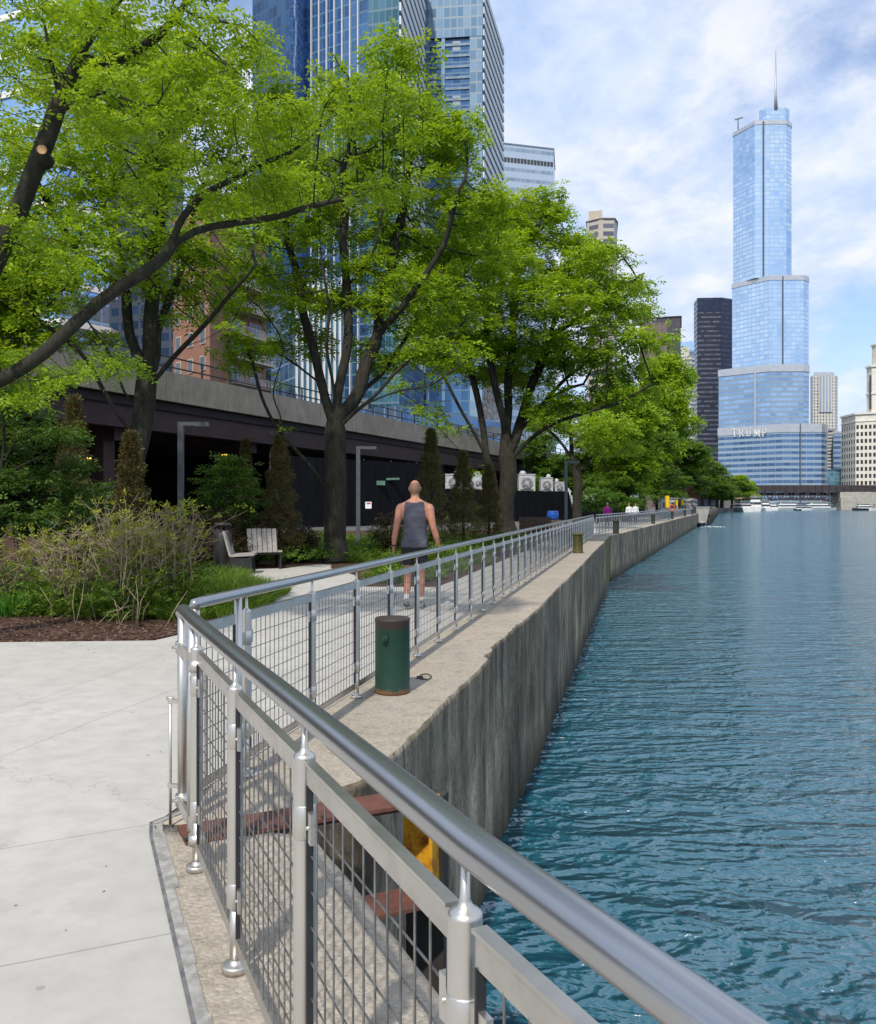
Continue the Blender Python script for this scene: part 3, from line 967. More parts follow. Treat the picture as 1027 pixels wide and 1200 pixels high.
LAMP = simple('lamp_grey_paint', (0.11, 0.125, 0.14), (0.085, 0.095, 0.105), 6, 0.45, 0.2, 0.03)
LENS = simple('lamp_lens', (0.6, 0.6, 0.58), (0.5, 0.5, 0.5), 6, 0.3, 0, 0)
def lamp(label, px, Y, top, arm, rz=0):
    x = X_at(px, Y)
    root = thing('street_lamp', label, 'street lamp', (x, Y, 0), 'square armed lamp posts along the path')
    z = Z_at(top, Y)
    m = MB(); m.box((x, Y, z / 2), (0.15, 0.15, z)); m.box((x, Y, 0.03), (0.3, 0.3, 0.06)); m.build('pole', LAMP, root)
    m = MB(); m.box((x + 0.076 + arm / 2, Y, z - 0.055), (arm, 0.15, 0.105)); m.build('arm', LAMP, root)
    m = MB(); m.box((x + arm - 0.12, Y, z - 0.114), (0.4, 0.11, 0.012)); m.build('lens', LENS, root)
    return root
lamp('square armed grey lamp post left of the first seats, behind the bushes', 212, 25, 494.5, 0.72)
lamp('square armed grey lamp post just left of the walking man, beside the second tree', 420, 34, 523, 0.62)
lamp('square armed grey lamp post farthest along the path beside the black hoarding', 663.5, 46, 540, 0.62)
# ---------------------------------------------------------------- people
SKIN = None
def make_skin():
    t = NT('skin')
    v = t.coord('Object')
    n = t.noise(v, 5, 4); n2 = t.noise(v, 40, 3)
    col = t.mix(n, (0.50, 0.245, 0.165), (0.42, 0.185, 0.12))
    p = t.principled(col, 0.55, 0, t.bump(n2, 0.08, 0.004), 0.35)
    p.inputs['Subsurface Weight'].default_value = 0.08
    p.inputs['Subsurface Radius'].default_value = (0.02, 0.008, 0.004)
    return t.m
SKIN = make_skin()
TANK = simple('charcoal_jersey', (0.078, 0.081, 0.108), (0.066, 0.068, 0.092), 7, 0.9, 0, 0.9, (1, 1, 1.6), bdist=0.03)
SHORTS = simple('black_shorts', (0.013, 0.013, 0.016), (0.02, 0.02, 0.024), 12, 0.8, 0, 0.2)
HAIRM = simple('cropped_hair', (0.17, 0.10, 0.065), (0.27, 0.155, 0.105), 60, 0.8, 0, 0.3)
SOCK = simple('white_sock', (0.6, 0.59, 0.57), (0.5, 0.49, 0.47), 30, 0.9, 0, 0.3)
SHOE = simple('grey_running_shoe', (0.34, 0.35, 0.36), (0.22, 0.23, 0.24), 30, 0.8, 0, 0.2)
SOLE = simple('shoe_sole', (0.09, 0.09, 0.09), (0.3, 0.3, 0.29), 25, 0.85, 0, 0.3)
NAVY = simple('navy_heel', (0.02, 0.03, 0.08), (0.015, 0.02, 0.05), 10, 0.6, 0, 0.1)


def ell_tube(m, pts, n=14, caps=True):
    """pts: (x,y,z, r_side, r_front); rings perpendicular to the path, side axis near world x"""
    ps = [Vector(p[:3]) for p in pts]
    vs, fs = [], []
    for i, p in enumerate(ps):
        d = (ps[min(i + 1, len(ps) - 1)] - ps[max(i - 1, 0)]).normalized()
        f = Vector((0, 1, 0)); f = (f - d * f.dot(d))
        if f.length < 0.2: f = Vector((0, 0, 1)) - d * d.z
        f.normalize(); sd = d.cross(f).normalized()
        for k in range(n):
            t = 2 * math.pi * k / n
            vs.append(p + sd * math.cos(t) * pts[i][3] + f * math.sin(t) * pts[i][4])
    for i in range(len(ps) - 1):
        for k in range(n):
            k2 = (k + 1) % n
            fs.append((i * n + k, i * n + k2, (i + 1) * n + k2, (i + 1) * n + k))
    m.add(vs, fs, 0, True)
    b0 = len(m.v) - len(vs)
    m.f.append(tuple(b0 + k for k in reversed(range(n)))); m.m.append(0); m.sm.append(True)
    m.f.append(tuple(b0 + (len(ps) - 1) * n + k for k in range(n))); m.m.append(0); m.sm.append(True)


def remeshed(m, voxel, smooth=6):
    o = m.build('tmp', SKIN)
    bm = bmesh.new(); bm.from_mesh(o.data); bmesh.ops.recalc_face_normals(bm, faces=bm.faces[:]); bm.to_mesh(o.data); bm.free()
    md = o.modifiers.new('r', 'REMESH'); md.mode = 'VOXEL'; md.voxel_size = voxel; md.use_smooth_shade = True
    s = o.modifiers.new('s', 'SMOOTH'); s.factor = 0.5; s.iterations = smooth
    dg = bpy.context.evaluated_depsgraph_get(); dg.update()
    me = bpy.data.meshes.new_from_object(o.evaluated_get(dg))
    bpy.data.objects.remove(o)
    return me


def hand(m, w, d, side, curl=0.5, s=1.0):
    """hand hanging from wrist w along direction d; side=+1 right hand; palm faces the thigh"""
    w = Vector(w); d = Vector(d).normalized()
    inw = Vector((-side, 0, 0)); inw = (inw - d * inw.dot(d)).normalized()      # palm normal (towards the thigh)
    fw = d.cross(inw) * 1.0
    if fw.y < 0: fw = -fw                                                       # towards the front: thumb side
    ell_tube(m, [(*(w), .020 * s, .026 * s), (*(w + d * .03 * s), .019 * s, .033 * s), (*(w + d * .07 * s), .018 * s, .041 * s), (*(w + d * .095 * s), .014 * s, .038 * s)], 12)
    for k, (o, L) in enumerate(((.028, .078), (.010, .088), (-.009, .083), (-.027, .065))):
        p = w + d * .088 * s + fw * o * s
        pts = [p]
        dirc = d.copy()
        for j in range(3):
            a = curl * (0.5 + 0.35 * j) + 0.06 * k
            dirc = (d * math.cos(a) + inw * math.sin(a)).normalized()
            pts.append(pts[-1] + dirc * L * s * (0.44, 0.32, 0.24)[j])
        m.tube(pts, [.0095 * s, .0092 * s, .0085 * s, .0068 * s], 8)
    p = w + d * .028 * s + fw * .026 * s
    t1 = p + (d * .65 + fw * .7 + inw * .25).normalized() * .042 * s
    t2 = t1 + (d * .85 + fw * .3 + inw * .4).normalized() * .034 * s
    m.tube([p - fw * .012 * s, t1, t2], [.013 * s, .0115 * s, .0085 * s], 8)


def subset(me, keep, push, name, mat, parent, voxel_norm=None, hem=None):
    """cloth from the body faces where keep(v) is true, pushed out along the normals"""
    bm = bmesh.new(); bm.from_mesh(me)
    bm.normal_update()
    for v in bm.verts: v.co += v.normal * push(v.co)
    kill = [f for f in bm.faces if not keep(f.calc_center_median())]
    bmesh.ops.delete(bm, geom=kill, context='FACES')
    for it in range(4):
        bmesh.ops.smooth_vert(bm, verts=[v for v in bm.verts if v.is_boundary], factor=0.5, use_axis_x=True, use_axis_y=True, use_axis_z=True)
    bmesh.ops.solidify(bm, geom=bm.faces[:], thickness=0.004)
    bmesh.ops.recalc_face_normals(bm, faces=bm.faces[:])
    out = bpy.data.meshes.new(name); bm.to_mesh(out); bm.free()
    out.materials.clear(); out.materials.append(mat)
    out.polygons.foreach_set('use_smooth', [True] * len(out.polygons))
    o = bpy.data.objects.new(name, out); COL.objects.link(o); o.parent = parent
    return o


def put_mesh(me, name, mat, parent):
    me.materials.clear(); me.materials.append(mat)
    me.polygons.foreach_set('use_smooth', [True] * len(me.polygons))
    o = bpy.data.objects.new(name, me); COL.objects.link(o); o.parent = parent
    return o


# --- the walking man, seen from behind (model faces +y)
man = thing('person', 'balding man in a dark grey tank top and black shorts walking away on the path', 'person', (0, 0, 0))
b = MB()
ell_tube(b, [(0, -.012, .80, .12, .10), (0, -.015, .87, .158, .118), (0, -.012, .94, .166, .122), (0, 0, 1.02, .156, .112), (0, .005, 1.10, .150, .106), (0, 0, 1.20, .163, .112), (0, -.008, 1.30, .180, .120),
             (0, -.012, 1.37, .186, .112), (0, -.014, 1.42, .165, .09), (0, -.010, 1.455, .11, .074), (0, -.004, 1.49, .064, .064), (0, .008, 1.54, .058, .060), (0, .02, 1.60, .058, .06)], 22)
# head
b.sphere((-.004, .028, 1.675), (.077, .098, .112), 20, 14)
b.sphere((-.004, .060, 1.605), (.054, .062, .052), 14, 10)
b.tube([(-.004, .122, 1.69), (-.004, .142, 1.655), (-.004, .128, 1.645)], [.011, .017, .012], 8)
b.tube([(-.03, .118, 1.615), (.022, .118, 1.615)], .008, 8)
for s in (-1, 1):
    b.sphere((s * .035 - .004, .112, 1.70), (.022, .012, .012), 8, 6)
    b.sphere((s * .080 - .004, .022, 1.665), (.012, .024, .033), 10, 8)
# traps
for s in (-1, 1):
    ell_tube(b, [(s * .04, -.012, 1.50, .04, .045), (s * .10, -.014, 1.458, .045, .052), (s * .165, -.014, 1.415, .058, .062), (s * .205, -.012, 1.38, .058, .062)], 14)
# arms: shoulder, elbow, wrist
ARM = {-1: [(-.205, -.012, 1.395), (-.232, -.035, 1.24), (-.262, -.05, 1.10), (-.285, -.025, .985), (-.298, .01, .86)],
       1: [(.205, -.012, 1.395), (.232, -.03, 1.24), (.262, -.035, 1.115), (.298, -.005, 1.0), (.322, .045, .885)]}
for s in (-1, 1):
    a = ARM[s]
    rs = [(.064, .068), (.054, .060), (.043, .045), (.043, .042), (.026, .031)]
    ell_tube(b, [(*a[i], *rs[i]) for i in range(5)], 16)
    b.sphere((a[0][0] * .985, a[0][1], a[0][2] - .012), (.068, .072, .078), 14, 10)
    d = Vector(a[4]) - Vector(a[3])
    hand(b, a[4], d + Vector((0, .01, 0)), s, 0.55)
# legs: left trailing, right planted
LEG = {-1: [(-.088, -.01, .90), (-.092, .005, .72), (-.096, .015, .50), (-.099, -.055, .36), (-.10, -.155, .20), (-.10, -.20, .115)],
       1: [(.088, -.01, .90), (.090, .035, .72), (.088, .055, .48), (.086, .03, .34), (.084, .035, .16), (.084, .04, .085)]}
for s in (-1, 1):
    l = LEG[s]
    rs = [(.092, .10), (.075, .084), (.052, .058), (.054, .059), (.035, .041), (.034, .04)]
    ell_tube(b, [(*l[i], *rs[i]) for i in range(6)], 16)
    b.sphere((l[0][0], -.055, .88), (.085, .075, .09), 12, 8)
body = remeshed(b, 0.0085, 5)
tank_keep = lambda c: 0.845 < c.z < 1.485 and abs(c.x) < (0.30 if c.z < 1.20 else (0.170 if c.z < 1.24 else 0.146 + 0.01 * (1.36 - c.z) / .1)) and not (c.z > 1.475 and abs(c.x) < 0.055) \
    and not (abs(c.x) > 0.155 and c.z < 1.14 and not in_torso(c)) and in_torso(c)
def in_torso(c):
    hw = np.interp(c.z, [.8, .9, 1.0, 1.1, 1.2, 1.3, 1.4, 1.5], [.19, .186, .174, .166, .170, .160, .19, .19])
    return abs(c.x) < hw + 0.002
tank = subset(body, tank_keep, lambda c: 0.012 + 0.018 * max(0, min(1, (1.12 - c.z) / .25)) + (.0055 * math.sin(30 * c.z + 16 * c.x + 4 * math.sin(9 * c.x)) + .004 * math.sin(52 * c.x + 21 * c.z)) * max(0.15, min(1, (1.36 - c.z) / .25)), 'tank_top', TANK, man)
short_keep = lambda c: 0.60 < c.z < 0.90 and abs(c.x) < .215 and in_leg(c)
def in_leg(c):
    return abs(c.x) < 0.205
shorts = subset(body, short_keep, lambda c: 0.010 + 0.016 * max(0, min(1, (.78 - c.z) / .2)), 'shorts', SHORTS, man)
hair = subset(body, lambda c: 1.572 < c.z < 1.752 and abs(c.x) < .10 and c.y < (.045 if c.z > 1.64 else .01), lambda c: 0.0025, 'hair', HAIRM, man)
put_mesh(body, 'body', SKIN, man)
for s in (-1, 1):
    l = LEG[s]
    m = MB(); ell_tube(m, [(l[4][0], l[4][1] + .0, l[4][2] - .005, .041, .047), (*l[5], .041, .047)], 16); m.build('sock', SOCK, man)
def shoe(an, heel_z, toe_z, dx, mats):
    an = Vector(an)
    h = Vector((an.x, an.y - .055, heel_z)); tt = Vector((an.x + dx, an.y + .20, toe_z))
    if heel_z > .05: tt = Vector((an.x + dx, an.y + .155, toe_z))
    d = (tt - h); up = Vector((1, 0, 0)).cross(d).normalized()
    if up.z < 0: up = -up
    m = MB()
    prof = [(0.0, .030, .055), (.10, .036, .072), (.30, .040, .074), (.5, .044, .054), (.75, .048, .040), (.93, .038, .028), (1.0, .018, .016)]
    ell_tube(m, [(*(h + d * t + up * (hh * 0.5 + .016)), w, hh * .5) for t, w, hh in prof], 16)
    so = m.build('shoe', mats[0], man)
    m = MB()
    ell_tube(m, [(*(h + d * t + up * .010), w * 1.08, .012) for t, w, hh in prof], 16)
    m.build('sole', mats[1], so)
shoe(LEG[-1][5], 0.085, 0.012, -.008, (SHOE, SOLE))
shoe(LEG[1][5], 0.004, 0.004, .012, (SHOE, SOLE))
m = MB(); wv = Vector(ARM[-1][4]); dv = (wv - Vector(ARM[-1][3])).normalized()
ell_tube(m, [(*(wv - dv * .032), .031, .036), (*(wv - dv * .010), .030, .035)], 16); m.sphere(wv - dv * .02 + Vector((-.031, 0, 0)), (.007, .016, .016), 10, 6)
m.build('wristwatch', BLACK, man)
man.scale = (1.10, 1.10, 1.10)
man.location = (X_at(486.5, 13.5), 13.5, 0)
man.rotation_euler = (0, 0, R(-4))


# --- small distant people behind the railing
def far_person(label, loc, rz, top, bottom, hairc, hat=None, scale=1.0):
    p = thing('person', label, 'person', (0, 0, 0))
    b = MB()
    ell_tube(b, [(0, 0, .80, .13, .10), (0, 0, .92, .165, .12), (0, 0, 1.08, .145, .105), (0, 0, 1.28, .175, .115), (0, 0, 1.39, .17, .10), (0, 0, 1.46, .075, .065), (0, .01, 1.56, .055, .055)], 12)
    b.sphere((0, .02, 1.66), (.075, .095, .11), 12, 8); b.sphere((0, .115, 1.655), (.014, .02, .022), 6, 5)
    for s in (-1, 1):
        a = [(s * .19, 0, 1.38), (s * .24, -.03, 1.12), (s * .25, .10, .92)]
        ell_tube(b, [(*a[0], .055, .055), (*a[1], .042, .042), (*a[2], .028, .03)], 10)
        hand(b, a[2], Vector(a[2]) - Vector(a[1]), s, .5)
        ell_tube(b, [(s * .09, 0, .9, .09, .1), (s * .095, .02 * s, .5, .055, .06), (s * .095, -.06 * s, .09, .036, .04)], 10)
        ell_tube(b, [(s * .095, -.06 * s - .06, .045, .035, .04), (s * .095, -.06 * s + .06, .045, .042, .04), (s * .095, -.06 * s + .18, .03, .03, .025)], 10)
    me = remeshed(b, 0.016, 3)
    subset(me, lambda c: .86 < c.z < 1.47, lambda c: .02, 'shirt', top, p)
    subset(me, lambda c: .10 < c.z < .90 and abs(c.x) < .205, lambda c: .015, 'trousers', bottom, p)
    subset(me, lambda c: c.z > 1.63 and (c.y < .07 or c.z > 1.72), lambda c: .014, 'hat' if hat else 'hair', hat or hairc, p)
    put_mesh(me, 'body', SKIN, p)
    p.location = loc; p.rotation_euler = (0, 0, rz); p.scale = (scale,) * 3
    return p
MAG = simple('magenta_top', (0.42, 0.03, 0.30), (0.33, 0.02, 0.24), 10, 0.8)
WHT = simple('white_shirt', (0.75, 0.75, 0.75), (0.62, 0.62, 0.64), 10, 0.85)
GRYH = simple('pale_hat', (0.5, 0.45, 0.45), (0.4, 0.36, 0.36), 10, 0.85)
DENIM = simple('dark_trousers', (0.03, 0.035, 0.05), (0.02, 0.02, 0.03), 10, 0.85)
far_person('person in a magenta top with pale hat beyond the railing', (X_at(712, 62), 62, 0), R(175), MAG, DENIM, HAIRM, GRYH)
far_person('first of two people in white shirts walking close together beyond the railing, on the left', (X_at(737.5, 76), 76, 0), R(170), WHT, DENIM, HAIRM)
far_person('second of two people in white shirts walking close together beyond the railing, on the right', (X_at(745, 77.5), 77.5, 0), R(190), WHT, DENIM, simple('dark_hair', (.02, .015, .012)))
# ---------------------------------------------------------------- vegetation
BARK = None
def make_bark():
    t = NT('locust_bark')
    v = t.coord('Object', (1, 1, 0.28))
    n1 = t.noise(v, 11, 6, 0.7); n2 = t.noise(t.coord('Object'), 1.6, 4)
    col = t.ramp(n1, [(0.32, (0.014, 0.012, 0.010)), (0.55, (0.040, 0.035, 0.029)), (0.75, (0.088, 0.078, 0.065))])
    col = t.mix(t.math('MULTIPLY', n2, 0.5), col, (0.045, 0.05, 0.032))
    t.principled(col, 0.95, 0, t.bump(n1, 0.9, 0.03), 0.15)
    return t.m
BARK = make_bark()
LEAF = leaf_mat('locust_leaves', (0.090, 0.175, 0.011), (0.240, 0.392, 0.020), (0.425, 0.570, 0.040), 0.46)
LEAF_D = leaf_mat('dense_leaves', (0.036, 0.088, 0.012), (0.090, 0.185, 0.020), (0.185, 0.30, 0.03), 0.4)
LEAF_E = leaf_mat('dark_evergreen_leaves', (0.022, 0.060, 0.014), (0.060, 0.125, 0.022), (0.14, 0.23, 0.04), 0.35)
BROWNF = leaf_mat('bronzed_conifer', (0.070, 0.046, 0.018), (0.125, 0.084, 0.034), (0.085, 0.135, 0.035), 0.2)
HEDGE_B = leaf_mat('brown_hedge', (0.035, 0.024, 0.014), (0.075, 0.048, 0.028), (0.10, 0.085, 0.035), 0.2)
GRASSM = leaf_mat('grass_blades', (0.045, 0.10, 0.012), (0.115, 0.215, 0.022), (0.25, 0.34, 0.05), 0.4)
PALEL = leaf_mat('young_yellow_leaves', (0.13, 0.17, 0.02), (0.27, 0.33, 0.03), (0.42, 0.44, 0.06), 0.45)
IRIS = leaf_mat('broad_green_blades', (0.03, 0.11, 0.015), (0.06, 0.20, 0.025), (0.14, 0.30, 0.04), 0.4)
REDL = leaf_mat('purple_leaves', (0.03, 0.008, 0.010), (0.07, 0.018, 0.02), (0.11, 0.04, 0.03), 0.3)
TWIG = simple('pale_twigs', (0.40, 0.325, 0.22), (0.22, 0.175, 0.115), 12, 0.9, 0, 0.3)


def unit(a):
    return a / np.maximum(np.linalg.norm(a, axis=-1, keepdims=True), 1e-9)


def colonize(pos, par, attr, step, di, dk, rng, iters=160, up=0.05):
    pos = [np.array(p, float) for p in pos]; par = list(par)
    A = np.array(attr, float)
    N = np.array(pos)
    D = np.linalg.norm(A[:, None, :] - N[None], axis=2)
    near = D.argmin(1); dist = D.min(1)
    seen = {}
    for it in range(iters):
        alive = dist > dk
        A, near, dist = A[alive], near[alive], dist[alive]
        act = np.where(dist < di)[0]
        if len(act) == 0: break
        P_ = np.array(pos)
        v = unit(A[act] - P_[near[act]])
        ids, inv = np.unique(near[act], return_inverse=True)
        acc = np.zeros((len(ids), 3)); np.add.at(acc, inv, v)
        acc = unit(acc + rng.normal(0, 0.25, acc.shape) + np.array([0, 0, up]))
        newp = []
        for k, i in enumerate(ids):
            c = seen.get(i, 0)
            if c > 3: continue
            seen[i] = c + 1
            q = P_[i] + acc[k] * step
            newp.append(q); pos.append(q); par.append(int(i))
        if not newp: break
        newp = np.array(newp)
        base = len(pos) - len(newp)
        D = np.linalg.norm(A[:, None, :] - newp[None], axis=2)
        j = D.argmin(1); dm = D.min(1)
        b = dm < dist
        near[b] = base + j[b]; dist[b] = dm[b]
    return np.array(pos), par


def skeleton(polys, step):
    """list of polylines; the first begins at the root, later ones start from the nearest node laid so far"""
    pos, par = [], []
    for pl in polys:
        pl = [np.array(p, float) for p in pl]
        if pos:
            arr = np.array(pos); i = int(np.linalg.norm(arr - pl[0], axis=1).argmin()); cur = i
            pl = [arr[i]] + pl[1:]
        else:
            pos.append(pl[0]); par.append(-1); cur = 0
        # smooth curve through the points
        P_ = np.array(pl)
        t = np.concatenate([[0], np.cumsum(np.linalg.norm(np.diff(P_, axis=0), axis=1))])
        m = max(2, int(t[-1] / step))
        tt = np.linspace(0, t[-1], m + 1)[1:]
        Q = np.stack([np.interp(tt, t, P_[:, k]) for k in range(3)], 1)
        if len(Q) > 4:
            wob = np.random.default_rng(int(abs(Q[0][0] * 977 + Q[-1][2] * 131)) + len(Q)).normal(0, 1, Q.shape)
            for _ in range(4): wob[1:-1] = (wob[:-2] + wob[1:-1] + wob[2:]) / 3
            wob *= step * 0.55; wob[-1] = 0; wob[0] *= .3
            Q = Q + wob * np.array([1, 1, .6])
        for _ in range(1):
            if len(Q) > 2:
                S = Q.copy(); S[1:-1] = 0.25 * Q[:-2] + 0.5 * Q[1:-1] + 0.25 * Q[2:]; Q = S
        for q in Q:
            pos.append(q); par.append(cur); cur = len(pos) - 1
    return pos, par


def branch_radii(par, root_r, tip_r):
    n = len(par)
    kids = [[] for _ in range(n)]
    for i, p in enumerate(par):
        if p >= 0: kids[p].append(i)
    tips = np.zeros(n)
    for i in range(n - 1, -1, -1):
        tips[i] = 1 if not kids[i] else sum(tips[k] for k in kids[i])
    p = math.log(max(tips[0], 2)) / math.log(root_r / tip_r)
    return tip_r * tips ** (1 / p), kids


def tubes(pos, par, kids, rad, flare=1.35):
    V, F = [], []
    n = len(pos)
    nb = 0
    chains = []
    stack = [(0, -1)]
    while stack:
        i, frm = stack.pop()
        ch = [frm] if frm >= 0 else []
        cur = i
        while True:
            ch.append(cur)
            if not kids[cur]: break
            ks = sorted(kids[cur], key=lambda k: -rad[k])
            for k in ks[1:]: stack.append((k, cur))
            cur = ks[0]
        chains.append(ch)
    for ch in chains:
        if len(ch) < 2: continue
        Pn = pos[ch]; r = rad[ch].copy()
        if ch[0] != 0: r[0] = min(r[0], r[1] * 1.15)
        else:
            z = Pn[:, 2] - Pn[0, 2]; r = r * (1 + (flare - 1) * np.exp(-z / 0.35))
        rm = r.max()
        s = 4 if rm < 0.012 else 5 if rm < 0.03 else 8 if rm < 0.1 else 14
        d = np.zeros_like(Pn); d[1:-1] = unit(Pn[2:] - Pn[1:-1]) + unit(Pn[1:-1] - Pn[:-2]); d[0] = Pn[1] - Pn[0]; d[-1] = Pn[-1] - Pn[-2]; d = unit(d)
        a = np.cross(d[0], [0.3, 0.2, 1.0]); a /= max(np.linalg.norm(a), 1e-6)
        th = 2 * np.pi * np.arange(s) / s
        for k in range(len(ch)):
            a = a - d[k] * a.dot(d[k]); a /= max(np.linalg.norm(a), 1e-6)
            c = np.cross(d[k], a)
            V.append(Pn[k] + (np.cos(th)[:, None] * a + np.sin(th)[:, None] * c) * r[k])
        b = nb + np.arange(len(ch) - 1)[:, None] * s
        k = np.arange(s)[None]; k2 = (k + 1) % s
        F.append(np.stack([b + k, b + k2, b + s + k2, b + s + k], -1).reshape(-1, 4))
        nb += len(ch) * s
    return np.concatenate(V), np.concatenate(F)


def leaf_quads(c, a, b):
    """centres, half-length axis, half-width axis -> diamond quads"""
    V = np.stack([c - a, c + b - a * 0.1, c + a, c - b - a * 0.1], 1).reshape(-1, 3)
    F = np.arange(len(c) * 4).reshape(-1, 4)
    return V, F


def sprays(p, rng, length=0.22, pairs=4, leaf=(0.055, 0.022), droop=0.25, flat=0.35, dirs=None):
    """pinnate sprays at points p: each carries 2*pairs leaflets"""
    m = len(p)
    ang = rng.uniform(0, 2 * np.pi, m)
    d = np.stack([np.cos(ang), np.sin(ang), rng.normal(-droop, 0.25, m)], 1)
    if dirs is not None: d = d * 0.75 + dirs * 0.9
    d = unit(d)
    nrm = unit(np.stack([rng.normal(0, flat, m), rng.normal(0, flat, m), np.ones(m)], 1))
    side = unit(np.cross(d, nrm)); nrm = np.cross(side, d)
    L = length * rng.uniform(0.65, 1.25, m)
    C, A, B = [], [], []
    for j in range(pairs):
        t = (j + 0.7) / pairs
        for s in (-1, 1):
            ax = unit(side * s * 0.85 + d * (0.45 + 0.3 * t) + nrm * rng.normal(-0.1, 0.25, (m, 1)))
            sc = (leaf[0] * rng.uniform(0.75, 1.25, m) * (1 - 0.35 * abs(t - 0.5)))[:, None]
            c = p + d * (L * t)[:, None] - nrm * (L * t * t * 0.25)[:, None] + ax * sc * 0.6
            n2 = unit(nrm + rng.normal(0, 0.3, (m, 3)))
            bx = unit(np.cross(ax, n2))
            C.append(c); A.append(ax * sc * 0.5); B.append(bx * sc * leaf[1] / leaf[0] * 0.5)
    C, A, B = np.concatenate(C), np.concatenate(A), np.concatenate(B)
    V, F = leaf_quads(C, A, B)
    return V, F, np.tile(np.arange(m), pairs * 2)


def sample_pads(pads, n, rng):
    """pads: (centre, radii) ellipsoids, sampled by volume, denser towards the upper skin"""
    vol = np.array([r[0] * r[1] * r[2] for c, r in pads]) ** 0.8
    out = []
    for (c, r), k in zip(pads, rng.multinomial(n, vol / vol.sum())):
        u = unit(rng.normal(size=(k, 3))) * (rng.uniform(0.12, 1, (k, 1)) ** (1 / 2.4))
        out.append(np.array(c) + u * np.array(r))
    return np.concatenate(out)


def crown_pads(Y, lst, jitter, rng, depth=1.0):
    out = []
    for px, py, rx, ry in lst:
        y = Y + rng.uniform(-jitter, jitter)
        c = P(px, py, y)
        k = y / FPX
        out.append((tuple(c), (rx * k, max(rx, ry) * k * depth, ry * k)))
    return out


def tree_object(name, label, skel, pads, n_attr, step, root_r, tip_r, rng, leafmat, spr, per_node, leaf_r, cat='tree', group=None, di=2.2, dk=None, jit=0.18, root=None, bark=None, tip_extra=2, n_cl=1000, per=11, R_=0.3, avoid=None):
    rt = skel[0][0]
    root = root or thing(name, label, cat, tuple(rt), group)
    pos, par = skeleton(skel, step)
    A = sample_pads(pads, n_attr, rng)
    pos, par = colonize(pos, par, A, step, di, dk or step * 1.15, rng)
    rad, kids = branch_radii(par, root_r, tip_r)
    V, F = tubes(pos, par, kids, rad)
    np_mesh('trunk', V, F, bark or BARK, root, smooth=True)
    idx = np.where(rad < leaf_r)[0]
    # leaf tufts gathered at the twig ends, gaps between them
    wt = np.array([1.0 if kids[i] else 1.0 + 5 * tip_extra for i in idx])
    cen = rng.choice(idx, size=n_cl, p=wt / wt.sum())
    size = rng.uniform(0.55, 1.35, n_cl)
    rep = rng.poisson(per * size ** 1.6) + 2
    ci = np.repeat(np.arange(n_cl), rep)
    cpos = pos[cen] + rng.normal(0, jit, (n_cl, 3)) * np.array([1, 1, 0.5])
    a = rng.uniform(0, 2 * np.pi, len(ci)); q = rng.uniform(0, 1, len(ci)) ** 0.5
    rad_ = (R_ * size)[ci] * q
    off = np.stack([rad_ * np.cos(a), rad_ * np.sin(a), (R_ * size)[ci] * (0.22 * rng.normal(size=len(ci)) + 0.15 - 0.45 * q ** 2)], 1)
    base = cpos[ci] + off
    if avoid:
        for ax_, ay_, ar_ in avoid:
            bx_ = CX + FPX * base[:, 0] / base[:, 1]; by_ = HY - FPX * (base[:, 2] - EYE) / base[:, 1]
            k_ = np.hypot(bx_ - ax_, by_ - ay_) > ar_
            base, ci, off, q = base[k_], ci[k_], off[k_], q[k_]
    dirs = unit(off * np.array([1, 1, 0.3]) + 1e-4)
    V, F, sid = sprays(base, rng, dirs=dirs, **spr)
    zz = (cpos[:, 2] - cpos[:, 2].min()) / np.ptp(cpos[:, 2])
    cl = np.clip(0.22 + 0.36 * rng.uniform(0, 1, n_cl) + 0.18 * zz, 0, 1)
    tn = (cl[ci] + 0.30 * np.clip(off[:, 2] / (R_ * size[ci]) + 0.3, -0.4, 0.8) + rng.normal(0, 0.1, len(ci)))[sid]  # tuft tops lighter: occlusion-like shade put into the leaf colour
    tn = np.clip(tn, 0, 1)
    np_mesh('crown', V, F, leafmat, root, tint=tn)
    return root


def pix(Y, pts, dy=None):
    return [tuple(P(x, y, Y + (dy[i] if dy else 0))) for i, (x, y) in enumerate(pts)]


rng = np.random.default_rng(11)
# --- nearest tree, trunk just outside the frame, two limbs crossing the top left
Y0 = 9.8
trunk0 = [(-5.95, 9.8, 0), (-5.9, 9.8, 1.3), tuple(P(-75, 470, Y0))]
sk = [trunk0,
      pix(Y0, [(-75, 470), (-40, 400), (2, 300), (22, 240), (45, 185), (66, 128), (92, 70), (118, 32), (145, -5), (165, -60)], [0, 0, -.1, -.15, -.2, -.25, -.3, -.4, -.5, -.6]),
      pix(Y0, [(-75, 475), (-30, 462), (10, 442), (60, 408), (115, 355), (150, 330), (190, 300), (206, 286), (215, 262), (250, 222), (300, 194), (345, 180), (390, 135), (425, 95), (465, 45)],
          [0, 0, 0, 0, .1, .2, .3, .35, .4, .6, .9, 1.1, 1.2, 1.3, 1.4]),
      pix(Y0, [(10, 442), (40, 446), (80, 440), (125, 425)], [0, -.3, -.6, -.9]),
      pix(Y0, [(206, 286), (240, 272), (290, 254), (350, 250), (400, 238), (450, 222), (495, 205)], [.35, .4, .5, .6, .7, .8, .9]),
      pix(Y0, [(66, 130), (90, 118), (118, 108)], [-.25, -.4, -.5]),
      pix(Y0, [(98, 68), (130, 74), (160, 60), (185, 35), (210, 5), (230, -40)], [-.3, -.3, -.3, -.3, -.3, -.3]),
      pix(Y0, [(60, 105), (62, 60), (45, 0)], [-.3, -.4, -.5]),
      pix(Y0, [(-40, 400), (-30, 300), (-5, 150), (5, 30), (5, -60)], [.5, .6, .8, 1, 1])]
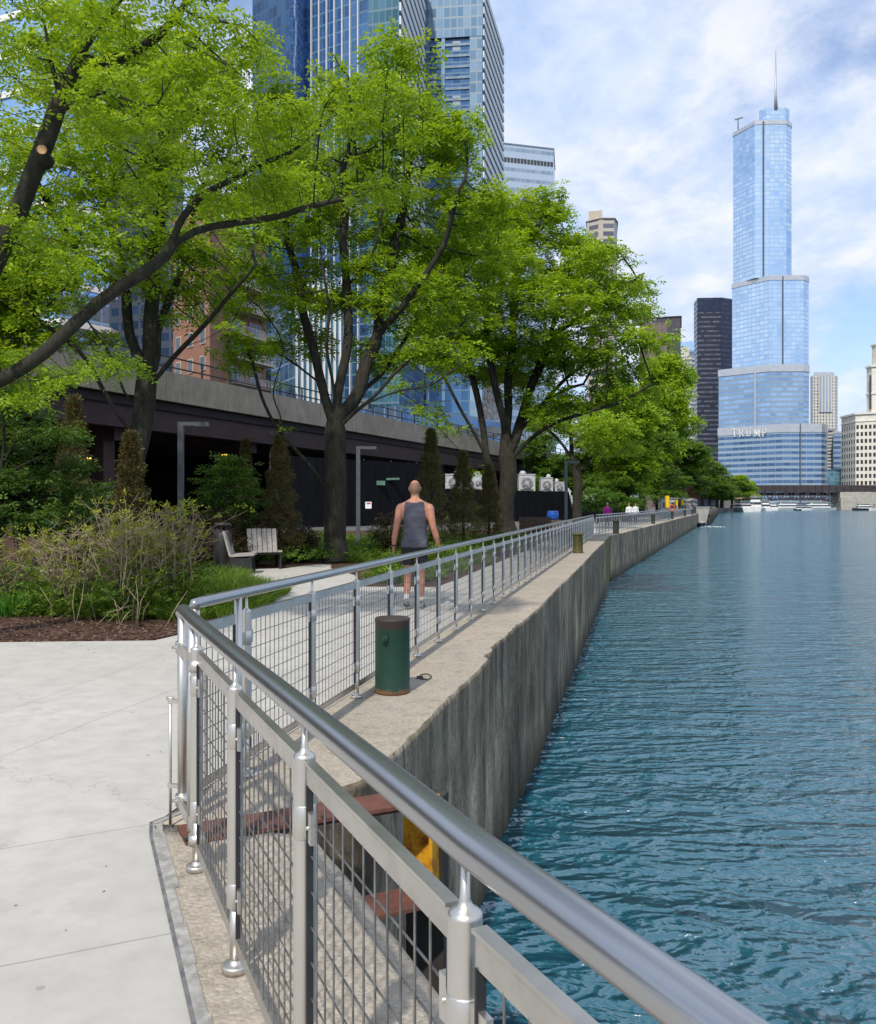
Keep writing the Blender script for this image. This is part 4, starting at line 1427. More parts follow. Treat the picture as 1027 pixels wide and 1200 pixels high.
pads = crown_pads(Y0, [(60, 50, 100, 60), (180, 35, 110, 55), (10, 130, 70, 70), (140, 120, 80, 40), (250, 105, 70, 50), (340, 150, 60, 30), (420, 110, 70, 45), (465, 60, 35, 40), (300, 215, 70, 22),
                       (210, 225, 60, 26), (420, 215, 70, 20), (40, 270, 50, 40), (20, 415, 45, 20), (100, 300, 45, 25), (270, 40, 50, 35), (70, 440, 45, 16), (125, 420, 36, 16), (15, 470, 36, 14)], 1.0, rng, 1.0)
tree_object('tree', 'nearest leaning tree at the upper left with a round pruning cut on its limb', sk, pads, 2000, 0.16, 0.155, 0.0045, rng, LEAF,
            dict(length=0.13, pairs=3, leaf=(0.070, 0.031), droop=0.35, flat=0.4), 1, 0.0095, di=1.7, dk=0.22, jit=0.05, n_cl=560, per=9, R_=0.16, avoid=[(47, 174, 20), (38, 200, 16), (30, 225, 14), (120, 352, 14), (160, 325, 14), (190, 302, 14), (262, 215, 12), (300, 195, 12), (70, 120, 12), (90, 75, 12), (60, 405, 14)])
near_tree = [o for o in bpy.data.objects if o.name.startswith('tree') and o.parent is None][-1]
c = Vector(P(49, 175, Y0 - 0.44))
m = MB(); ax = Vector((0.30, -0.92, 0.12)).normalized()
m.tube([c - ax * 0.26, c - ax * 0.08, c], [0.10, 0.066, 0.060], 18)
m.build('branch_stub', BARK, near_tree)
m = MB(); m.tube([c, c + ax * 0.004], [0.052, 0.050], 20)
m.build('pruning_cut', simple('fresh_cut_wood', (0.62, 0.40, 0.22), (0.50, 0.28, 0.14), 30, 0.8, 0, 0.2), near_tree)

# --- three big trees along the bed
Y1 = 20.0
sk = [[(X_at(158, Y1), Y1, 0)] + pix(Y1, [(158, 560), (160, 520), (163, 495), (168, 455), (172, 400), (176, 340), (180, 260), (190, 180), (200, 120)], [0, 0, 0, 0, 0, .1, .3, .6, .8]),
      pix(Y1, [(158, 508), (135, 478), (112, 450), (98, 425), (82, 408), (55, 385), (30, 360)], [0, -.1, -.2, -.3, -.5, -.8, -1.2]),
      pix(Y1, [(168, 440), (158, 410), (150, 395), (142, 340), (130, 270), (118, 200)], [0, .2, .3, .5, .7, .9]),
      pix(Y1, [(172, 458), (190, 432), (214, 408), (238, 378), (265, 345), (300, 310)], [0, -.2, -.4, -.8, -1.2, -1.6]),
      pix(Y1, [(170, 448), (186, 400), (206, 340), (226, 280), (235, 220)], [0, .3, .6, .8, .9]),
      pix(Y1, [(160, 480), (140, 435), (112, 392), (82, 340)], [0, .3, .7, 1.1]),
      pix(Y1, [(214, 408), (242, 398), (275, 380)], [-.4, -.8, -1.2]),
      pix(Y1, [(142, 345), (100, 300), (60, 250), (30, 190)], [.5, .2, -.3, -.8])]
pads = crown_pads(Y1, [(120, 190, 100, 60), (210, 170, 100, 70), (50, 330, 70, 45), (150, 290, 90, 45), (250, 290, 75, 45), (235, 350, 60, 28), (95, 400, 45, 18), (275, 120, 80, 60), (30, 210, 70, 70),
                       (60, 240, 60, 50), (150, 90, 110, 60), (300, 230, 60, 50)], 2.0, rng, 0.9)
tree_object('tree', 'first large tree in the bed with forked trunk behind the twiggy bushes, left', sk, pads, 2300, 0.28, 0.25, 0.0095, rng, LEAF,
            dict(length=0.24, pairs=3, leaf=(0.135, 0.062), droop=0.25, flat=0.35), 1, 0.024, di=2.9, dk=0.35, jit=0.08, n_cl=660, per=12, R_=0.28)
Y2 = 24.0
sk = [[(X_at(394, Y2), Y2, 0)] + pix(Y2, [(394, 600), (395, 550), (394, 510), (396, 480), (400, 420), (404, 350), (402, 270), (408, 180)], [0, 0, 0, 0, .1, .2, .3, .5]),
      pix(Y2, [(390, 590), (374, 555), (352, 528), (325, 500), (305, 470), (290, 430), (272, 380)], [0, -.2, -.4, -.6, -.9, -1.2, -1.5]),
      pix(Y2, [(392, 505), (378, 460), (368, 420), (352, 360), (335, 290), (325, 230)], [0, .2, .4, .7, 1, 1.2]),
      pix(Y2, [(400, 492), (418, 450), (436, 405), (452, 340), (468, 260), (482, 180)], [0, .1, .3, .6, .8, 1]),
      pix(Y2, [(402, 505), (425, 475), (460, 458), (495, 455), (525, 440), (560, 415)], [0, -.3, -.7, -1.0, -1.4, -1.8]),
      pix(Y2, [(330, 505), (318, 480), (318, 440), (330, 400)], [-.6, -.4, 0, .4]),
      pix(Y2, [(398, 500), (416, 468), (450, 438), (480, 400), (502, 358)], [0, .3, .7, 1.1, 1.4]),
      pix(Y2, [(396, 490), (385, 430), (388, 360), (376, 300), (370, 220)], [0, -.3, -.6, -.9, -1.2]),
      pix(Y2, [(374, 450), (342, 420), (312, 402)], [.2, .6, .9]),
      pix(Y2, [(425, 475), (470, 432), (510, 402), (545, 376)], [-.3, 0, .3, .5]),
      pix(Y2, [(404, 340), (440, 290), (450, 220)], [.2, -.3, -.6]),
      pix(Y2, [(440, 400), (480, 350), (520, 280), (545, 210)], [.3, -.2, -.6, -1])]
pads = crown_pads(Y2, [(400, 175, 90, 50), (485, 160, 75, 42), (535, 200, 42, 42), (335, 250, 75, 50), (425, 255, 90, 45), (510, 265, 75, 45), (320, 340, 65, 32), (405, 330, 80, 35), (485, 350, 75, 38),
                       (545, 330, 45, 45), (290, 410, 40, 22), (530, 410, 38, 18), (350, 400, 45, 20), (450, 420, 40, 18), (555, 235, 38, 38), (565, 290, 40, 34), (545, 165, 32, 32), (440, 120, 60, 30)], 1.8, rng, 0.9)
tree_object('tree', 'second large tree with several upright limbs, left of the walking man', sk, pads, 2900, 0.28, 0.30, 0.0105, rng, LEAF,
            dict(length=0.24, pairs=3, leaf=(0.135, 0.062), droop=0.2, flat=0.35), 1, 0.024, di=2.9, dk=0.35, jit=0.08, n_cl=1080, per=12, R_=0.29)
Y3 = 36.0
sk = [[(X_at(597, Y3), Y3, 0)] + pix(Y3, [(596, 590), (594, 550), (592, 520), (594, 470), (598, 400), (602, 330), (604, 270)], [0, 0, 0, .2, .4, .6, .8]),
      pix(Y3, [(590, 600), (578, 570), (570, 540), (555, 512), (538, 480), (520, 440), (500, 400)], [0, -.2, -.4, -.6, -1, -1.3, -1.6]),
      pix(Y3, [(594, 535), (612, 490), (630, 440), (648, 390), (660, 320)], [0, .3, .6, 1, 1.4]),
      pix(Y3, [(594, 545), (615, 515), (650, 492), (690, 480), (725, 472), (765, 450)], [0, -.4, -.9, -1.3, -1.7, -2.2]),
      pix(Y3, [(570, 540), (564, 490), (552, 430), (540, 360), (530, 310)], [-.4, 0, .4, .8, 1.2]),
      pix(Y3, [(578, 565), (548, 538), (516, 502), (490, 472), (466, 452)], [-.2, -.7, -1.2, -1.6, -2]),
      pix(Y3, [(597, 520), (626, 480), (662, 442), (702, 418)], [.1, .6, 1, 1.4]),
      pix(Y3, [(592, 512), (576, 450), (570, 380), (576, 310)], [.1, -.4, -.8, -1.1]),
      pix(Y3, [(612, 492), (642, 470), (684, 450)], [.3, -.2, -.6]),
      pix(Y3, [(555, 512), (530, 500), (500, 480)], [-.6, -.2, .2]),
      pix(Y3, [(650, 400), (690, 370), (725, 340), (755, 320)], [1, .6, .2, -.2])]
pads = crown_pads(Y3, [(600, 265, 70, 32), (655, 300, 62, 40), (560, 320, 75, 50), (645, 365, 90, 45), (712, 335, 42, 26), (600, 420, 90, 30), (690, 405, 62, 32), (520, 400, 55, 32), (725, 460, 55, 16),
                       (655, 470, 55, 16), (745, 330, 22, 14), (740, 360, 28, 12), (560, 380, 70, 30), (625, 240, 40, 18), (500, 340, 40, 40), (702, 300, 45, 22), (728, 360, 38, 20), (740, 400, 40, 18), (715, 430, 45, 16), (520, 300, 36, 40)], 2.4, rng, 0.9)
tree_object('tree', 'third large spreading tree with joined trunks, right of the walking man', sk, pads, 3300, 0.36, 0.40, 0.013, rng, LEAF,
            dict(length=0.32, pairs=3, leaf=(0.185, 0.085), droop=0.15, flat=0.35), 1, 0.031, di=3.8, dk=0.46, jit=0.10, n_cl=1420, per=11, R_=0.39)
Y4 = 58.0
sk = [[(X_at(677, Y4), Y4, 0)] + pix(Y4, [(676, 570), (673, 545), (670, 520), (668, 495)]), pix(Y4, [(674, 555), (690, 540), (715, 520)]), pix(Y4, [(672, 540), (655, 515), (640, 500)])]
pads = crown_pads(Y4, [(670, 490, 40, 18), (705, 505, 35, 18), (645, 495, 30, 14), (720, 525, 25, 10)], 1.5, rng, 0.9)
tree_object('tree', 'slim young tree in front of the far end of the elevated roadway', sk, pads, 1500, 0.40, 0.30, 0.007, rng, LEAF,
            dict(length=0.40, pairs=3, leaf=(0.2, 0.095), droop=0.15, flat=0.4), 2, 0.03, di=4, dk=0.5, jit=0.12, n_cl=260, per=10, R_=0.45)


# --- far trees: three shapes reused as copies
def far_tree(seed, mat, leaf, wide=1.0, n=1300, up=0.0):
    r = np.random.default_rng(seed)
    sk = [[(0, 0, 0), (0.1, 0, 1.6), (0.0, .1, 3.2), (0.2, 0, 5.5), (0.1, 0, 8.0)], [(0, 0, 2.0), (-1.2, .2, 3.6), (-2.2, 0, 5.2)], [(0, 0, 2.4), (1.3, -.3, 4.0), (2.4, .2, 5.6)], [(0, 0, 2.8), (.2, 1.4, 4.5)], [(0, 0, 2.6), (-.3, -1.5, 4.2)]]
    pd = []
    for k in range(11):
        a = r.uniform(0, 6.28); rr = r.uniform(0.4, 2.6) * wide; z = r.uniform(3.2, 8.6)
        rr *= 1.0 if z < 7 else 0.55
        pd.append(((rr * math.cos(a), rr * math.sin(a), z), (1.5 * wide, 1.5 * wide, 1.0)))
    pd.append(((0, 0, 9.0), (1.2, 1.2, 0.9)))
    rt = thing('tree', 'x', 'tree', (0, 0, 0))
    tree_object('tree', '', sk, pd, n, 0.36, 0.28, 0.007, r, mat, dict(length=0.45, pairs=3, leaf=(leaf, leaf * .5), droop=0.15, flat=0.45), 2, 0.03, di=3.6, dk=0.42, jit=0.12, root=rt, n_cl=560, per=9, R_=0.42)
    return rt
protos = [far_tree(21, LEAF, 0.26), far_tree(22, LEAF_D, 0.26, 1.05), far_tree(23, LEAF_D, 0.28, 1.2)]
ft = [  # px, Y, top row, half width px, proto, label
    (735, 85, 450, 60, 0, 'bright green tree behind the people in white shirts'),
    (778, 150, 412, 50, 0, 'tall bright tree whose crown overlaps the dark office tower'),
    (700, 108, 500, 46, 1, 'dark tree between the slim young tree and the bright green one'),
    (752, 118, 470, 48, 1, 'dense tree behind the yellow life ring stand'),
    (783, 192, 500, 50, 2, 'dense dark tree over the end of the promenade wall'),
    (722, 84, 552, 26, 2, 'low pale green tree just behind the far railing bend'),
    (824, 350, 530, 26, 2, 'rounded green tree on the bank past the end of the promenade'),
    (846, 500, 548, 24, 1, 'small green tree on the bank left of the moored boats'),
    (858, 560, 560, 20, 2, 'low round tree on the bank between the small green tree and the pale one'),
    (841, 470, 557, 20, 1, 'low dark tree at the waterside of the far dock'),
    (879, 668, 563, 14, 0, 'last small tree on the bank at the left end of the bridge'),
    (868, 620, 556, 20, 0, 'pale green tree on the bank right above the moored boats'),
    (832, 440, 550, 22, 1, 'dark round tree squeezed behind the bank trees'),
    (640, 118, 505, 40, 1, 'dark tree behind the roadway end and white machinery'),
    (770, 140, 545, 30, 2, 'low bushy tree in front of the dense trees by the wall'),
    (-40, 21, 250, 150, 0, 'leafy tree at the far left edge behind the nearest tree'),
]
used = set()
for px, Y, top, hw, k, lab in ft:
    kids = {protos[k]: children(protos[k])}
    for c_ in kids[protos[k]]: kids[c_] = []
    o = protos[k] if k not in used else copy_tree(protos[k], None, kids)
    used.add(k)
    h = Z_at(top, Y); w_ = hw * Y / FPX
    o.location = (X_at(px, Y), Y, 0)
    o['label'] = lab; o['group'] = 'trees along the river bank'
    o.rotation_euler = (0, 0, R((px * 37) % 360))
    o.scale = (w_ / 3.5, w_ / 3.5, h / 9.9)


# --- slim bronzed conifers
def conifer(label, px, Y, top, hwpx, r_, green=0.35, base=0.0):
    x = X_at(px, Y); H = Z_at(top, Y); Rm = hwpx * Y / FPX
    root = thing('conifer', label, 'conifer', (x, Y, base), 'slim bronzed conifers in the bed')
    m = MB(); m.tube([(x, Y, base), (x + .02, Y, H * .5), (x, Y, H * .97)], [.06, .04, .008], 8); m.build('trunk', BARK, root)
    n = int(1500 + 1500 * Rm)
    t = r_.uniform(0, 1, n) ** 0.8
    rr = Rm * (1 - t) ** 0.75 * (0.55 + 0.6 * r_.uniform(0, 1, n) ** .5) * (1 + 0.22 * np.sin(t * 37 + r_.uniform(0, 6)))
    a = r_.uniform(0, 2 * np.pi, n)
    p = np.stack([x + rr * np.cos(a), Y + rr * np.sin(a), base + 0.12 + (H - base - .12) * t], 1)
    d = np.stack([np.cos(a) * .5, np.sin(a) * .5, np.full(n, 0.85)], 1)
    V, F, sid = sprays(p, r_, length=0.14, pairs=3, leaf=(0.075, 0.026), droop=-0.6, flat=0.8, dirs=d)
    tn = np.clip(r_.uniform(0, .75, n) + green * (r_.uniform(0, 1, n) > .35) * .9, 0, 1)[sid]
    np_mesh('foliage', V, F, BROWNF, root, tint=tn)
for lab, px, Y, top, hw, g_ in [
        ('tall bronzed conifer at far left beside the dark evergreen shrub', 86, 17.5, 470, 24, .35),
        ('bronzed conifer directly in front of the first forked tree trunk', 153, 16.5, 512, 23, .25),
        ('bronzed conifer just behind the two slatted seats', 328, 23.4, 514, 23, .25),
        ('tall bronzed conifer right behind the walking man', 505, 28, 506, 21, .45),
        ('bronzed conifer second to the right of the walking man', 543, 29, 533, 19, .5),
        ('bronzed conifer third to the right of the walking man, against the joined trunks', 573, 31, 548, 16, .3),
        ('small thin conifer between the round green shrub and the second lamp post', 288, 26.5, 518, 9, .4)]:
    conifer(lab, px, Y, top, hw, rng, g_)


# --- leafy shrubs
def shrub(name, label, px, Y, top, bottom_px, hwpx, mat, r_, n, leaf, cat='shrub', group=None, layers=False, dens=1.0):
    x = X_at(px, Y); H = Z_at(top, Y); w_ = hwpx * Y / FPX; z0 = max(0.0, Z_at(bottom_px, Y))
    root = thing(name, label, cat, (x, Y, 0), group)
    m = MB()
    for k in range(7):
        a = r_.uniform(0, 6.28); q = r_.uniform(.3, .85)
        m.tube([(x, Y, 0), (x + .25 * w_ * q * math.cos(a), Y + .25 * w_ * q * math.sin(a), H * .35), (x + w_ * q * math.cos(a), Y + w_ * q * math.sin(a), H * (.5 + .4 * r_.uniform()))], [.035, .022, .006], 6)
    m.build('stem', BARK, root)
    u = unit(r_.normal(size=(n, 3))) * r_.uniform(0.25, 1, (n, 1)) ** .45
    bl = 1 + 0.25 * np.sin(u[:, 0] * 5 + r_.uniform(0, 6)) * np.sin(u[:, 2] * 7 + r_.uniform(0, 6))
    p = np.stack([x + u[:, 0] * w_ * bl, Y + u[:, 1] * w_ * bl * .8, (z0 + H) / 2 + u[:, 2] * (H - z0) / 2], 1)
    if layers: p[:, 2] = np.round(p[:, 2] / .28) * .28 + r_.normal(0, .045, n)
    p[:, 2] = np.maximum(p[:, 2], 0.05)
    V, F, sid = sprays(p, r_, length=leaf * 2.4, pairs=3, leaf=(leaf, leaf * .5), droop=.1, flat=.5)
    tn = np.clip(r_.uniform(0, .7, n) + .3 * u[:, 2], 0, 1)[sid]
    np_mesh('foliage', V, F, mat, root, tint=tn)
    return root
shrub('shrub', 'round layered green shrub between the first lamp post and the slim conifers', 268, 22.6, 530, 622, 38, LEAF_D, rng, 900, .11, layers=True)
Ye = 14.5
sk = [[(X_at(-10, Ye), Ye, 0)] + pix(Ye, [(-8, 620), (-4, 560), (4, 500), (10, 445)]), pix(Ye, [(-6, 580), (30, 545), (70, 520)]), pix(Ye, [(-4, 545), (30, 505), (60, 480)]), pix(Ye, [(-4, 600), (40, 590), (85, 575)]), pix(Ye, [(-8, 560), (-50, 520), (-80, 490)])]
pads = crown_pads(Ye, [(5, 455, 34, 14), (45, 478, 34, 9), (-25, 490, 45, 12), (60, 512, 42, 9), (10, 525, 40, 9), (70, 545, 38, 9), (20, 560, 50, 10), (80, 578, 34, 9), (30, 598, 60, 10), (-40, 560, 50, 25), (60, 618, 50, 12)], 0.5, rng, 0.9)
tree_object('evergreen_shrub', 'tall loose dark evergreen at the left edge with layered branches', sk, pads, 900, 0.2, 0.09, 0.005, rng, LEAF_E,
            dict(length=0.16, pairs=3, leaf=(0.085, 0.036), droop=0.1, flat=0.35), 1, 0.02, di=2, dk=0.25, jit=0.06, n_cl=430, per=8, R_=0.17, cat='shrub')
shrub('shrub', 'dark evergreen shrub low at the left edge under the first tree', 118, 17.0, 560, 650, 34, LEAF_E, rng, 700, .08)
for px, Y, top, hw, lab in [(255, 21.8, 594, 34, 'low brown hedge shrub left behind the seats'), (300, 23.0, 596, 30, 'low brown hedge shrub right behind the seats'), (350, 24.2, 612, 24, 'low brown shrub beside the second trunk'),
                            (455, 26, 600, 22, 'dark brown shrub behind the walking man, left'), (215, 19.5, 604, 26, 'low brown shrub behind the right end of the twiggy bushes')]:
    shrub('shrub', lab, px, Y, top, 668, hw, HEDGE_B, rng, 900, .07, group='brown shrubs in the bed')
for px, Y, top, hw, lab in [(735, 96, 566, 30, 'pale bushy shrub behind the person in magenta'), (700, 72, 570, 24, 'small green bush by the black hoarding'), (790, 158, 562, 16, 'green bush at the end of the wall')]:
    shrub('shrub', lab, px, Y, top, 600, hw, LEAF_D, rng, 900, .2)
for px, Y, lab in [(778, 160, 'dark purple shrub beyond the life ring stand, left of its pair'), (803, 182, 'dark purple shrub near the end of the wall, right of its pair')]:
    shrub('shrub', lab, px, Y, 568, 598, 16, REDL, rng, 700, .22)


# --- twiggy bushes in front of the bed
def twig_bush(label, px, Y, top, hwpx, r_, nst, leaf_n):
    x = X_at(px, Y); H = Z_at(top, Y); w_ = hwpx * Y / FPX
    root = thing('twiggy_bush', label, 'bush', (x, Y, 0), 'twiggy bushes along the mulch')
    m = MB(); tips = []
    for k in range(nst):
        a = r_.uniform(0, 6.28); q = r_.uniform(.15, 1) ** .6; h = H * r_.uniform(.5, 1.0) * (1.08 - .3 * q)
        b0 = Vector((x + .18 * w_ * math.cos(a), Y + .18 * w_ * math.sin(a), 0.0))
        e = Vector((x + w_ * q * math.cos(a), Y + w_ * q * math.sin(a) * .7, h))
        md = b0.lerp(e, .5) + Vector((r_.normal(0, .06), r_.normal(0, .06), .16 * h))
        m1 = b0.lerp(md, .5) + Vector((r_.normal(0, .04), r_.normal(0, .04), .06))
        m.tube([b0, m1, md, e], [.012, .010, .0075, .004], 5, caps=False); tips.append(e)
        for j in range(6):
            t = r_.uniform(.25, .95); s0 = (b0.lerp(md, t * 2) if t < .5 else md.lerp(e, t * 2 - 1))
            e2 = s0 + Vector((r_.normal(0, .2), r_.normal(0, .16), r_.uniform(.05, .32)))
            m2 = s0.lerp(e2, .5) + Vector((r_.normal(0, .03), r_.normal(0, .03), -.01))
            m.tube([s0, m2, e2], [.0055, .004, .002], 4, caps=False); tips.append(e2)
            for i in range(2):
                e3 = m2.lerp(e2, r_.uniform(0, 1)) + Vector((r_.normal(0, .09), r_.normal(0, .09), r_.uniform(-.02, .14)))
                m.tube([m2.lerp(e2, .3), e3], [.003, .0016], 3, caps=False); tips.append(e3)
    m.build('stem', TWIG, root)
    T = np.array([tuple(t) for t in tips])
    pick = T[r_.choice(len(T), leaf_n)] + r_.normal(0, .02, (leaf_n, 3))
    big = pick[:, 2] > H * .62
    V, F, sid = sprays(pick, r_, length=.075, pairs=2, leaf=(.065, .03), droop=-.5, flat=.7)
    np_mesh('leaves', V, F, PALEL, root, tint=np.clip(r_.uniform(0, .6, leaf_n) + .35 * big, 0, 1)[sid])
    leaf_n *= 3
    low = np.stack([x + r_.normal(0, w_ * .45, leaf_n), Y + r_.normal(0, w_ * .35, leaf_n), np.abs(r_.normal(0, H * .16, leaf_n)) + .03], 1)
    V, F, sid = sprays(low, r_, length=.1, pairs=3, leaf=(.07, .026), droop=-.5, flat=.7)
    np_mesh('low_growth', V, F, GRASSM, root, tint=r_.uniform(.1, .8, leaf_n)[sid])
twig_bush('left twiggy bush of bare pale stems above the iris leaves', 82, 12.6, 590, 62, rng, 30, 240)
twig_bush('middle twiggy bush with yellow leaves at its stem tips', 150, 12.2, 572, 52, rng, 30, 340)
twig_bush('right twiggy bush, tallest leaf tips, beside the railing end', 207, 12.8, 570, 50, rng, 32, 360)
twig_bush('low twiggy bush reaching out at the far left edge', 10, 13.4, 612, 50, rng, 22, 180)


# --- blades: grasses, irises
def blades(name, label_kind, areas, r_, mat, per, hgt, wid, lean=.5):
    C0, D, Hh = [], [], []
    for (cx, cy, rx, ry, k) in areas:
        n = int(per * k)
        u = unit(r_.normal(size=(n, 2))) * r_.uniform(0, 1, (n, 1)) ** .5
        C0.append(np.stack([cx + u[:, 0] * rx, cy + u[:, 1] * ry, np.full(n, .01)], 1))
        D.append(np.concatenate([u * lean + r_.normal(0, lean * .6, (n, 2)), np.ones((n, 1))], 1))
        Hh.append(hgt * k ** .25 * r_.uniform(.5, 1.15, n) * (1 - .35 * (u ** 2).sum(1)))
    C0, D, Hh = np.concatenate(C0), unit(np.concatenate(D)), np.concatenate(Hh)
    n = len(C0)
    sd = unit(np.cross(D, r_.normal(size=(n, 3)))) * (wid * r_.uniform(.6, 1.3, n))[:, None]
    mid = C0 + D * (Hh * .6)[:, None]
    tip = mid + unit(D * np.array([2.2, 2.2, .55])) * (Hh * .5)[:, None]
    V = np.stack([C0 - sd * .5, C0 + sd * .5, mid + sd * .5, mid - sd * .5, tip + sd * .06, tip - sd * .06], 1).reshape(-1, 3)
    b = np.arange(n)[:, None] * 6
    F = np.concatenate([b + np.array([[0, 1, 2, 3]]), b + np.array([[3, 2, 4, 5]])])
    tn = np.clip(r_.uniform(0, .8, n) + .15, 0, 1)
    return np_mesh(name, V, F, mat, None, tint=np.concatenate([tn, tn]))
ar = [(-2.95, 13.6, .32, 1.6, 1.2), (-3.3, 14.8, .55, 1.4, 1.3), (-2.9, 15.4, .25, .7, .6), (-4.0, 16.4, .7, 1.0, 1.2), (-3.5, 12.6, .5, .8, .9), (-4.6, 18.4, .6, 1.0, 1.0), (-4.9, 14.5, 1.0, 1.5, 1.2), (-6.2, 13.8, 1.0, 1.2, 1.0), (-4.4, 12.6, .8, .6, .7)]
o = blades('grass', '', ar, rng, GRASSM, 1500, .36, .011, .5); tag(o, kind='stuff')
ar = []
for px, py in [(-15, 690), (8, 672), (28, 688), (48, 676), (15, 700), (-30, 665), (40, 698), (62, 690), (5, 650), (30, 655)]:
    Y = FPX * EYE / (py + 22 - HY); ar.append((X_at(px, Y), Y, .28, .25, .5))
o = blades('iris_leaves', '', ar, rng, IRIS, 260, .42, .035, .35); tag(o, kind='stuff')
# low growth of the second bed
ar = []
r2 = random.Random(5)
def inside(x, y, poly):
    c = False; j = len(poly) - 1
    for i in range(len(poly)):
        if (poly[i][1] > y) != (poly[j][1] > y) and x < (poly[j][0] - poly[i][0]) * (y - poly[i][1]) / (poly[j][1] - poly[i][1]) + poly[i][0]: c = not c
        j = i
    return c
while len(ar) < 85:
    y = r2.uniform(17.4, 40); x = r2.uniform(-6.5, far_fence(y) - 2.1)
    if inside(x, y, BED2) and inside(x + .35, y - .35, BED2) and inside(x - .3, y - .3, BED2): ar.append((x, y, r2.uniform(.35, .8), r2.uniform(.35, .8), r2.uniform(.5, 1.1)))
o = blades('ground_cover', '', ar, rng, GRASSM, 520, .46, .02, .6); tag(o, kind='stuff')
pts = []
for (x, y, rx, ry, k) in ar[::2] + [(-4.4, 22.6, 1.0, .5, 1), (-3.4, 23.6, .8, .6, 1), (-2.5, 24.6, .8, .7, 1), (-5.5, 22.4, .6, .5, 1)]:
    n = 120; u = rng.normal(size=(n, 3)) * [rx * .5, ry * .5, .14]; pts.append(np.array([x, y, .22]) + np.abs(u) * [1, 1, 1] * np.sign(rng.normal(size=(n, 3)) * [1, 1, 0] + [0, 0, 1]))
pts = np.concatenate(pts)
V, F, sid = sprays(pts, rng, length=.2, pairs=3, leaf=(.09, .045), droop=0, flat=.6)
o = np_mesh('ground_cover', V, F, LEAF_D, None, tint=rng.uniform(0.1, 1, len(pts))[sid]); tag(o, kind='stuff')
# dry straw-like stalks at the front of the mulch
m = MB()
for k in range(16):
    px = rng.uniform(60, 205); Y = rng.uniform(10.9, 11.8); x = X_at(px, Y)
    e = Vector((x + rng.normal(0, .22), Y + rng.normal(0, .12), rng.uniform(.2, .65)))
    m.tube([(x, Y, .0), Vector((x, Y, 0)).lerp(e, .5) + Vector((rng.normal(0, .05), 0, .06)), e], [.006, .005, .002], 4)
tag(m.build('dry_stalks', TWIG), kind='stuff')
# loose bark chips
n = 2600
x = rng.uniform(-5.6, -2.9, n); y = rng.uniform(10.0, 12.6, n)
k = np.array([inside(a, b, BED1) for a, b in zip(x, y)])
c = np.stack([x, y, rng.uniform(.016, .035, n)], 1)[k]
a = unit(rng.normal(size=c.shape) * [1, 1, .3]) * rng.uniform(.012, .04, (len(c), 1)); b = unit(np.cross(a, rng.normal(size=c.shape) * .4 + [0, 0, 1])) * rng.uniform(.006, .012, (len(c), 1))
V, F = leaf_quads(c, a, b)
CHIP = leaf_mat('bark_chips', (0.04, 0.022, 0.015), (0.10, 0.058, 0.04), (0.23, 0.155, 0.11), 0.02)
o = np_mesh('bark_chips', V, F, CHIP, None, tint=rng.uniform(0, 1, len(c))); tag(o, kind='stuff')
# fallen bud scales and grit on the paving
n = 900
x = rng.uniform(-6, 1.5, n); y = rng.uniform(1.8, 24, n)
edge = np.where(rng.uniform(0, 1, n) < .5, 1, 0)
y = np.where(edge == 1, 10.1 - np.abs(rng.normal(0, .5, n)), y)
k = np.array([(a < (pj(b) - .05 if b < 4.4 else far_fence(b) - .2)) and not inside(a, b, BED1) and not inside(a, b, BED2) for a, b in zip(x, y)])
c = np.stack([x, y, np.full(n, -.002)], 1)[k]
a = unit(rng.normal(size=c.shape) * [1, 1, .1]) * rng.uniform(.003, .011, (len(c), 1)); b = unit(np.cross(a, rng.normal(size=c.shape) * .2 + [0, 0, 1])) * rng.uniform(.002, .005, (len(c), 1))
V, F = leaf_quads(c, a, b)
o = np_mesh('leaf_litter', V, F, CHIP, None, tint=rng.uniform(0, 1, len(c))); tag(o, kind='stuff')
# ---------------------------------------------------------------- buildings
def poly_px(lst):
    """plan corners given as (photo column, distance)"""
    return [(X_at(px, Y), Y) for px, Y in lst]


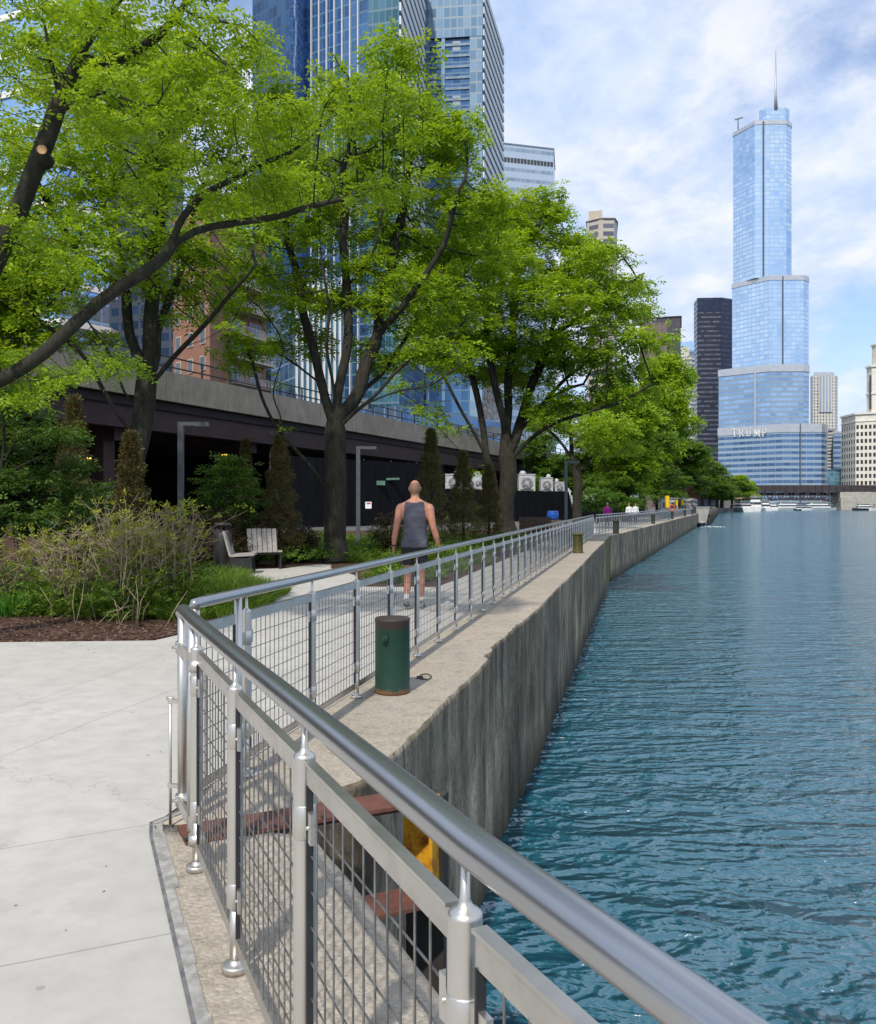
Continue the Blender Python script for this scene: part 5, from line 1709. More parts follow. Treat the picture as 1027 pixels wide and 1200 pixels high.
def walls(name, poly, z0, z1, mats, parent, face_mat=None, roof_mi=None, closed=True):
    """vertical walls with metre UVs + roof"""
    m_v, m_f, m_m, uv = [], [], [], []
    n = len(poly)
    # anticlockwise seen from above
    area = sum(poly[i][0] * poly[(i + 1) % n][1] - poly[(i + 1) % n][0] * poly[i][1] for i in range(n))
    order = list(range(n)) if area > 0 else list(reversed(range(n)))
    pl = [poly[i] for i in order]
    fm = face_mat or (lambda i: 0)
    u = 0.0
    for i in range(n):
        a, b = pl[i], pl[(i + 1) % n]
        L = math.hypot(b[0] - a[0], b[1] - a[1])
        k = len(m_v)
        m_v += [(a[0], a[1], z0), (b[0], b[1], z0), (b[0], b[1], z1), (a[0], a[1], z1)]
        m_f.append((k, k + 1, k + 2, k + 3)); uv += [(u, z0), (u + L, z0), (u + L, z1), (u, z1)]
        # original index of the edge
        oi = order[i] if area > 0 else order[(i + 1) % n]
        m_m.append(fm(oi)); u += L
    k = len(m_v)
    m_v += [(p[0], p[1], z1) for p in pl]
    m_f.append(tuple(range(k, k + n))); uv += [(p[0], p[1]) for p in pl]
    m_m.append(roof_mi if roof_mi is not None else 0)
    off = origin(parent) if parent else Vector((0, 0, 0))
    me = bpy.data.meshes.new(name)
    me.from_pydata([(x - off.x, y - off.y, z - off.z) for x, y, z in m_v], [], m_f)
    for mt in (mats if isinstance(mats, (list, tuple)) else [mats]): me.materials.append(mt)
    me.polygons.foreach_set('material_index', m_m)
    ul = me.uv_layers.new(name='UVMap')
    ul.data.foreach_set('uv', [c for q in uv for c in q])
    me.update()
    o = bpy.data.objects.new(name, me); COL.objects.link(o); o.parent = parent
    return o


def grow(poly, d):
    """offset a plan polygon outwards"""
    n = len(poly)
    area = sum(poly[i][0] * poly[(i + 1) % n][1] - poly[(i + 1) % n][0] * poly[i][1] for i in range(n))
    s = 1 if area > 0 else -1
    out = []
    for i in range(n):
        p0, p1, p2 = Vector(poly[i - 1]), Vector(poly[i]), Vector(poly[(i + 1) % n])
        a = (p1 - p0).normalized(); b = (p2 - p1).normalized()
        na, nb = Vector((a.y, -a.x)) * s, Vector((b.y, -b.x)) * s
        q = na + nb
        q = q / max(q.dot(na), 0.35) if q.length > 1e-6 else na
        out.append((p1.x + q.x * d, p1.y + q.y * d))
    return out


def ring(poly, z0, z1, d, name, mat, parent):
    m = MB(); m.prism(grow(poly, d), z0, z1); return m.build(name, mat, parent)


def floor_bands(poly, z0, z1, fh, th, d, name, mat, parent, limit=100):
    """one slab edge per storey, copies of one mesh"""
    z = z0; first = None; k = 0
    while z < z1 and k < limit:
        if first is None:
            first = ring(poly, z, z + th, d, name, mat, parent); zz = z
        else:
            c = first.copy(); COL.objects.link(c); c.parent = parent; c.location = (0, 0, z - zz)
        z += fh; k += 1


def building(name, label, poly, z0=0.0):
    cx = sum(p[0] for p in poly) / len(poly); cy = sum(p[1] for p in poly) / len(poly)
    return thing(name, label, 'building', (cx, cy, z0))


ROOFG = simple('roof_grey', (0.22, 0.22, 0.22), (0.15, 0.15, 0.15), 1, 0.9)
SILVER = simple('silver_band', (0.60, 0.61, 0.62), (0.52, 0.53, 0.55), .3, 0.3, 0.6, 0)
TGLASS = facade('pale_blue_glass', 4.0, 4.2, (0.38, 0.55, 0.76), (0.36, 0.54, 0.78), (0.72, 0.86, 1.0), (0.05, 0.95), (0.12, 0.88), 0.80, 0.10, 0.4, 0, (.5, .5, .5), 0.62, 0.028, 0.3)  # large-scale tone stands for cloud reflections, mixed into the glass colour
TGLASS2 = facade('banded_blue_glass', 5.2, 7.0, (0.40, 0.50, 0.60), (0.04, 0.09, 0.18), (0.16, 0.28, 0.46), (0.02, 0.98), (0.12, 0.66), 0.55, 0.12, 0.35, 0, (.5, .5, .5), 0.5, 0.03, 0.4)  # dark bands paint a mirrored neighbour, and louvred floors, into the colour
TGLASS3 = facade('mirroring_blue_glass', 4.6, 5.0, (0.30, 0.40, 0.50), (0.10, 0.20, 0.36), (0.55, 0.72, 0.92), (0.04, 0.96), (0.16, 0.72), 0.75, 0.08, 0.35, 0, (.5, .5, .5), 0.75, 0.022, 0.3)  # broad tones paint reflections into the glass colour
WHITEP = simple('white_sign_metal', (0.85, 0.85, 0.84), (0.78, 0.78, 0.77), 3, 0.4, 0.0, 0)
STEELP = simple('pale_mast', (0.40, 0.43, 0.48), (0.36, 0.38, 0.42), 1, 0.4, 0.3, 0)

# --- stepped glass tower
tiers = [([(842, 834), (917, 789), (963, 789), (970, 797), (968, 850), (850, 880)], 0, Z_at(496.5, 789), 7.5, TGLASS2),
         ([(842.5, 837), (902, 804), (942, 803), (948.5, 809), (946, 850), (850, 880)], 60, Z_at(427, 804), 6.5, TGLASS3),
         ([(858.3, 836), (902, 805), (942, 804.5), (948, 811), (944, 850), (862, 872)], 110, Z_at(322.5, 805), 4.5, TGLASS),
         ([(859.5, 839), (885, 813), (900, 811.5), (922, 811.5), (928, 818), (926, 840), (864, 860)], Z_at(322.5, 805) - .5, Z_at(141, 812), 3.6, TGLASS)]
base_poly = poly_px(tiers[0][0])
tw = building('glass_skyscraper', 'tallest stepped pale blue glass skyscraper with spire across the bend of the river', base_poly)
for pl, z0, z1, bh, mt in tiers:
    p = poly_px(pl)
    walls('tower_tier', p, z0, z1 - bh, mt, tw)
    ring(p, z1 - bh, z1, 0.5, 'parapet_band', SILVER, tw)
p = poly_px([(890, 822), (898, 814.5), (921, 814.5), (925.5, 819), (924, 835), (892, 840)])
walls('crown_tier', p, tiers[3][2] - 1, Z_at(125.5, 814.5), TGLASS, tw)
m = MB(); x = X_at(909.5, 815)
z0 = Z_at(128, 815)
m.tube([(x, 815, z0), (x, 815, z0 + 14), (x, 815, Z_at(58, 815))], [1.9, 1.1, .3], 12); m.build('spire', STEELP, tw)
m = MB(); x = X_at(867, 830); z0 = tiers[3][2] - 1
m.tube([(x, 834, z0), (x, 834, z0 + 12)], .55, 8); m.bar((x - 3, 834, z0 + 11.4), (x + 4.6, 834, z0 + 13.4), .7, 1.0); m.build('roof_crane', simple('crane_steel', (.16, .17, .19)), tw)
m = MB(); x = X_at(900.5, 800)
m.box((x, 811.2, (212 + tiers[3][2]) / 2), (1.2, 0.8, tiers[3][2] - 214)); m.build('facade_strip', simple('dark_strip', (.10, .13, .18), None, 1, .4), tw)  # dark vertical strip standing slightly proud of the glass
x = X_at(918, 804); m = MB(); m.box((x, 804.3, (110 + tiers[2][2]) / 2), (1.0, .8, tiers[2][2] - 112)); m.build('facade_strip', bpy.data.materials['dark_strip'], tw)
x = X_at(938, 789); m = MB(); m.box((x, 788.6, 38), (1.0, .8, 74)); m.build('facade_strip', bpy.data.materials['dark_strip'], tw)
x = X_at(884.6, 813.5); m = MB(); m.box((x, 812.6, (66 + 128) / 2), (1.5, 1.2, 62)); m.build('corner_glint', SILVER, tw)  # added silver strip stands for the bright reflection along the corner edge

# sign letters on the east face of the lowest tier: drawn as slab strokes on the wall plane
A_ = Vector((X_at(842, 834), 834)); B_ = Vector((X_at(917, 789), 789)); D_ = (B_ - A_).normalized(); N_ = Vector((D_.y, -D_.x))
if N_.y > 0: N_ = -N_
GL = {'T': [((0, 1), (1, 1), .2), ((.5, 0), (.5, 1), .26), ((.28, 0), (.72, 0), .1), ((0, .8), (0, 1), .1), ((1, .8), (1, 1), .1)],
      'R': [((.14, 0), (.14, 1), .24), ((0, 0), (.36, 0), .1), ((.1, .96), (.7, .96), .13), ((.1, .5), (.7, .5), .13), ((.8, .55), (.8, .92), .2), ((.45, .5), (.95, 0), .22), ((.85, 0), (1.08, 0), .1)],
      'U': [((.14, .14), (.14, 1), .24), ((.86, .14), (.86, 1), .18), ((.14, .07), (.86, .07), .16), ((0, .98), (.34, .98), .1), ((.7, .98), (1.02, .98), .1)],
      'M': [((.1, 0), (.1, 1), .15), ((.9, 0), (.9, 1), .24), ((.1, 1), (.5, .1), .22), ((.5, .1), (.9, 1), .16), ((-.04, 0), (.26, 0), .1), ((.7, 0), (1.06, 0), .1)],
      'P': [((.14, 0), (.14, 1), .24), ((0, 0), (.36, 0), .1), ((.1, .96), (.75, .96), .13), ((.1, .46), (.75, .46), .13), ((.84, .5), (.84, .94), .22)]}
h_l = 6.6
def wallpt(u, z): q = A_ + D_ * u + N_ * 1.0; return Vector((q.x, q.y, z))
def u_of(px):            # column on that wall -> metres along it
    k = (px - CX) / FPX
    return (k * A_.y - A_.x) / (D_.x - k * D_.y)
cols = [859.5, 867.5, 876, 885, 894.5]
for ch, px in zip('TRUMP', cols):
    u0 = u_of(px); m = MB(); wd = 4.0 if ch != 'M' else 5.3
    zb = Z_at(511.5, (A_ + D_ * u0).y)
    for a, b, w_ in GL[ch]:
        pa = wallpt(u0 + a[0] * wd, zb + a[1] * h_l); pb = wallpt(u0 + b[0] * wd, zb + b[1] * h_l)
        vert = abs(a[0] - b[0]) < .01
        m.bar(pa, pb, .8, w_ * wd * .8, up=(D_.x, D_.y, 0) if vert else (0, 0, 1))
    m.build('sign_letter', WHITEP, tw)

# --- dark office tower
DARKT = facade('dark_bronze_grid', 4.9, 3.0, (0.014, 0.020, 0.052), (0.014, 0.022, 0.060), (0.05, 0.065, 0.11), (0.06, 0.94), (0.25, 0.8), 0.2, 0.2, 0.45, 0.0)
DARKL = facade('dark_grid_lit_blinds', 4.9, 3.0, (0.020, 0.024, 0.042), (0.055, 0.065, 0.11), (0.15, 0.16, 0.215), (0.03, 0.97), (0.32, 0.68), 0.0, 0.4, 0.45, 0.15, (0.03, 0.035, 0.055), 0.2, 0.06)
p = poly_px([(813.5, 945), (817.5, 922), (846, 920), (860.5, 928), (860.5, 970), (815, 975)])
b = building('office_tower', 'dark navy office tower with rows of pale blinds left of the glass skyscraper', p)
walls('wall', p, 0, Z_at(349, 922), [DARKT, DARKL], b)
q = poly_px([(818.5, 919.5), (845, 917.6), (845, 919), (818.5, 921)])
walls('window_field', q, 40, Z_at(366, 920), DARKL, b)
m = MB(); m.box((X_at(839, 940), 940, Z_at(350, 922) + 1.5), (9, 8, 6)); m.build('roof_plant', ROOFG, b)

# --- brown towers behind the trees
BROWN = facade('brown_brick_flats', 3.4, 2.6, (0.21, 0.15, 0.135), (0.04, 0.045, 0.06), (0.22, 0.18, 0.17), (0.3, 0.62), (0.3, 0.72), 0.1, 0.3, 0.85, 0.08)
DGREY = facade('charcoal_grid', 3.5, 2.6, (0.065, 0.062, 0.072), (0.03, 0.034, 0.045), (0.13, 0.13, 0.15), (0.2, 0.8), (0.3, 0.75), 0.2, 0.2, 0.7, 0.07, (.7, .68, .62))
p = poly_px([(750, 486), (758, 478), (782, 478), (782, 500), (752, 505)])
b = building('brick_tower', 'brown brick tower behind the tall bright tree', p); walls('wall', p, 0, Z_at(378, 478), BROWN, b)
m = MB(); m.box((X_at(752, 486), 486, Z_at(376, 486) + .5), (9, 8, 5)); m.build('roof_plant', BROWN and ROOFG, b)
p = poly_px([(765, 512), (798, 508), (798, 540), (766, 545)])
b = building('charcoal_tower', 'charcoal tower with a few white windows behind the brown brick tower', p); walls('wall', p, 0, Z_at(372, 510), DGREY, b)
ring(p, Z_at(372, 510), Z_at(371, 510), .6, 'parapet', simple('dark_parapet', (.04, .04, .045)), b)
WBAND = facade('white_balcony_bands', 3.3, 5, (0.62, 0.60, 0.56), (0.05, 0.06, 0.08), (0.22, 0.24, 0.27), (0.03, 0.97), (0.0, 0.5), 0.1, 0.25, 0.7)
p = poly_px([(797, 660), (810, 655), (815, 660), (815, 690), (798, 690)])
b = building('banded_tower', 'thin white banded tower between the charcoal and navy towers', p); walls('wall', p, 0, Z_at(418, 657), WBAND, b)
walls('upper_wall', poly_px([(799, 662), (808, 659), (808, 675), (799, 678)]), Z_at(418, 657), Z_at(405, 657), simple('cream_render', (.6, .56, .5)), b)
walls('core', poly_px([(797.5, 680), (814, 672), (814, 690), (798, 692)]), Z_at(418, 657), Z_at(399, 672), TGLASS, b)

# --- pale finned tower behind
FIN = facade('white_fins', 3.6, 3.4, (0.66, 0.63, 0.57), (0.08, 0.09, 0.11), (0.3, 0.32, 0.36), (0.28, 0.78), (0.2, 0.85), 0.2, 0.25, 0.7)
FIN2 = facade('vertical_fins', 60, 3.6, (0.62, 0.60, 0.56), (0.22, 0.28, 0.36), (0.4, 0.46, 0.55), (0.25, 0.8), (0.0, 1.0), 0.3, 0.25, 0.7)
p = poly_px([(950, 1010), (953, 1000), (979, 1000), (982, 1006), (981, 1040), (951, 1045)])
b = building('finned_tower', 'cream tower with vertical window fins right of the glass skyscraper', p); walls('wall', p, 0, Z_at(440, 1000), FIN, b)
walls('fin_field', poly_px([(960, 999), (976, 999), (976, 1001), (960, 1001)]), Z_at(483, 1000), Z_at(441, 1000), FIN2, b)
ring(poly_px([(954, 1001), (978, 1001), (978, 1035), (954, 1035)]), Z_at(440, 1000), Z_at(436, 1000), 0, 'roof_cap', SILVER, b)
for lab, a, c_, top, Y, mt in [('low white building with dark windows between the skyscraper and the cream office block', 970, 978, 505, 900, WBAND),
                               ('low blue grey glass building just left of the cream office block', 977, 988, 508, 880, TGLASS2)]:
    p = poly_px([(a, Y), (c_, Y - 4), (c_, Y + 30), (a, Y + 30)])
    b = building('low_building', lab, p); walls('wall', p, 0, Z_at(top, Y), mt, b); ring(p, Z_at(top, Y), Z_at(top, Y) + 2, .4, 'parapet', SILVER, b)
p = poly_px([(969, 815), (986, 812), (986, 835), (969, 838)])
b = building('glass_pavilion', 'small teal glass pavilion at the foot of the skyscraper by the bridge', p)
walls('wall', p, 0, Z_at(551, 812), facade('teal_glass', 4, 3, (.2, .26, .3), (.05, .16, .22), (.2, .42, .5), (.06, .94), (.08, .92), .5, .1, .4), b)
ring(p, Z_at(551, 812), Z_at(550, 812), .8, 'roof', DGREY, b)

# --- cream terracotta office block with clock-tower base at the right edge
CREAM = simple('cream_terracotta', (0.76, 0.72, 0.63), (0.66, 0.62, 0.53), .25, 0.6, 0, 0)
DWIN = simple('dark_office_window', (0.028, 0.028, 0.03), (0.06, 0.06, 0.06), 2, 0.15, 0, 0, spec=0.6)
p = poly_px([(986.5, 800), (1003, 768), (1048, 752), (1065, 800)])
b = building('terracotta_block', 'cream terracotta office block with tower at the right edge beyond the bridge', p)
zt = Z_at(486, 768)
walls('wall', p, 0, zt, CREAM, b)
for z_, d_, h_ in ((zt, 1.2, 1.6), (zt - 6.2, .6, .9), (17, .7, 1.0)):
    ring(p, z_, z_ + h_, d_, 'cornice', CREAM, b)
win0 = None
def wall_windows(a, c_, ncol, rows, z0, dz, ww, wh, off=.06):
    global win0
    a, c_ = Vector(a), Vector(c_); d = (c_ - a); L = d.length; d /= L; nn = Vector((d.y, -d.x))
    for i in range(ncol):
        u = L * (i + .5) / ncol
        for j in range(rows):
            q = a + d * u + nn * off
            loc = Vector((q.x, q.y, z0 + j * dz))
            if win0 is None:
                win0 = MB().box((0, 0, 0), (ww, .12, wh)).build('window', DWIN); o = win0
            else:
                o = win0.copy(); COL.objects.link(o)
            o.parent = b; o.location = loc - origin(b); o.rotation_euler = (0, 0, math.atan2(d.y, d.x))
wall_windows(p[0], p[1], 6, 9, 21, 6.1, 1.9, 3.4)
wall_windows(p[1], p[2], 9, 9, 21, 6.1, 1.9, 3.4)
q = poly_px([(1016, 772), (1022, 764), (1046, 756), (1058, 790)])
walls('tower', q, zt, Z_at(430, 764), CREAM, b)
ring(q, Z_at(430, 764), Z_at(428, 764), 1.2, 'cornice', CREAM, b); ring(q, Z_at(462, 764), Z_at(460, 764), .7, 'cornice', CREAM, b)
q2 = poly_px([(1022, 774), (1027, 768), (1046, 762), (1052, 786)])
walls('upper_tower', q2, Z_at(428, 764), Z_at(404, 766), CREAM, b); ring(q2, Z_at(404, 766), Z_at(402, 766), 1.0, 'cornice', CREAM, b)
m = MB()
for px in (1019, 1025): m.box((X_at(px, 766), 764, (zt + Z_at(434, 764)) / 2), (1.4, .6, 30))
m.build('tower_window', DWIN, b)

# --- left cluster
FH = 3.25
BLUEF = facade('blue_office_glass', FH, 2.4, (0.13, 0.23, 0.36), (0.03, 0.085, 0.19), (0.10, 0.24, 0.46), (0.04, 0.96), (0.08, 0.94), 0.55, 0.08, 0.3, 0.02, (.45, .5, .5), 0.45, 0.04)
CONCB = simple('pale_concrete_bands', (0.70, 0.72, 0.75), (0.60, 0.62, 0.65), .4, 0.55, 0, 0)
DGL = facade('dark_blue_strip_glass', FH, 1.55, (0.10, 0.14, 0.19), (0.02, 0.04, 0.08), (0.06, 0.10, 0.17), (0.04, 0.96), (0.1, 0.95), 0.45, 0.08, 0.3)
# tower with pale striped side
zt = Z_at(-10, 262)
p = poly_px([(490, 270), (497, 262), (566, 260), (589.5, 297), (515, 310)])
b = building('striped_tower', 'blue glass tower with pale horizontal stripes on its receding river side', p, 9)
walls('wall', p, 9, zt, [BLUEF, DGL], b, lambda i: 1 if i in (2, 3) else 0)
side = [p[2], p[3]]
d_ = (Vector(side[1]) - Vector(side[0])).normalized(); n_ = Vector((d_.y, -d_.x))
strip = [tuple(Vector(side[0]) + n_ * .02), tuple(Vector(side[1]) + n_ * .02), tuple(Vector(side[1]) + n_ * .45), tuple(Vector(side[0]) + n_ * .45)]
floor_bands(strip, 40, zt, FH, 1.9, 0.02, 'spandrel_band', CONCB, b)
for px0, px1 in ((499.5, 503.5), (518, 522), (551, 565.5)):
    a, c_ = Vector(p[1]).lerp(Vector(p[2]), (px0 - 497) / 69), Vector(p[1]).lerp(Vector(p[2]), (px1 - 497) / 69)
    e = (c_ - a).normalized(); nn = Vector((e.y, -e.x))
    walls('glass_pier', [tuple(a + nn * .05), tuple(c_ + nn * .05), tuple(c_ + nn * .6), tuple(a + nn * .6)], 9, zt + .5, facade('pale_pier_glass_%d' % px0, FH, 2.0, (.30, .38, .45), (.14, .25, .36), (.32, .46, .58), (.08, .92), (.08, .9), .55, .1, .3), b)
a, c_ = Vector(p[1]), Vector(p[2]); e = (c_ - a).normalized(); nn = Vector((e.y, -e.x))
front = [tuple(a + nn * .02), tuple(c_ + nn * .02), tuple(c_ + nn * .3), tuple(a + nn * .3)]
floor_bands(front, 60, zt - 16, FH, 0.75, 0, 'floor_band', simple('blue_grey_band', (.20, .27, .34), None, 1, .35, .3, 0), b)
walls('top_screen', [tuple(a + nn * .07), tuple(c_ + nn * .07), tuple(c_ + nn * .7), tuple(a + nn * .7)], zt - 14.5, zt + .4, bpy.data.materials['pale_pier_glass_499'], b)

# faceted tower left of it
zt = Z_at(-120, 225)
p = poly_px([(296, 236), (340, 226), (357, 238), (430, 228), (432, 221), (468, 219), (497, 256), (440, 290), (310, 285)])
SKYG = facade('sky_blue_glass', 3.4, 3.0, (.26, .42, .66), (.16, .36, .70), (.48, .70, .98), (.04, .96), (.06, .94), .75, .08, .3, 0, (.5, .5, .5), .6, .035)
TEALG = facade('teal_tower_glass', 3.4, 1.7, (.14, .23, .29), (.03, .11, .16), (.12, .26, .33), (.06, .94), (.09, .92), .45, .1, .3)
NAVYG = facade('navy_tower_glass', 3.4, 1.7, (.04, .09, .18), (.012, .045, .11), (.04, .13, .28), (.05, .95), (.08, .92), .4, .1, .3)
b = building('faceted_tower', 'tall faceted glass tower in navy, sky blue and teal behind the second tree', p, 9)
walls('wall', p, 9, zt, [NAVYG, SKYG, BLUEF, TEALG, DGL], b, lambda i: {0: 0, 1: 1, 2: 2, 3: 1, 4: 3, 5: 4}.get(i, 0))
d_ = (Vector(p[6]) - Vector(p[5])).normalized(); n_ = Vector((d_.y, -d_.x))
strip = [tuple(Vector(p[5]) + n_ * .02), tuple(Vector(p[6]) + n_ * .02), tuple(Vector(p[6]) + n_ * .45), tuple(Vector(p[5]) + n_ * .45)]
floor_bands(strip, 40, zt, 3.4, 2.1, 0, 'spandrel_band', CONCB, b)
e = (Vector(p[3]) - Vector(p[2])).normalized(); nn = Vector((e.y, -e.x)); L = (Vector(p[3]) - Vector(p[2])).length
for k in range(1, 8):
    q = Vector(p[2]) + e * (L * k / 8) + nn * .25
    m = MB(); m.box((q.x, q.y, (9 + zt) / 2), (.35, .5, zt - 9), math.atan2(e.y, e.x)); m.build('mullion_fin', CONCB, b)

# lower blue and white glass building behind the second trunk
p = poly_px([(318, 190), (345, 176), (402, 182), (402, 205), (330, 215)])
b = building('low_glass_block', 'lower blue glass block with white fins above the roadway behind the second tree', p, 9)
walls('wall', p, 9, Z_at(330, 180), [SKYG, TEALG], b, lambda i: 1 if i == 1 else 0)
e = (Vector(p[2]) - Vector(p[1])).normalized(); nn = Vector((e.y, -e.x)); L = (Vector(p[2]) - Vector(p[1])).length
for k in range(9):
    q = Vector(p[1]) + e * (L * (k + .3) / 9) + nn * .3
    m = MB(); m.box((q.x, q.y, (9 + Z_at(330, 180)) / 2), (.28, .6, Z_at(330, 180) - 9), math.atan2(e.y, e.x)); m.build('white_fin', WHITEP, b)

# brick flats with balconies
BRICK = simple('orange_brick', (0.30, 0.15, 0.10), (0.23, 0.115, 0.078), 2.5, 0.9, 0, 0.2)
CREAMR = simple('cream_stone', (0.50, 0.44, 0.36), (0.42, 0.36, 0.29), 1, 0.8, 0, 0)
p = poly_px([(203, 126), (246, 118), (262, 126), (312, 136), (300, 165), (215, 170)])
b = building('brick_flats', 'orange brick flats with white railed balconies above the elevated roadway', p, 9)
walls('wall', p, 9, Z_at(240, 120), BRICK, b)
a, c_ = Vector(p[0]), Vector(p[1]); e = (c_ - a).normalized(); nn = Vector((e.y, -e.x)); L = (c_ - a).length
GLZ = simple('flat_window', (.05, .06, .08), (.10, .12, .15), 1, .1, 0.2, 0)
for fl in range(8):
    z = 12.5 + fl * 3.6
    for k in range(3):
        q = a + e * (L * (k + .5) / 3) + nn * .06
        fr_ = MB().box((q.x, q.y, z + 1.2), (1.5, .14, 2.0), math.atan2(e.y, e.x)).build('window_frame', CREAMR, b)
        g_ = q + nn * .08
        MB().box((g_.x, g_.y, z + 1.2), (1.2, .06, 1.7), math.atan2(e.y, e.x)).build('pane', GLZ, fr_)
a, c_ = Vector(p[2]), Vector(p[3]); e = (c_ - a).normalized(); nn = Vector((e.y, -e.x)); L = (c_ - a).length
RAILW = simple('pale_balcony_rail', (.55, .57, .58), None, 2, .5, .2, 0)
for fl in range(8):
    z = 12.0 + fl * 3.6
    q = a + e * (L * .5) + nn * 1.0
    sl = MB().box((q.x, q.y, z), (L * .9, 2.0, .28), math.atan2(e.y, e.x)).build('balcony', CREAMR, b)
    m = MB(); r0 = a + e * (L * .06) + nn * 1.9; r1 = a + e * (L * .94) + nn * 1.9
    m.bar((*r0, z + 1.2), (*r1, z + 1.2), .06, .06)
    for k in range(25):
        s0 = r0.lerp(r1, k / 24); m.bar((*s0, z + .14), (*s0, z + 1.18), .05, .05)
    m.build('balcony_rail', RAILW, sl)
    for k in range(2):
        s0 = a + e * (L * (.28 + .44 * k)) + nn * .06
        MB().box((*s0, z + 1.45), (L * .3, .1, 2.4), math.atan2(e.y, e.x)).build('balcony_door', GLZ, b)

# far-left pale blue tower and grey block glimpsed through the first trees
p = poly_px([(-120, 165), (70, 150), (128, 158), (128, 190), (-100, 200)])
b = building('pale_blue_tower', 'pale blue glass tower glimpsed through the trees at the upper left', p, 9)
walls('wall', p, 9, Z_at(-160, 152), SKYG, b)
floor_bands([p[0], p[1], p[2]] + [(p[2][0], p[2][1] + 3), (p[0][0], p[0][1] + 3)], 12, Z_at(-160, 152), 6.8, 1.1, .35, 'floor_band', WHITEP, b)
GREYF = facade('grey_white_offices', 3.5, 3.0, (.56, .55, .53), (.06, .08, .10), (.28, .33, .38), (.12, .88), (.25, .8), .3, .15, .7)
p = poly_px([(118, 210), (215, 200), (215, 235), (120, 240)])
b = building('grey_office_block', 'grey white office block glimpsed behind the first forked tree', p, 9)
walls('wall', p, 9, Z_at(60, 205), GREYF, b)
ring(p, Z_at(60, 205), Z_at(60, 205) + 1.2, .5, 'parapet', SILVER, b)
# podium with white canopies behind the roadway, right of the second tree
p = poly_px([(404, 172), (470, 160), (606, 196), (640, 250), (420, 240)])
b = building('glass_podium', 'low glass podium with dark sloping roofs behind the roadway between the large trees', p, 9)
walls('wall', p, 9, Z_at(478, 165), [SKYG, BLUEF], b, lambda i: i % 2)
m = MB()
for px, Y, w_ in ((468, 155, 9), (520, 165, 10), (560, 178, 9)):
    x = X_at(px, Y); z = Z_at(492, Y)
    m.add([(x - w_, Y, z - 2.2), (x + w_, Y - 4, z - 3.2), (x + w_, Y + 8, z - 1.5), (x - w_, Y + 8, z + 1.4), (x - w_, Y, z - 2.6), (x + w_, Y - 4, z - 3.6)], [(0, 1, 2, 3), (4, 5, 1, 0)])
m.build('sloping_roof', simple('dark_roof', (.05, .055, .06), None, 2, .5), b)
# banded pale tower
PALEB = facade('pale_blue_bands', 4.0, 2.2, (0.50, 0.60, 0.72), (0.20, 0.28, 0.38), (0.34, 0.44, 0.55), (0.03, 0.97), (0.0, 0.38), 0.35, 0.12, 0.25, 0, (.5, .5, .5), .3, .03, .45)
p = poly_px([(586, 352), (649, 358), (650.5, 380), (590, 385)])
b = building('pale_banded_tower', 'pale blue tower with dark window rows at its top beside the striped tower', p, 9)
zt = Z_at(168, 352)
walls('wall', p, 9, zt, PALEB, b)
a, c_ = Vector(p[0]), Vector(p[1]); e = (c_ - a).normalized(); nn = Vector((e.y, -e.x)); L = (c_ - a).length
for k in range(16):
    q = a + e * (L * (k + .6) / 16.2) + nn * .06
    MB().box((q.x, q.y, zt - 6.2), (1.05, .12, 1.9), math.atan2(e.y, e.x)).build('window', DWIN, b)
ring(p, zt, zt + .5, .25, 'parapet', simple('blue_parapet', (.2, .26, .34)), b)
BEIGE = facade('beige_frame_flats', 3.7, 7.6, (.52, .48, .41), (.045, .045, .06), (.16, .16, .2), (.16, .84), (.25, .85), .1, .2, .8)
p = poly_px([(688, 425), (704, 420), (720, 420), (723.5, 426), (722, 450), (690, 452)])
b = building('beige_tower', 'beige tower with wide dark windows peeking over the third tree', p, 9)
walls('wall', p, 9, Z_at(256, 420), BEIGE, b)
walls('lift_core', poly_px([(690, 430), (706, 428), (706, 440), (690, 442)]), Z_at(256, 420), Z_at(246, 428), CREAMR, b)
ring(p, Z_at(256, 420), Z_at(255, 420), .5, 'parapet', CREAMR, b)

# ---------------------------------------------------------------- elevated roadway
PARA = None
def make_para():
    t = NT('roadway_concrete')
    v = t.coord('Object'); vs = t.coord('Object', (1, 1, .25))
    n1 = t.noise(v, .5, 6, .65); n2 = t.noise(vs, 3.5, 6, .7)
    col = t.ramp(n1, [(.3, (.20, .178, .142)), (.7, (.32, .285, .23))])
    col = t.mix(t.ramp(n2, [(.5, 0), (.72, .65)]), col, (.13, .12, .10))
    t.principled(col, .9, 0, t.bump(n2, .3, .02), .2)
    return t.m
PARA = make_para()
MAROON = simple('maroon_girder', (0.045, 0.022, 0.022), (0.028, 0.015, 0.016), .8, 0.7, 0, 0.05)
DARKW = simple('underdeck_shade', (0.018, 0.016, 0.017), (0.03, 0.027, 0.028), .4, 0.95, 0, 0)  # near-black tone puts the shade below the deck into the colour
VA, VD = Vector((-37.8, 0.0)), Vector((.41, 1.0)).normalized()
VN = Vector((VD.y, -VD.x))                       # towards the river
via = thing('elevated_roadway', 'elevated concrete roadway on maroon steel girders behind the trees', 'bridge', (-15, 55, 0))
S0, S1 = 8.0, 205.0
def vp(s, off, z): q = VA + VD * s + VN * off; return (q.x, q.y, z)
def vbox(s0, s1, o0, o1, z0, z1, mb, mi=0):
    q = [vp(s0, o0, 0), vp(s1, o0, 0), vp(s1, o1, 0), vp(s0, o1, 0)]
    mb.prism([(x, y) for x, y, _ in q], z0, z1, mi)
m = MB()
k = S0
while k < S1:
    vbox(k + .02, min(k + 6.1, S1) - .02, -.35, 0, 7.85, 9.62, m); k += 6.1
vbox(S0, S1, -.33, -.1, 7.9, 9.55, m)
m.build('parapet', PARA, via)
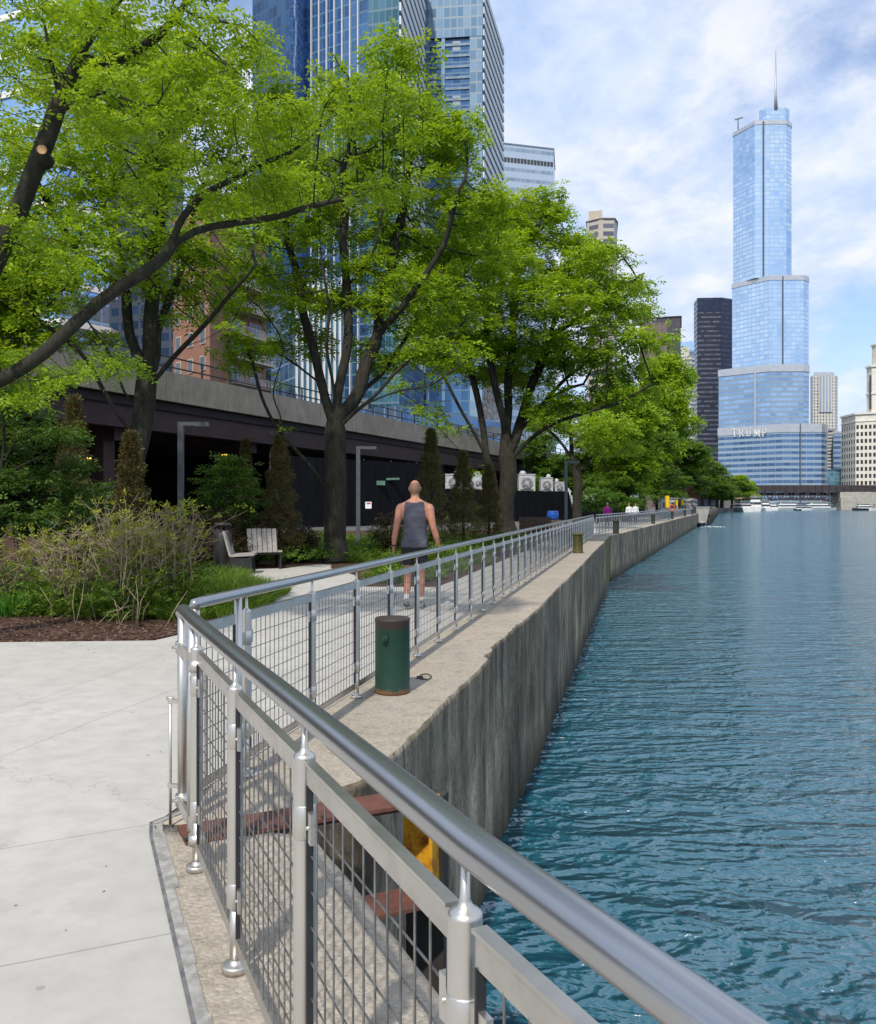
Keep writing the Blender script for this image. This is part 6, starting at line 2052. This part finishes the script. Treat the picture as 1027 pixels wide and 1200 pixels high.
m = MB(); vbox(S0, S1, -30, -.36, 7.3, 8.0, m); m.build('deck', DARKW, via)
m = MB(); vbox(S0, S1, -.95, -.55, 6.05, 7.84, m); vbox(S0, S1, -1.0, -.3, 6.0, 6.12, m); vbox(S0, S1, -.98, -.36, 7.75, 7.845, m); m.build('girder', MAROON, via)
for j in range(1, 5):
    m = MB(); vbox(S0, S1, -1 - 6.5 * j, -.6 - 6.5 * j, 6.05, 7.28, m); m.build('girder', MAROON, via)
for i in range(15):
    s0 = S0 + 5 + i * 13.5
    for o_ in (-2.2, -14, -26):
        m = MB(); vbox(s0, s0 + .9, o_ - .45, o_ + .45, 0, 6.0, m); vbox(s0 - .1, s0 + 1.0, o_ - .55, o_ + .55, 0, .5, m); m.build('column', MAROON, via)
    m = MB(); vbox(s0 + .1, s0 + .8, -29, -1.05, 5.3, 6.02, m); m.build('cross_beam', MAROON, via)
m = MB(); vbox(S0, S1, -31, -30.1, 0, 8, m); m.build('back_wall', DARKW, via)  # wall added, in the shade tone, to keep the space below the deck dark
m = MB()
for z in (9.95, 10.55): m.tube([vp(S0, -.2, z), vp(S1, -.2, z)], .05, 6)
m.build('top_rail', BLACK, via)
for i in range(64):
    s0 = S0 + .6 + i * 3.05
    m = MB(); q = vp(s0, -.2, 0); m.box((q[0], q[1], 10.1), (.1, .1, 1.0), math.atan2(VD.y, VD.x)); m.build('rail_post', BLACK, via)
# lit lamps under the deck
GLOW = None
t = NT('sodium_lamp'); e_ = t.n('Emission'); e_.inputs[0].default_value = (1, .62, .08, 1); e_.inputs[1].default_value = 5.0
t.t.links.new(e_.outputs[0], t.out.inputs[0]); GLOW = t.m
for px, py, Y, lab in [(262, 531.5, 66, 'lit amber lamp hanging under the roadway above the round green shrub'), (102, 537, 60, 'lit amber lamp hanging under the roadway at the far left')]:
    c = P(px, py, Y); r_ = thing('underdeck_lamp', lab, 'lamp', tuple(c), 'lit lamps under the roadway')
    MB().lathe(tuple(c), [(.2, -.12), (.33, 0), (.3, .06)], 14).build('lens', GLOW, r_)
    MB().lathe(tuple(c), [(.34, .065), (.36, .09), (.12, .3), (.04, .42), (.03, 7.28 - c.z)], 12).build('housing', BLACK, r_)

# ---------------------------------------------------------------- hoardings, machines, small things under the roadway
HOARD = simple('black_hoarding_cloth', (0.004, 0.005, 0.007), (0.008, 0.009, 0.012), 1.2, 0.9, 0, 0.5, (3, 3, .3), bdist=.04, spec=.1)
def hoarding(label, a, c_, h):
    a, c_ = Vector(a), Vector(c_); r_ = thing('hoarding', label, 'hoarding', (a.x, a.y, 0), 'black cloth hoardings')
    d = c_ - a; L = d.length; d /= L; n = int(L / .5); nn = Vector((d.y, -d.x))
    vs, fs = [], []
    rg = random.Random(int(L * 10))
    for i in range(n + 1):
        q = a + d * (L * i / n) + nn * (.05 * math.sin(i * 1.9) + rg.uniform(-.02, .02))
        vs += [(q.x, q.y, .03), (q.x, q.y, h + rg.uniform(-.03, .03))]
        if i: fs.append((2 * i - 2, 2 * i, 2 * i + 1, 2 * i - 1))
    m = MB(); m.add(vs, fs, 0, True); m.build('cloth', HOARD, r_)
    k = 0.0
    while k <= L:
        q = a + d * k - nn * .12; m = MB(); m.tube([(q.x, q.y, 0), (q.x, q.y, h + .1)], .04, 8); m.build('post', BLACK, r_); k += 3.0
hoarding('tall black cloth hoarding behind the second trunk and the walking man', (X_at(318, 60), 60), (X_at(521, 74), 74), 5.0)
hoarding('black cloth hoarding with white machinery above it', (X_at(520, 76), 76), (X_at(668, 92), 92), 3.0)
hoarding('lower black cloth hoarding behind the person in magenta', (X_at(667, 93), 93), (X_at(739, 118), 118), 1.95)
m = MB(); c = P(433, 592, 66); m.box(c - Vector((0, .9, 0)), (.46, .04, .5), .07); sg = thing('notice_sign', 'small white notice with a red mark on the black hoarding', 'sign', tuple(c))
m.build('board', WHITEP, sg); m = MB(); m.box(c - Vector((-.02, .93, -.14)), (.28, .03, .08), .07); m.build('red_mark', simple('red_ink', (.5, .05, .04)), sg)
GREENT = simple('faded_green_net', (.12, .24, .17), (.07, .15, .11), 3, .8)
m = MB(); a = P(404, 563, 68); c_ = P(468, 561, 69); m.bar(a, c_, .2, .16); m.bar(a - Vector((0, 0, .45)), c_ - Vector((.8, 0, .45)), .2, .1); m.box(P(446, 566, 68), (.7, .3, .34), .2); m.box(P(440, 566, 68.3), (.35, .4, .5), .3)
tag(m.build('scaffold_beam', GREENT), 'pale green beam and netting along the top of the tall black hoarding', 'scaffold')
UNITW = simple('white_machine_paint', (.52, .53, .54), (.36, .37, .39), 3, .6)
def machine(label, px, Y, bottom, top, wpx, fan=1):
    x = X_at(px, Y); w_ = wpx * Y / FPX; z0, z1 = Z_at(bottom, Y), Z_at(top, Y)
    r_ = thing('cooling_unit', label, 'machine', (x, Y, 0), 'white machines above the hoarding')
    m = MB(); m.box((x, Y, (z0 + z1) / 2), (w_, 1.6, z1 - z0)); m.box((x, Y, z1 + .06), (w_ * 1.04, 1.7, .1)); m.build('casing', UNITW, r_)
    for k in range(fan):
        q = x + w_ * ((k + .5) / fan - .5) * .9; rr = min(w_ / fan, z1 - z0) * .3
        m = MB(); m.tube([(q, Y - .80, (z0 + z1) / 2), (q, Y - .9, (z0 + z1) / 2)], rr * 1.15, 18); m.build('fan_ring', ROOFG, r_)
        m = MB(); m.tube([(q, Y - .9, (z0 + z1) / 2), (q, Y - .94, (z0 + z1) / 2)], rr * .45, 12)
        for a_ in range(4): m.bar((q, Y - .92, (z0 + z1) / 2), (q + rr * math.cos(a_ * 1.57 + .5), Y - .92, (z0 + z1) / 2 + rr * math.sin(a_ * 1.57 + .5)), .05, .12, up=(0, 1, 0))
        m.build('fan', UNITW, r_)
    m = MB()
    for sx in (-.42, .42): m.box((x + sx * w_, Y, z0 / 2), (.15, .15, z0 - .01))
    m.build('stand', BLACK, r_)
    m = MB(); m.lathe((x + w_ * .22 * (-1) ** int(px), Y, z1 + .1), [(w_ * .2, 0), (w_ * .2, .22), (w_ * .12, .34), (.03, .38)], 14); m.build('vent_cap', UNITW, r_)
    m = MB()
    for j in range(5): m.box((x, Y - .815, z0 + (z1 - z0) * (.06 + .02 * j)), (w_ * .8, .03, .02))
    m.build('louvre', ROOFG, r_)
for k, (px, Y, bo, tp, wp, f, lab) in enumerate([(532, 82, 575, 557, 20, 1, 'white machine with one fan between the slim conifers right of the walking man'), (556, 83, 575, 558, 17, 2, 'white twin fan machine behind the third slim conifer'),
                                   (617, 92, 576, 557, 19, 1, 'white machine with round fan right of the joined trunks'), (640, 93, 576, 561, 14, 1, 'smaller white machine in the middle of the row'),
                                   (655, 93.5, 577, 566, 11, 1, 'lowest white machine at the right end of the row'), (566, 84, 581, 573, 14, 1, 'low white machine at the foot of the row by the joined trunks')]):
    machine(lab, px, Y, bo, tp, wp, f)
m = MB(); a = P(668, 576, 92); m.bar(P(666, 574, 92), P(671, 592, 91.5), .12, 1.0, up=(0, 1, 0)); m.bar(P(666, 575, 91.9), P(669, 577, 91.9), .3, .3)
tag(m.build('leaning_board', UNITW), 'white board leaning at the joint of the two hoardings', 'board')
# blue barrel, timber planters
BLUEB = simple('blue_plastic', (.012, .10, .46), (.01, .08, .36), 5, .4)
c = (X_at(648, 60), 60, 0); r_ = thing('blue_barrel', 'bright blue plastic barrel in front of the black hoarding', 'barrel', c)
zb = Z_at(609, 60)
MB().lathe((c[0], c[1], 0), [(.35, zb - .0), (.40, zb + .08), (.40, zb + .25), (.41, zb + .27), (.38, zb + .5), (.37, zb + .52)], 20).build('drum', BLUEB, r_)
MB().lathe((c[0], c[1], 0), [(.39, zb + .525), (.39, zb + .57), (.3, zb + .6)], 20).build('lid', BLUEB, r_)
if zb > .05: MB().box((c[0], c[1], zb / 2), (1.0, 1.0, zb - .01)).build('plinth', simple('timber_plinth', (.09, .06, .045)), r_)
TIMB = simple('brown_planter_timber', (.11, .075, .055), (.07, .05, .04), 8, .9, 0, .3, (1, 1, 5))
for px, Y, w_, lab in [(617, 44, .6, 'small brown timber planter, left of two near the third tree'), (632, 46, 1.15, 'brown timber planter box, right of two near the third tree')]:
    c = (X_at(px, Y), Y, 0); r_ = thing('planter_box', lab, 'planter', c, 'timber planters'); zt_ = Z_at(606, Y)
    m = MB()
    for i in range(5):
        for s in (-1, 1):
            m.box((c[0], c[1] + s * .4, zt_ * (i + .5) / 5), (w_, .05, zt_ / 5 - .02)); m.box((c[0] + s * w_ / 2, c[1], zt_ * (i + .5) / 5), (.05, .74, zt_ / 5 - .02))
    m.build('boards', TIMB, r_); MB().box((c[0], c[1], zt_ - .09), (w_ - .06, .74, .06)).build('soil', MULCH, r_)
# life ring stand on the far wall
c = W2A + W2D * 50 + W2N * .35
r_ = thing('life_ring_stand', 'yellow life ring cabinet on a pale blue post on the river wall', 'life ring', (c.x, c.y, 0))
MB().tube([(c.x, c.y, 0), (c.x, c.y, 1.7)], .06, 10).build('post', simple('pale_blue_post', (.10, .35, .48)), r_)
MB().box((c.x - .2, c.y, 1.95), (.38, .3, 1.25)).build('cabinet', simple('yellow_cabinet', (.80, .52, .01), (.7, .44, .01)), r_)
m = MB(); m.tube([(c.x + .25 + .33 * math.cos(a), c.y - .06, 1.30 + .3 * math.sin(a)) for a in np.linspace(0, 6.283, 21)], .07, 8); m.build('life_ring', simple('orange_ring', (.75, .14, .02)), r_)
for k, (s_, lab) in enumerate([(84, 'small yellow marker post on the far wall, left of two'), (100, 'small yellow marker post on the far wall, right of two')]):
    c = W2A + W2D * s_ + W2N * 1.6; r_ = thing('marker_post', lab, 'marker post', (c.x, c.y, 0), 'yellow marker posts')
    MB().tube([(c.x, c.y, 0), (c.x, c.y, 1.6)], .06, 8).build('post', BLACK, r_); MB().box((c.x, c.y, 1.95), (.4, .3, .75)).build('marker', bpy.data.materials['yellow_cabinet'], r_)
c = W2A + W2D * 88 + W2N * 3; r_ = thing('kiosk', 'small pale grey kiosk near the end of the promenade wall', 'kiosk', (c.x, c.y, 0))
MB().box((c.x, c.y, 1.25), (2.4, 1.8, 2.5), -.0).build('walls', simple('kiosk_grey', (.45, .46, .47)), r_); MB().box((c.x, c.y, 2.6), (2.7, 2.1, .16), -.0).build('roof', ROOFG, r_)
for sx in (-1, 1): MB().box((c.x + sx * .6, c.y - .93, 1.6), (.7, .08, .8)).build('window', DWIN, r_)
GREENF = simple('lime_green_panel', (.22, .50, .06), (.16, .38, .05), 2, .7)
for px, lab in ((703, 'lime green panel behind the low hoarding, left of two'), (718, 'lime green panel behind the low hoarding, right of two')):
    c = P(px, 584, 116); r_ = thing('green_panel', lab, 'panel', (c.x, c.y, 0), 'lime green panels'); MB().box(c, (1.4, .1, 1.3)).build('panel', GREENF, r_)
    m = MB(); m.box((c.x - .5, c.y + .1, c.z / 2), (.08, .08, c.z)); m.box((c.x + .5, c.y + .1, c.z / 2), (.08, .08, c.z)); m.build('leg', BLACK, r_)

# ---------------------------------------------------------------- pier, dock, boats, bridge
PALEC = simple('pale_pier_concrete', (.42, .41, .38), (.30, .29, .27), 1.2, .9, 0, .3, (1, 1, .4))
cx_, cy_ = X_at(821, 166), 166
r_ = thing('pier_block', 'pale tapered concrete pier at the end of the river wall', 'pier', (cx_, cy_, WATER_Z))
m = MB(); b0 = [(cx_ - .9, cy_ - .8), (cx_ + .7, cy_ - .8), (cx_ + .7, cy_ + 1.5), (cx_ - .9, cy_ + 1.5)]
t0 = [(cx_ - 1.0, cy_ - .9), (cx_ + 1.5, cy_ - .9), (cx_ + 1.5, cy_ + 1.6), (cx_ - 1.0, cy_ + 1.6)]
m.add([(x, y, WATER_Z - .5) for x, y in b0] + [(x, y, 1.1) for x, y in t0], [(0, 1, 5, 4), (1, 2, 6, 5), (2, 3, 7, 6), (3, 0, 4, 7), (4, 5, 6, 7)]); m.build('body', PALEC, r_)
MB().box((cx_ + .25, cy_ + .35, 1.2), (2.7, 2.7, .18)).build('cap', PALEC, r_)
DOCK = simple('dock_timber', (.10, .09, .075), (.06, .055, .045), 2, .9)
r_ = thing('dock', 'dark timber dock along the bank beyond the pier', 'dock', (62, 215, 0))
a, c_ = Vector((52, 176)), Vector((116, 372)); m = MB(); m.bar((*a, -.1), (*c_, -.1), 5, .5); m.build('deck', DOCK, r_)
for k in range(24):
    q = a.lerp(c_, k / 23) + Vector((2.4, 0)); MB().tube([(q.x, q.y, WATER_Z - .6), (q.x, q.y, .6)], .28, 8).build('pile', DOCK, r_)

HULLW = simple('white_hull', (.74, .74, .73), (.64, .64, .64), 1, .35, 0, 0)
HULLD = simple('dark_hull', (.02, .025, .04), (.03, .03, .05), 1, .35, 0, 0)
CANV = simple('tan_canvas', (.52, .29, .21), (.42, .23, .17), 1, .8, 0, 0)
BGL = simple('boat_glass', (.02, .03, .04), None, 1, .08, 0, 0, spec=.7)
def boat(label, x, y, L, W, H, rz, kind, group=None):
    r_ = thing('boat', label, 'boat', (0, 0, 0), group)
    st_ = [(-.5, .85, 0), (-.2, 1, 0), (.15, .95, .02), (.38, .55, .10), (.5, .04, .2)]
    hb = max(.5, H * .32)
    vs, fs = [], []
    for t, w_, rise in st_:
        for sx, zz, k in ((-1, hb * (1 + rise), 1), (-.72, -.35, 1), (0, -.5, 1), (.72, -.35, 1), (1, hb * (1 + rise), 1)): vs.append((sx * W / 2 * w_, t * L, zz))
    for i in range(4):
        for k in range(4): fs.append((i * 5 + k, i * 5 + k + 1, (i + 1) * 5 + k + 1, (i + 1) * 5 + k))
        fs.append((i * 5 + 4, i * 5, (i + 1) * 5, (i + 1) * 5 + 4))
    fs.append((0, 4, 3, 2, 1))
    m = MB(); m.add(vs, fs); m.build('hull', HULLD if kind in ('dinghy', 'dark') else HULLW, r_)
    if kind == 'dinghy':
        m = MB(); m.box((0, .2, hb + .25), (W * .5, .5, .5)); m.build('console', HULLW, r_)
        m = MB(); m.box((0, -L / 2 - .15, hb * .6), (.3, .3, .8)); m.build('outboard_motor', BLACK, r_)
        m = MB(); m.tube([(-W / 2, -L * .5, hb), (-W / 2 * 1.0, L * .1, hb), (-.2 * W, L * .42, hb + .08), (.2 * W, L * .42, hb + .08), (W / 2, L * .1, hb), (W / 2, -L * .5, hb)], .22, 8); m.build('rubber_tube', HULLD, r_)
    else:
        lv = 1 if H < 4 else 2
        z = hb
        for k in range(lv):
            h_ = (H - hb) / lv * (.62 if kind == 'canopy' else .92); l_ = L * (.62 - .14 * k); w_ = W * (.8 - .1 * k)
            m = MB(); m.prism([(-w_ / 2, -l_ * .55), (w_ / 2, -l_ * .55), (w_ / 2, l_ * .35), (w_ * .3, l_ * .5), (-w_ * .3, l_ * .5), (-w_ / 2, l_ * .35)], z + .0, z + h_); m.build('cabin', HULLW, r_)
            m = MB(); m.prism([(-w_ / 2 - .03, -l_ * .55 - .03), (w_ / 2 + .03, -l_ * .55 - .03), (w_ / 2 + .03, l_ * .34), (w_ * .3, l_ * .505 + .03), (-w_ * .3, l_ * .505 + .03), (-w_ / 2 - .03, l_ * .34)], z + h_ * .42, z + h_ * .8); m.build('cabin_window', BGL, r_)
            m = MB(); m.box((0, -l_ * .06, z + h_ + .08), (w_ * 1.14, l_ * 1.15, .16)); m.build('deck_roof', HULLW, r_)
            z += h_ + .16
        if kind == 'canopy':
            m = MB(); zz = H
            n_ = 8
            vs = [(W * .5 * math.sin((k / n_ - .5) * 2.4) / math.sin(1.2), t * L, zz - .9 + .9 * math.cos((k / n_ - .5) * 2.4)) for t in (-.48, .2) for k in range(n_ + 1)]
            m.add(vs, [(k, k + 1, n_ + 2 + k, n_ + 1 + k) for k in range(n_)], 0, True); m.build('canopy', CANV, r_)
            for sx in (-1, 1):
                for t in (-.45, .15):
                    m = MB(); m.tube([(sx * W * .44, t * L, hb), (sx * W * .46, t * L, zz - .5)], .06, 6); m.build('canopy_pole', HULLW, r_)
        else:
            m = MB(); m.tube([(0, -L * .1, z), (0, -L * .14, z + 1.4)], .06, 6); m.bar((-W * .3, -L * .12, z + .9), (W * .3, -L * .12, z + .9), .1, .1); m.build('mast', HULLW, r_)
    r_.location = (x, y, WATER_Z); r_.rotation_euler = (0, 0, rz)
    return r_
boat('small dark inflatable boat moving beside the pier at the end of the wall', X_at(822, 160), 160, 3.6, 1.7, 1.0, R(165), 'dinghy')
FOAM = simple('white_foam', (.8, .82, .83), (.6, .66, .68), 3, .8, 0, .3)
m = MB(); rg = random.Random(3)
for k in range(46):
    q = Vector((X_at(822, 160) + rg.uniform(-1.2, 3.4), 160 + rg.uniform(-5, 3.0))); a = rg.uniform(.06, .22)
    m.sphere((q.x, q.y, WATER_Z + .04), (a, a * 1.6, .05), 7, 4)
tag(m.build('boat_wake', FOAM), kind='stuff')
BD = [('tour boat with a tan canvas canopy moored nearest, at the left of the row', 869, 505, 17, 8.0, 8.2, 'canopy'), ('white cabin cruiser moored right of the tan canopy boat', 885, 545, 17, 8, 9.4, 'cab'),
      ('white motor yacht behind the cabin cruiser under the left end of the bridge', 894, 600, 16, 6.5, 7.0, 'cab'), ('small white launch, left of the long tour boats', 904, 650, 13, 6.5, 5.6, 'cab')]
for lab, px, Y, L, W, H, kd in BD:
    boat(lab, X_at(px, Y), Y, L, W, H, R(-20 + (px * 13) % 46), kd, 'boats moored along the left bank')
boat('long white tour boat under the bridge, left of its pair', X_at(922, 690), 690, 26, 9, 6.5, R(80), 'cab', 'tour boats under the bridge')
boat('long white tour boat under the bridge, right of its pair', X_at(957, 700), 700, 30, 9, 6.5, R(96), 'cab', 'tour boats under the bridge')
boat('little dark runabout in front of the white tour boats', X_at(938, 640), 640, 9, 3.5, 3.2, R(70), 'dark', None)
boat('little white runabout in front of the white tour boats', X_at(946, 635), 635, 8, 3.4, 3.0, R(100), 'cab', None)
boat('dark hulled boat with a white cabin by the right bank', X_at(1012, 640), 640, 15, 6.5, 5.2, R(75), 'dark', None)
boat('tan canopy boat cut by the right edge of the picture', X_at(1029, 625), 625, 12, 5, 4.5, R(85), 'canopy', None)

BRG = simple('dark_bridge_steel', (.035, .028, .032), (.055, .042, .045), .2, .7, 0, 0)
br = thing('truss_bridge', 'dark steel truss bridge across the river below the skyscraper', 'bridge', (X_at(950, 745), 745, 0))
x0, x1 = X_at(868, 745), X_at(1085, 745)
zt_ = Z_at(568.5, 745); zd = Z_at(576.5, 745)
MB().box(((x0 + x1) / 2, 752, (zt_ + zd) / 2 - .6), (x1 - x0, 14, 1.4)).build('deck', BRG, br)
MB().box(((x0 + x1) / 2, 744.6, (zt_ + zd) / 2), (x1 - x0, .6, zt_ - zd)).build('girder', BRG, br)
for k in range(26):
    x = x0 + (x1 - x0) * (k + .5) / 26; MB().box((x, 744.0, (zt_ + zd) / 2), (.5, .5, zt_ - zd - .3)).build('stiffener', BRG, br)
ta, tb = X_at(884, 745), X_at(984, 745); zl0, zl1 = Z_at(588, 745), Z_at(585, 745)
m = MB()
def low(t): return Z_at(588.5 - 3.8 * (1 - (2 * t - 1) ** 2), 745)
N_ = 16
for k in range(N_):
    t0, t1 = k / N_, (k + 1) / N_; xa, xb = ta + (tb - ta) * t0, ta + (tb - ta) * t1
    m.bar((xa, 745, low(t0)), (xb, 745, low(t1)), 1.0, 1.3)
    if k % 2: m.bar((xa, 745, low(t0)), (xb, 745, zd), .8, .8)
    else: m.bar((xa, 745, zd), (xb, 745, low(t1)), .8, .8)
    m.bar((xa, 745, low(t0)), (xa, 745, zd), .5, .5, up=(1, 0, 0))
m.build('truss', BRG, br)
MB().box(((ta + tb) / 2, 758, (zd + zl0) / 2 + 2.5), (tb - ta, .5, 2.6)).build('rear_truss', BRG, br)
STONE = simple('pale_abutment_stone', (.44, .41, .36), (.33, .31, .27), .4, .85, 0, .1)
r_ = thing('bridge_abutment', 'pale stone bridge abutment on the right bank', 'abutment', (X_at(1010, 742), 748, 0))
MB().prism([(X_at(985, 744), 744), (X_at(1090, 744), 744), (X_at(1090, 744), 762), (X_at(985, 744), 762)], WATER_Z - 1, zd - .1).build('body', STONE, r_)
MB().prism([(X_at(986, 741), 741), (X_at(1003, 741), 741), (X_at(1003, 741), 744), (X_at(986, 741), 744)], WATER_Z - 1, Z_at(583, 741)).build('pier', STONE, r_)
r_ = thing('bridge_abutment', 'dark wall below the left end of the bridge behind the moored boats', 'abutment', (X_at(880, 750), 755, 0))
MB().prism([(X_at(850, 742), 742), (X_at(884, 742), 742), (X_at(884, 742), 762), (X_at(850, 742), 762)], WATER_Z - 1, zd - .1).build('body', simple('abutment_grey', (.16, .15, .14)), r_)
# ---------------------------------------------------------------- sky, sun, camera
SUN_DIR = Vector((-0.30, -0.953, 0.0)).normalized()
ELEV = R(50)
W = bpy.data.worlds.new('World'); scene.world = W; W.use_nodes = True
nt = W.node_tree; nt.nodes.clear()
class WN(NT):
    def __init__(s, tree):
        s.t = tree; s.m = None
        s.out = tree.nodes.new('ShaderNodeOutputWorld')
w = WN(nt)
sky = w.n('TexSky'); sky.sky_type = 'NISHITA'; sky.sun_disc = False
sky.sun_elevation = ELEV; sky.sun_rotation = math.atan2(SUN_DIR.x, SUN_DIR.y)
sky.altitude = 180; sky.air_density = 1.0; sky.dust_density = 1.2; sky.ozone_density = 1.0
tc = w.n('TexCoord'); sp = w.n('SeparateXYZ'); nt.links.new(tc.outputs['Generated'], sp.inputs[0])
den = w.math('ADD', w.math('MAXIMUM', sp.outputs[2], 0.0), 0.28)
cb = w.n('CombineXYZ'); w.set(cb.inputs[0], w.math('DIVIDE', sp.outputs[0], den)); w.set(cb.inputs[1], w.math('DIVIDE', sp.outputs[1], den))
mp = w.n('Mapping'); nt.links.new(cb.outputs[0], mp.inputs[0]); mp.inputs['Rotation'].default_value = (0, 0, R(25)); mp.inputs['Scale'].default_value = (1.0, 0.9, 1); mp.inputs['Location'].default_value = (1.3, 0.4, 0)
c1 = w.noise(mp.outputs[0], 1.5, 9, 0.56, 0.25)
c2 = w.noise(mp.outputs[0], 4.6, 8, 0.6, 0.15)
c3 = w.noise(mp.outputs[0], 0.6, 3, 0.5)
cov = w.math('ADD', w.math('MULTIPLY', c1, 0.72), w.math('MULTIPLY', c2, 0.28))
mask = w.ramp(cov, [(0.40, 0.25), (0.475, 0.85), (0.54, 1.0)])
shade = w.ramp(w.math('ADD', w.math('MULTIPLY', c2, 0.6), w.math('MULTIPLY', c3, 0.4)), [(0.39, (4.7, 6.1, 9.0)), (0.49, (6.2, 7.2, 9.1)), (0.58, (8.2, 8.5, 9.2))])
skyc = w.mix(1.0, sky.outputs[0], (1.35, 1.5, 1.75), 'MULTIPLY')
col = w.mix(mask, skyc, shade)
hz = w.ramp(sp.outputs[2], [(0.0, 0.55), (0.22, 0.0)])
col = w.mix(hz, col, (6.6, 8.0, 10.2))
low = w.math('LESS_THAN', sp.outputs[2], -0.02)
col = w.mix(low, col, (1.6, 1.7, 1.8))
bg = w.n('Background'); w.set(bg.inputs[0], col); bg.inputs[1].default_value = 0.114
nt.links.new(bg.outputs[0], w.out.inputs[0])

sl = bpy.data.lights.new('sun', 'SUN'); sl.energy = 3.7; sl.angle = R(1.4); sl.color = (1.0, 0.93, 0.82)
so = bpy.data.objects.new('sun', sl); COL.objects.link(so)
dirv = Vector((SUN_DIR.x * math.cos(ELEV), SUN_DIR.y * math.cos(ELEV), math.sin(ELEV)))
so.rotation_euler = dirv.to_track_quat('Z', 'Y').to_euler()
so.location = (0, 0, 60)

cd = bpy.data.cameras.new('camera'); co = bpy.data.objects.new('camera', cd); COL.objects.link(co)
co.location = (0, 0, EYE); co.rotation_euler = (R(90), 0, 0)
cd.sensor_fit = 'HORIZONTAL'; cd.sensor_width = 36.0
cd.lens = FPX / 1027.0 * 36.0
cd.shift_x = 0.0
cd.shift_y = -(600.0 - HY) / 1027.0
cd.clip_start = 0.05; cd.clip_end = 12000
scene.camera = co
scene.render.engine = 'CYCLES'
scene.cycles.use_denoising = True
try: scene.cycles.denoiser = 'OPENIMAGEDENOISE'
except Exception: pass
scene.cycles.max_bounces = 7; scene.cycles.diffuse_bounces = 3; scene.cycles.glossy_bounces = 3; scene.cycles.transmission_bounces = 4; scene.cycles.transparent_max_bounces = 4
scene.cycles.caustics_reflective = False; scene.cycles.caustics_refractive = False
scene.cycles.sample_clamp_indirect = 6.0
scene.cycles.sample_clamp_direct = 2.2
scene.view_settings.view_transform = 'Standard'
scene.view_settings.look = 'None'
scene.view_settings.exposure = 0.0
scene.view_settings.gamma = 1.0
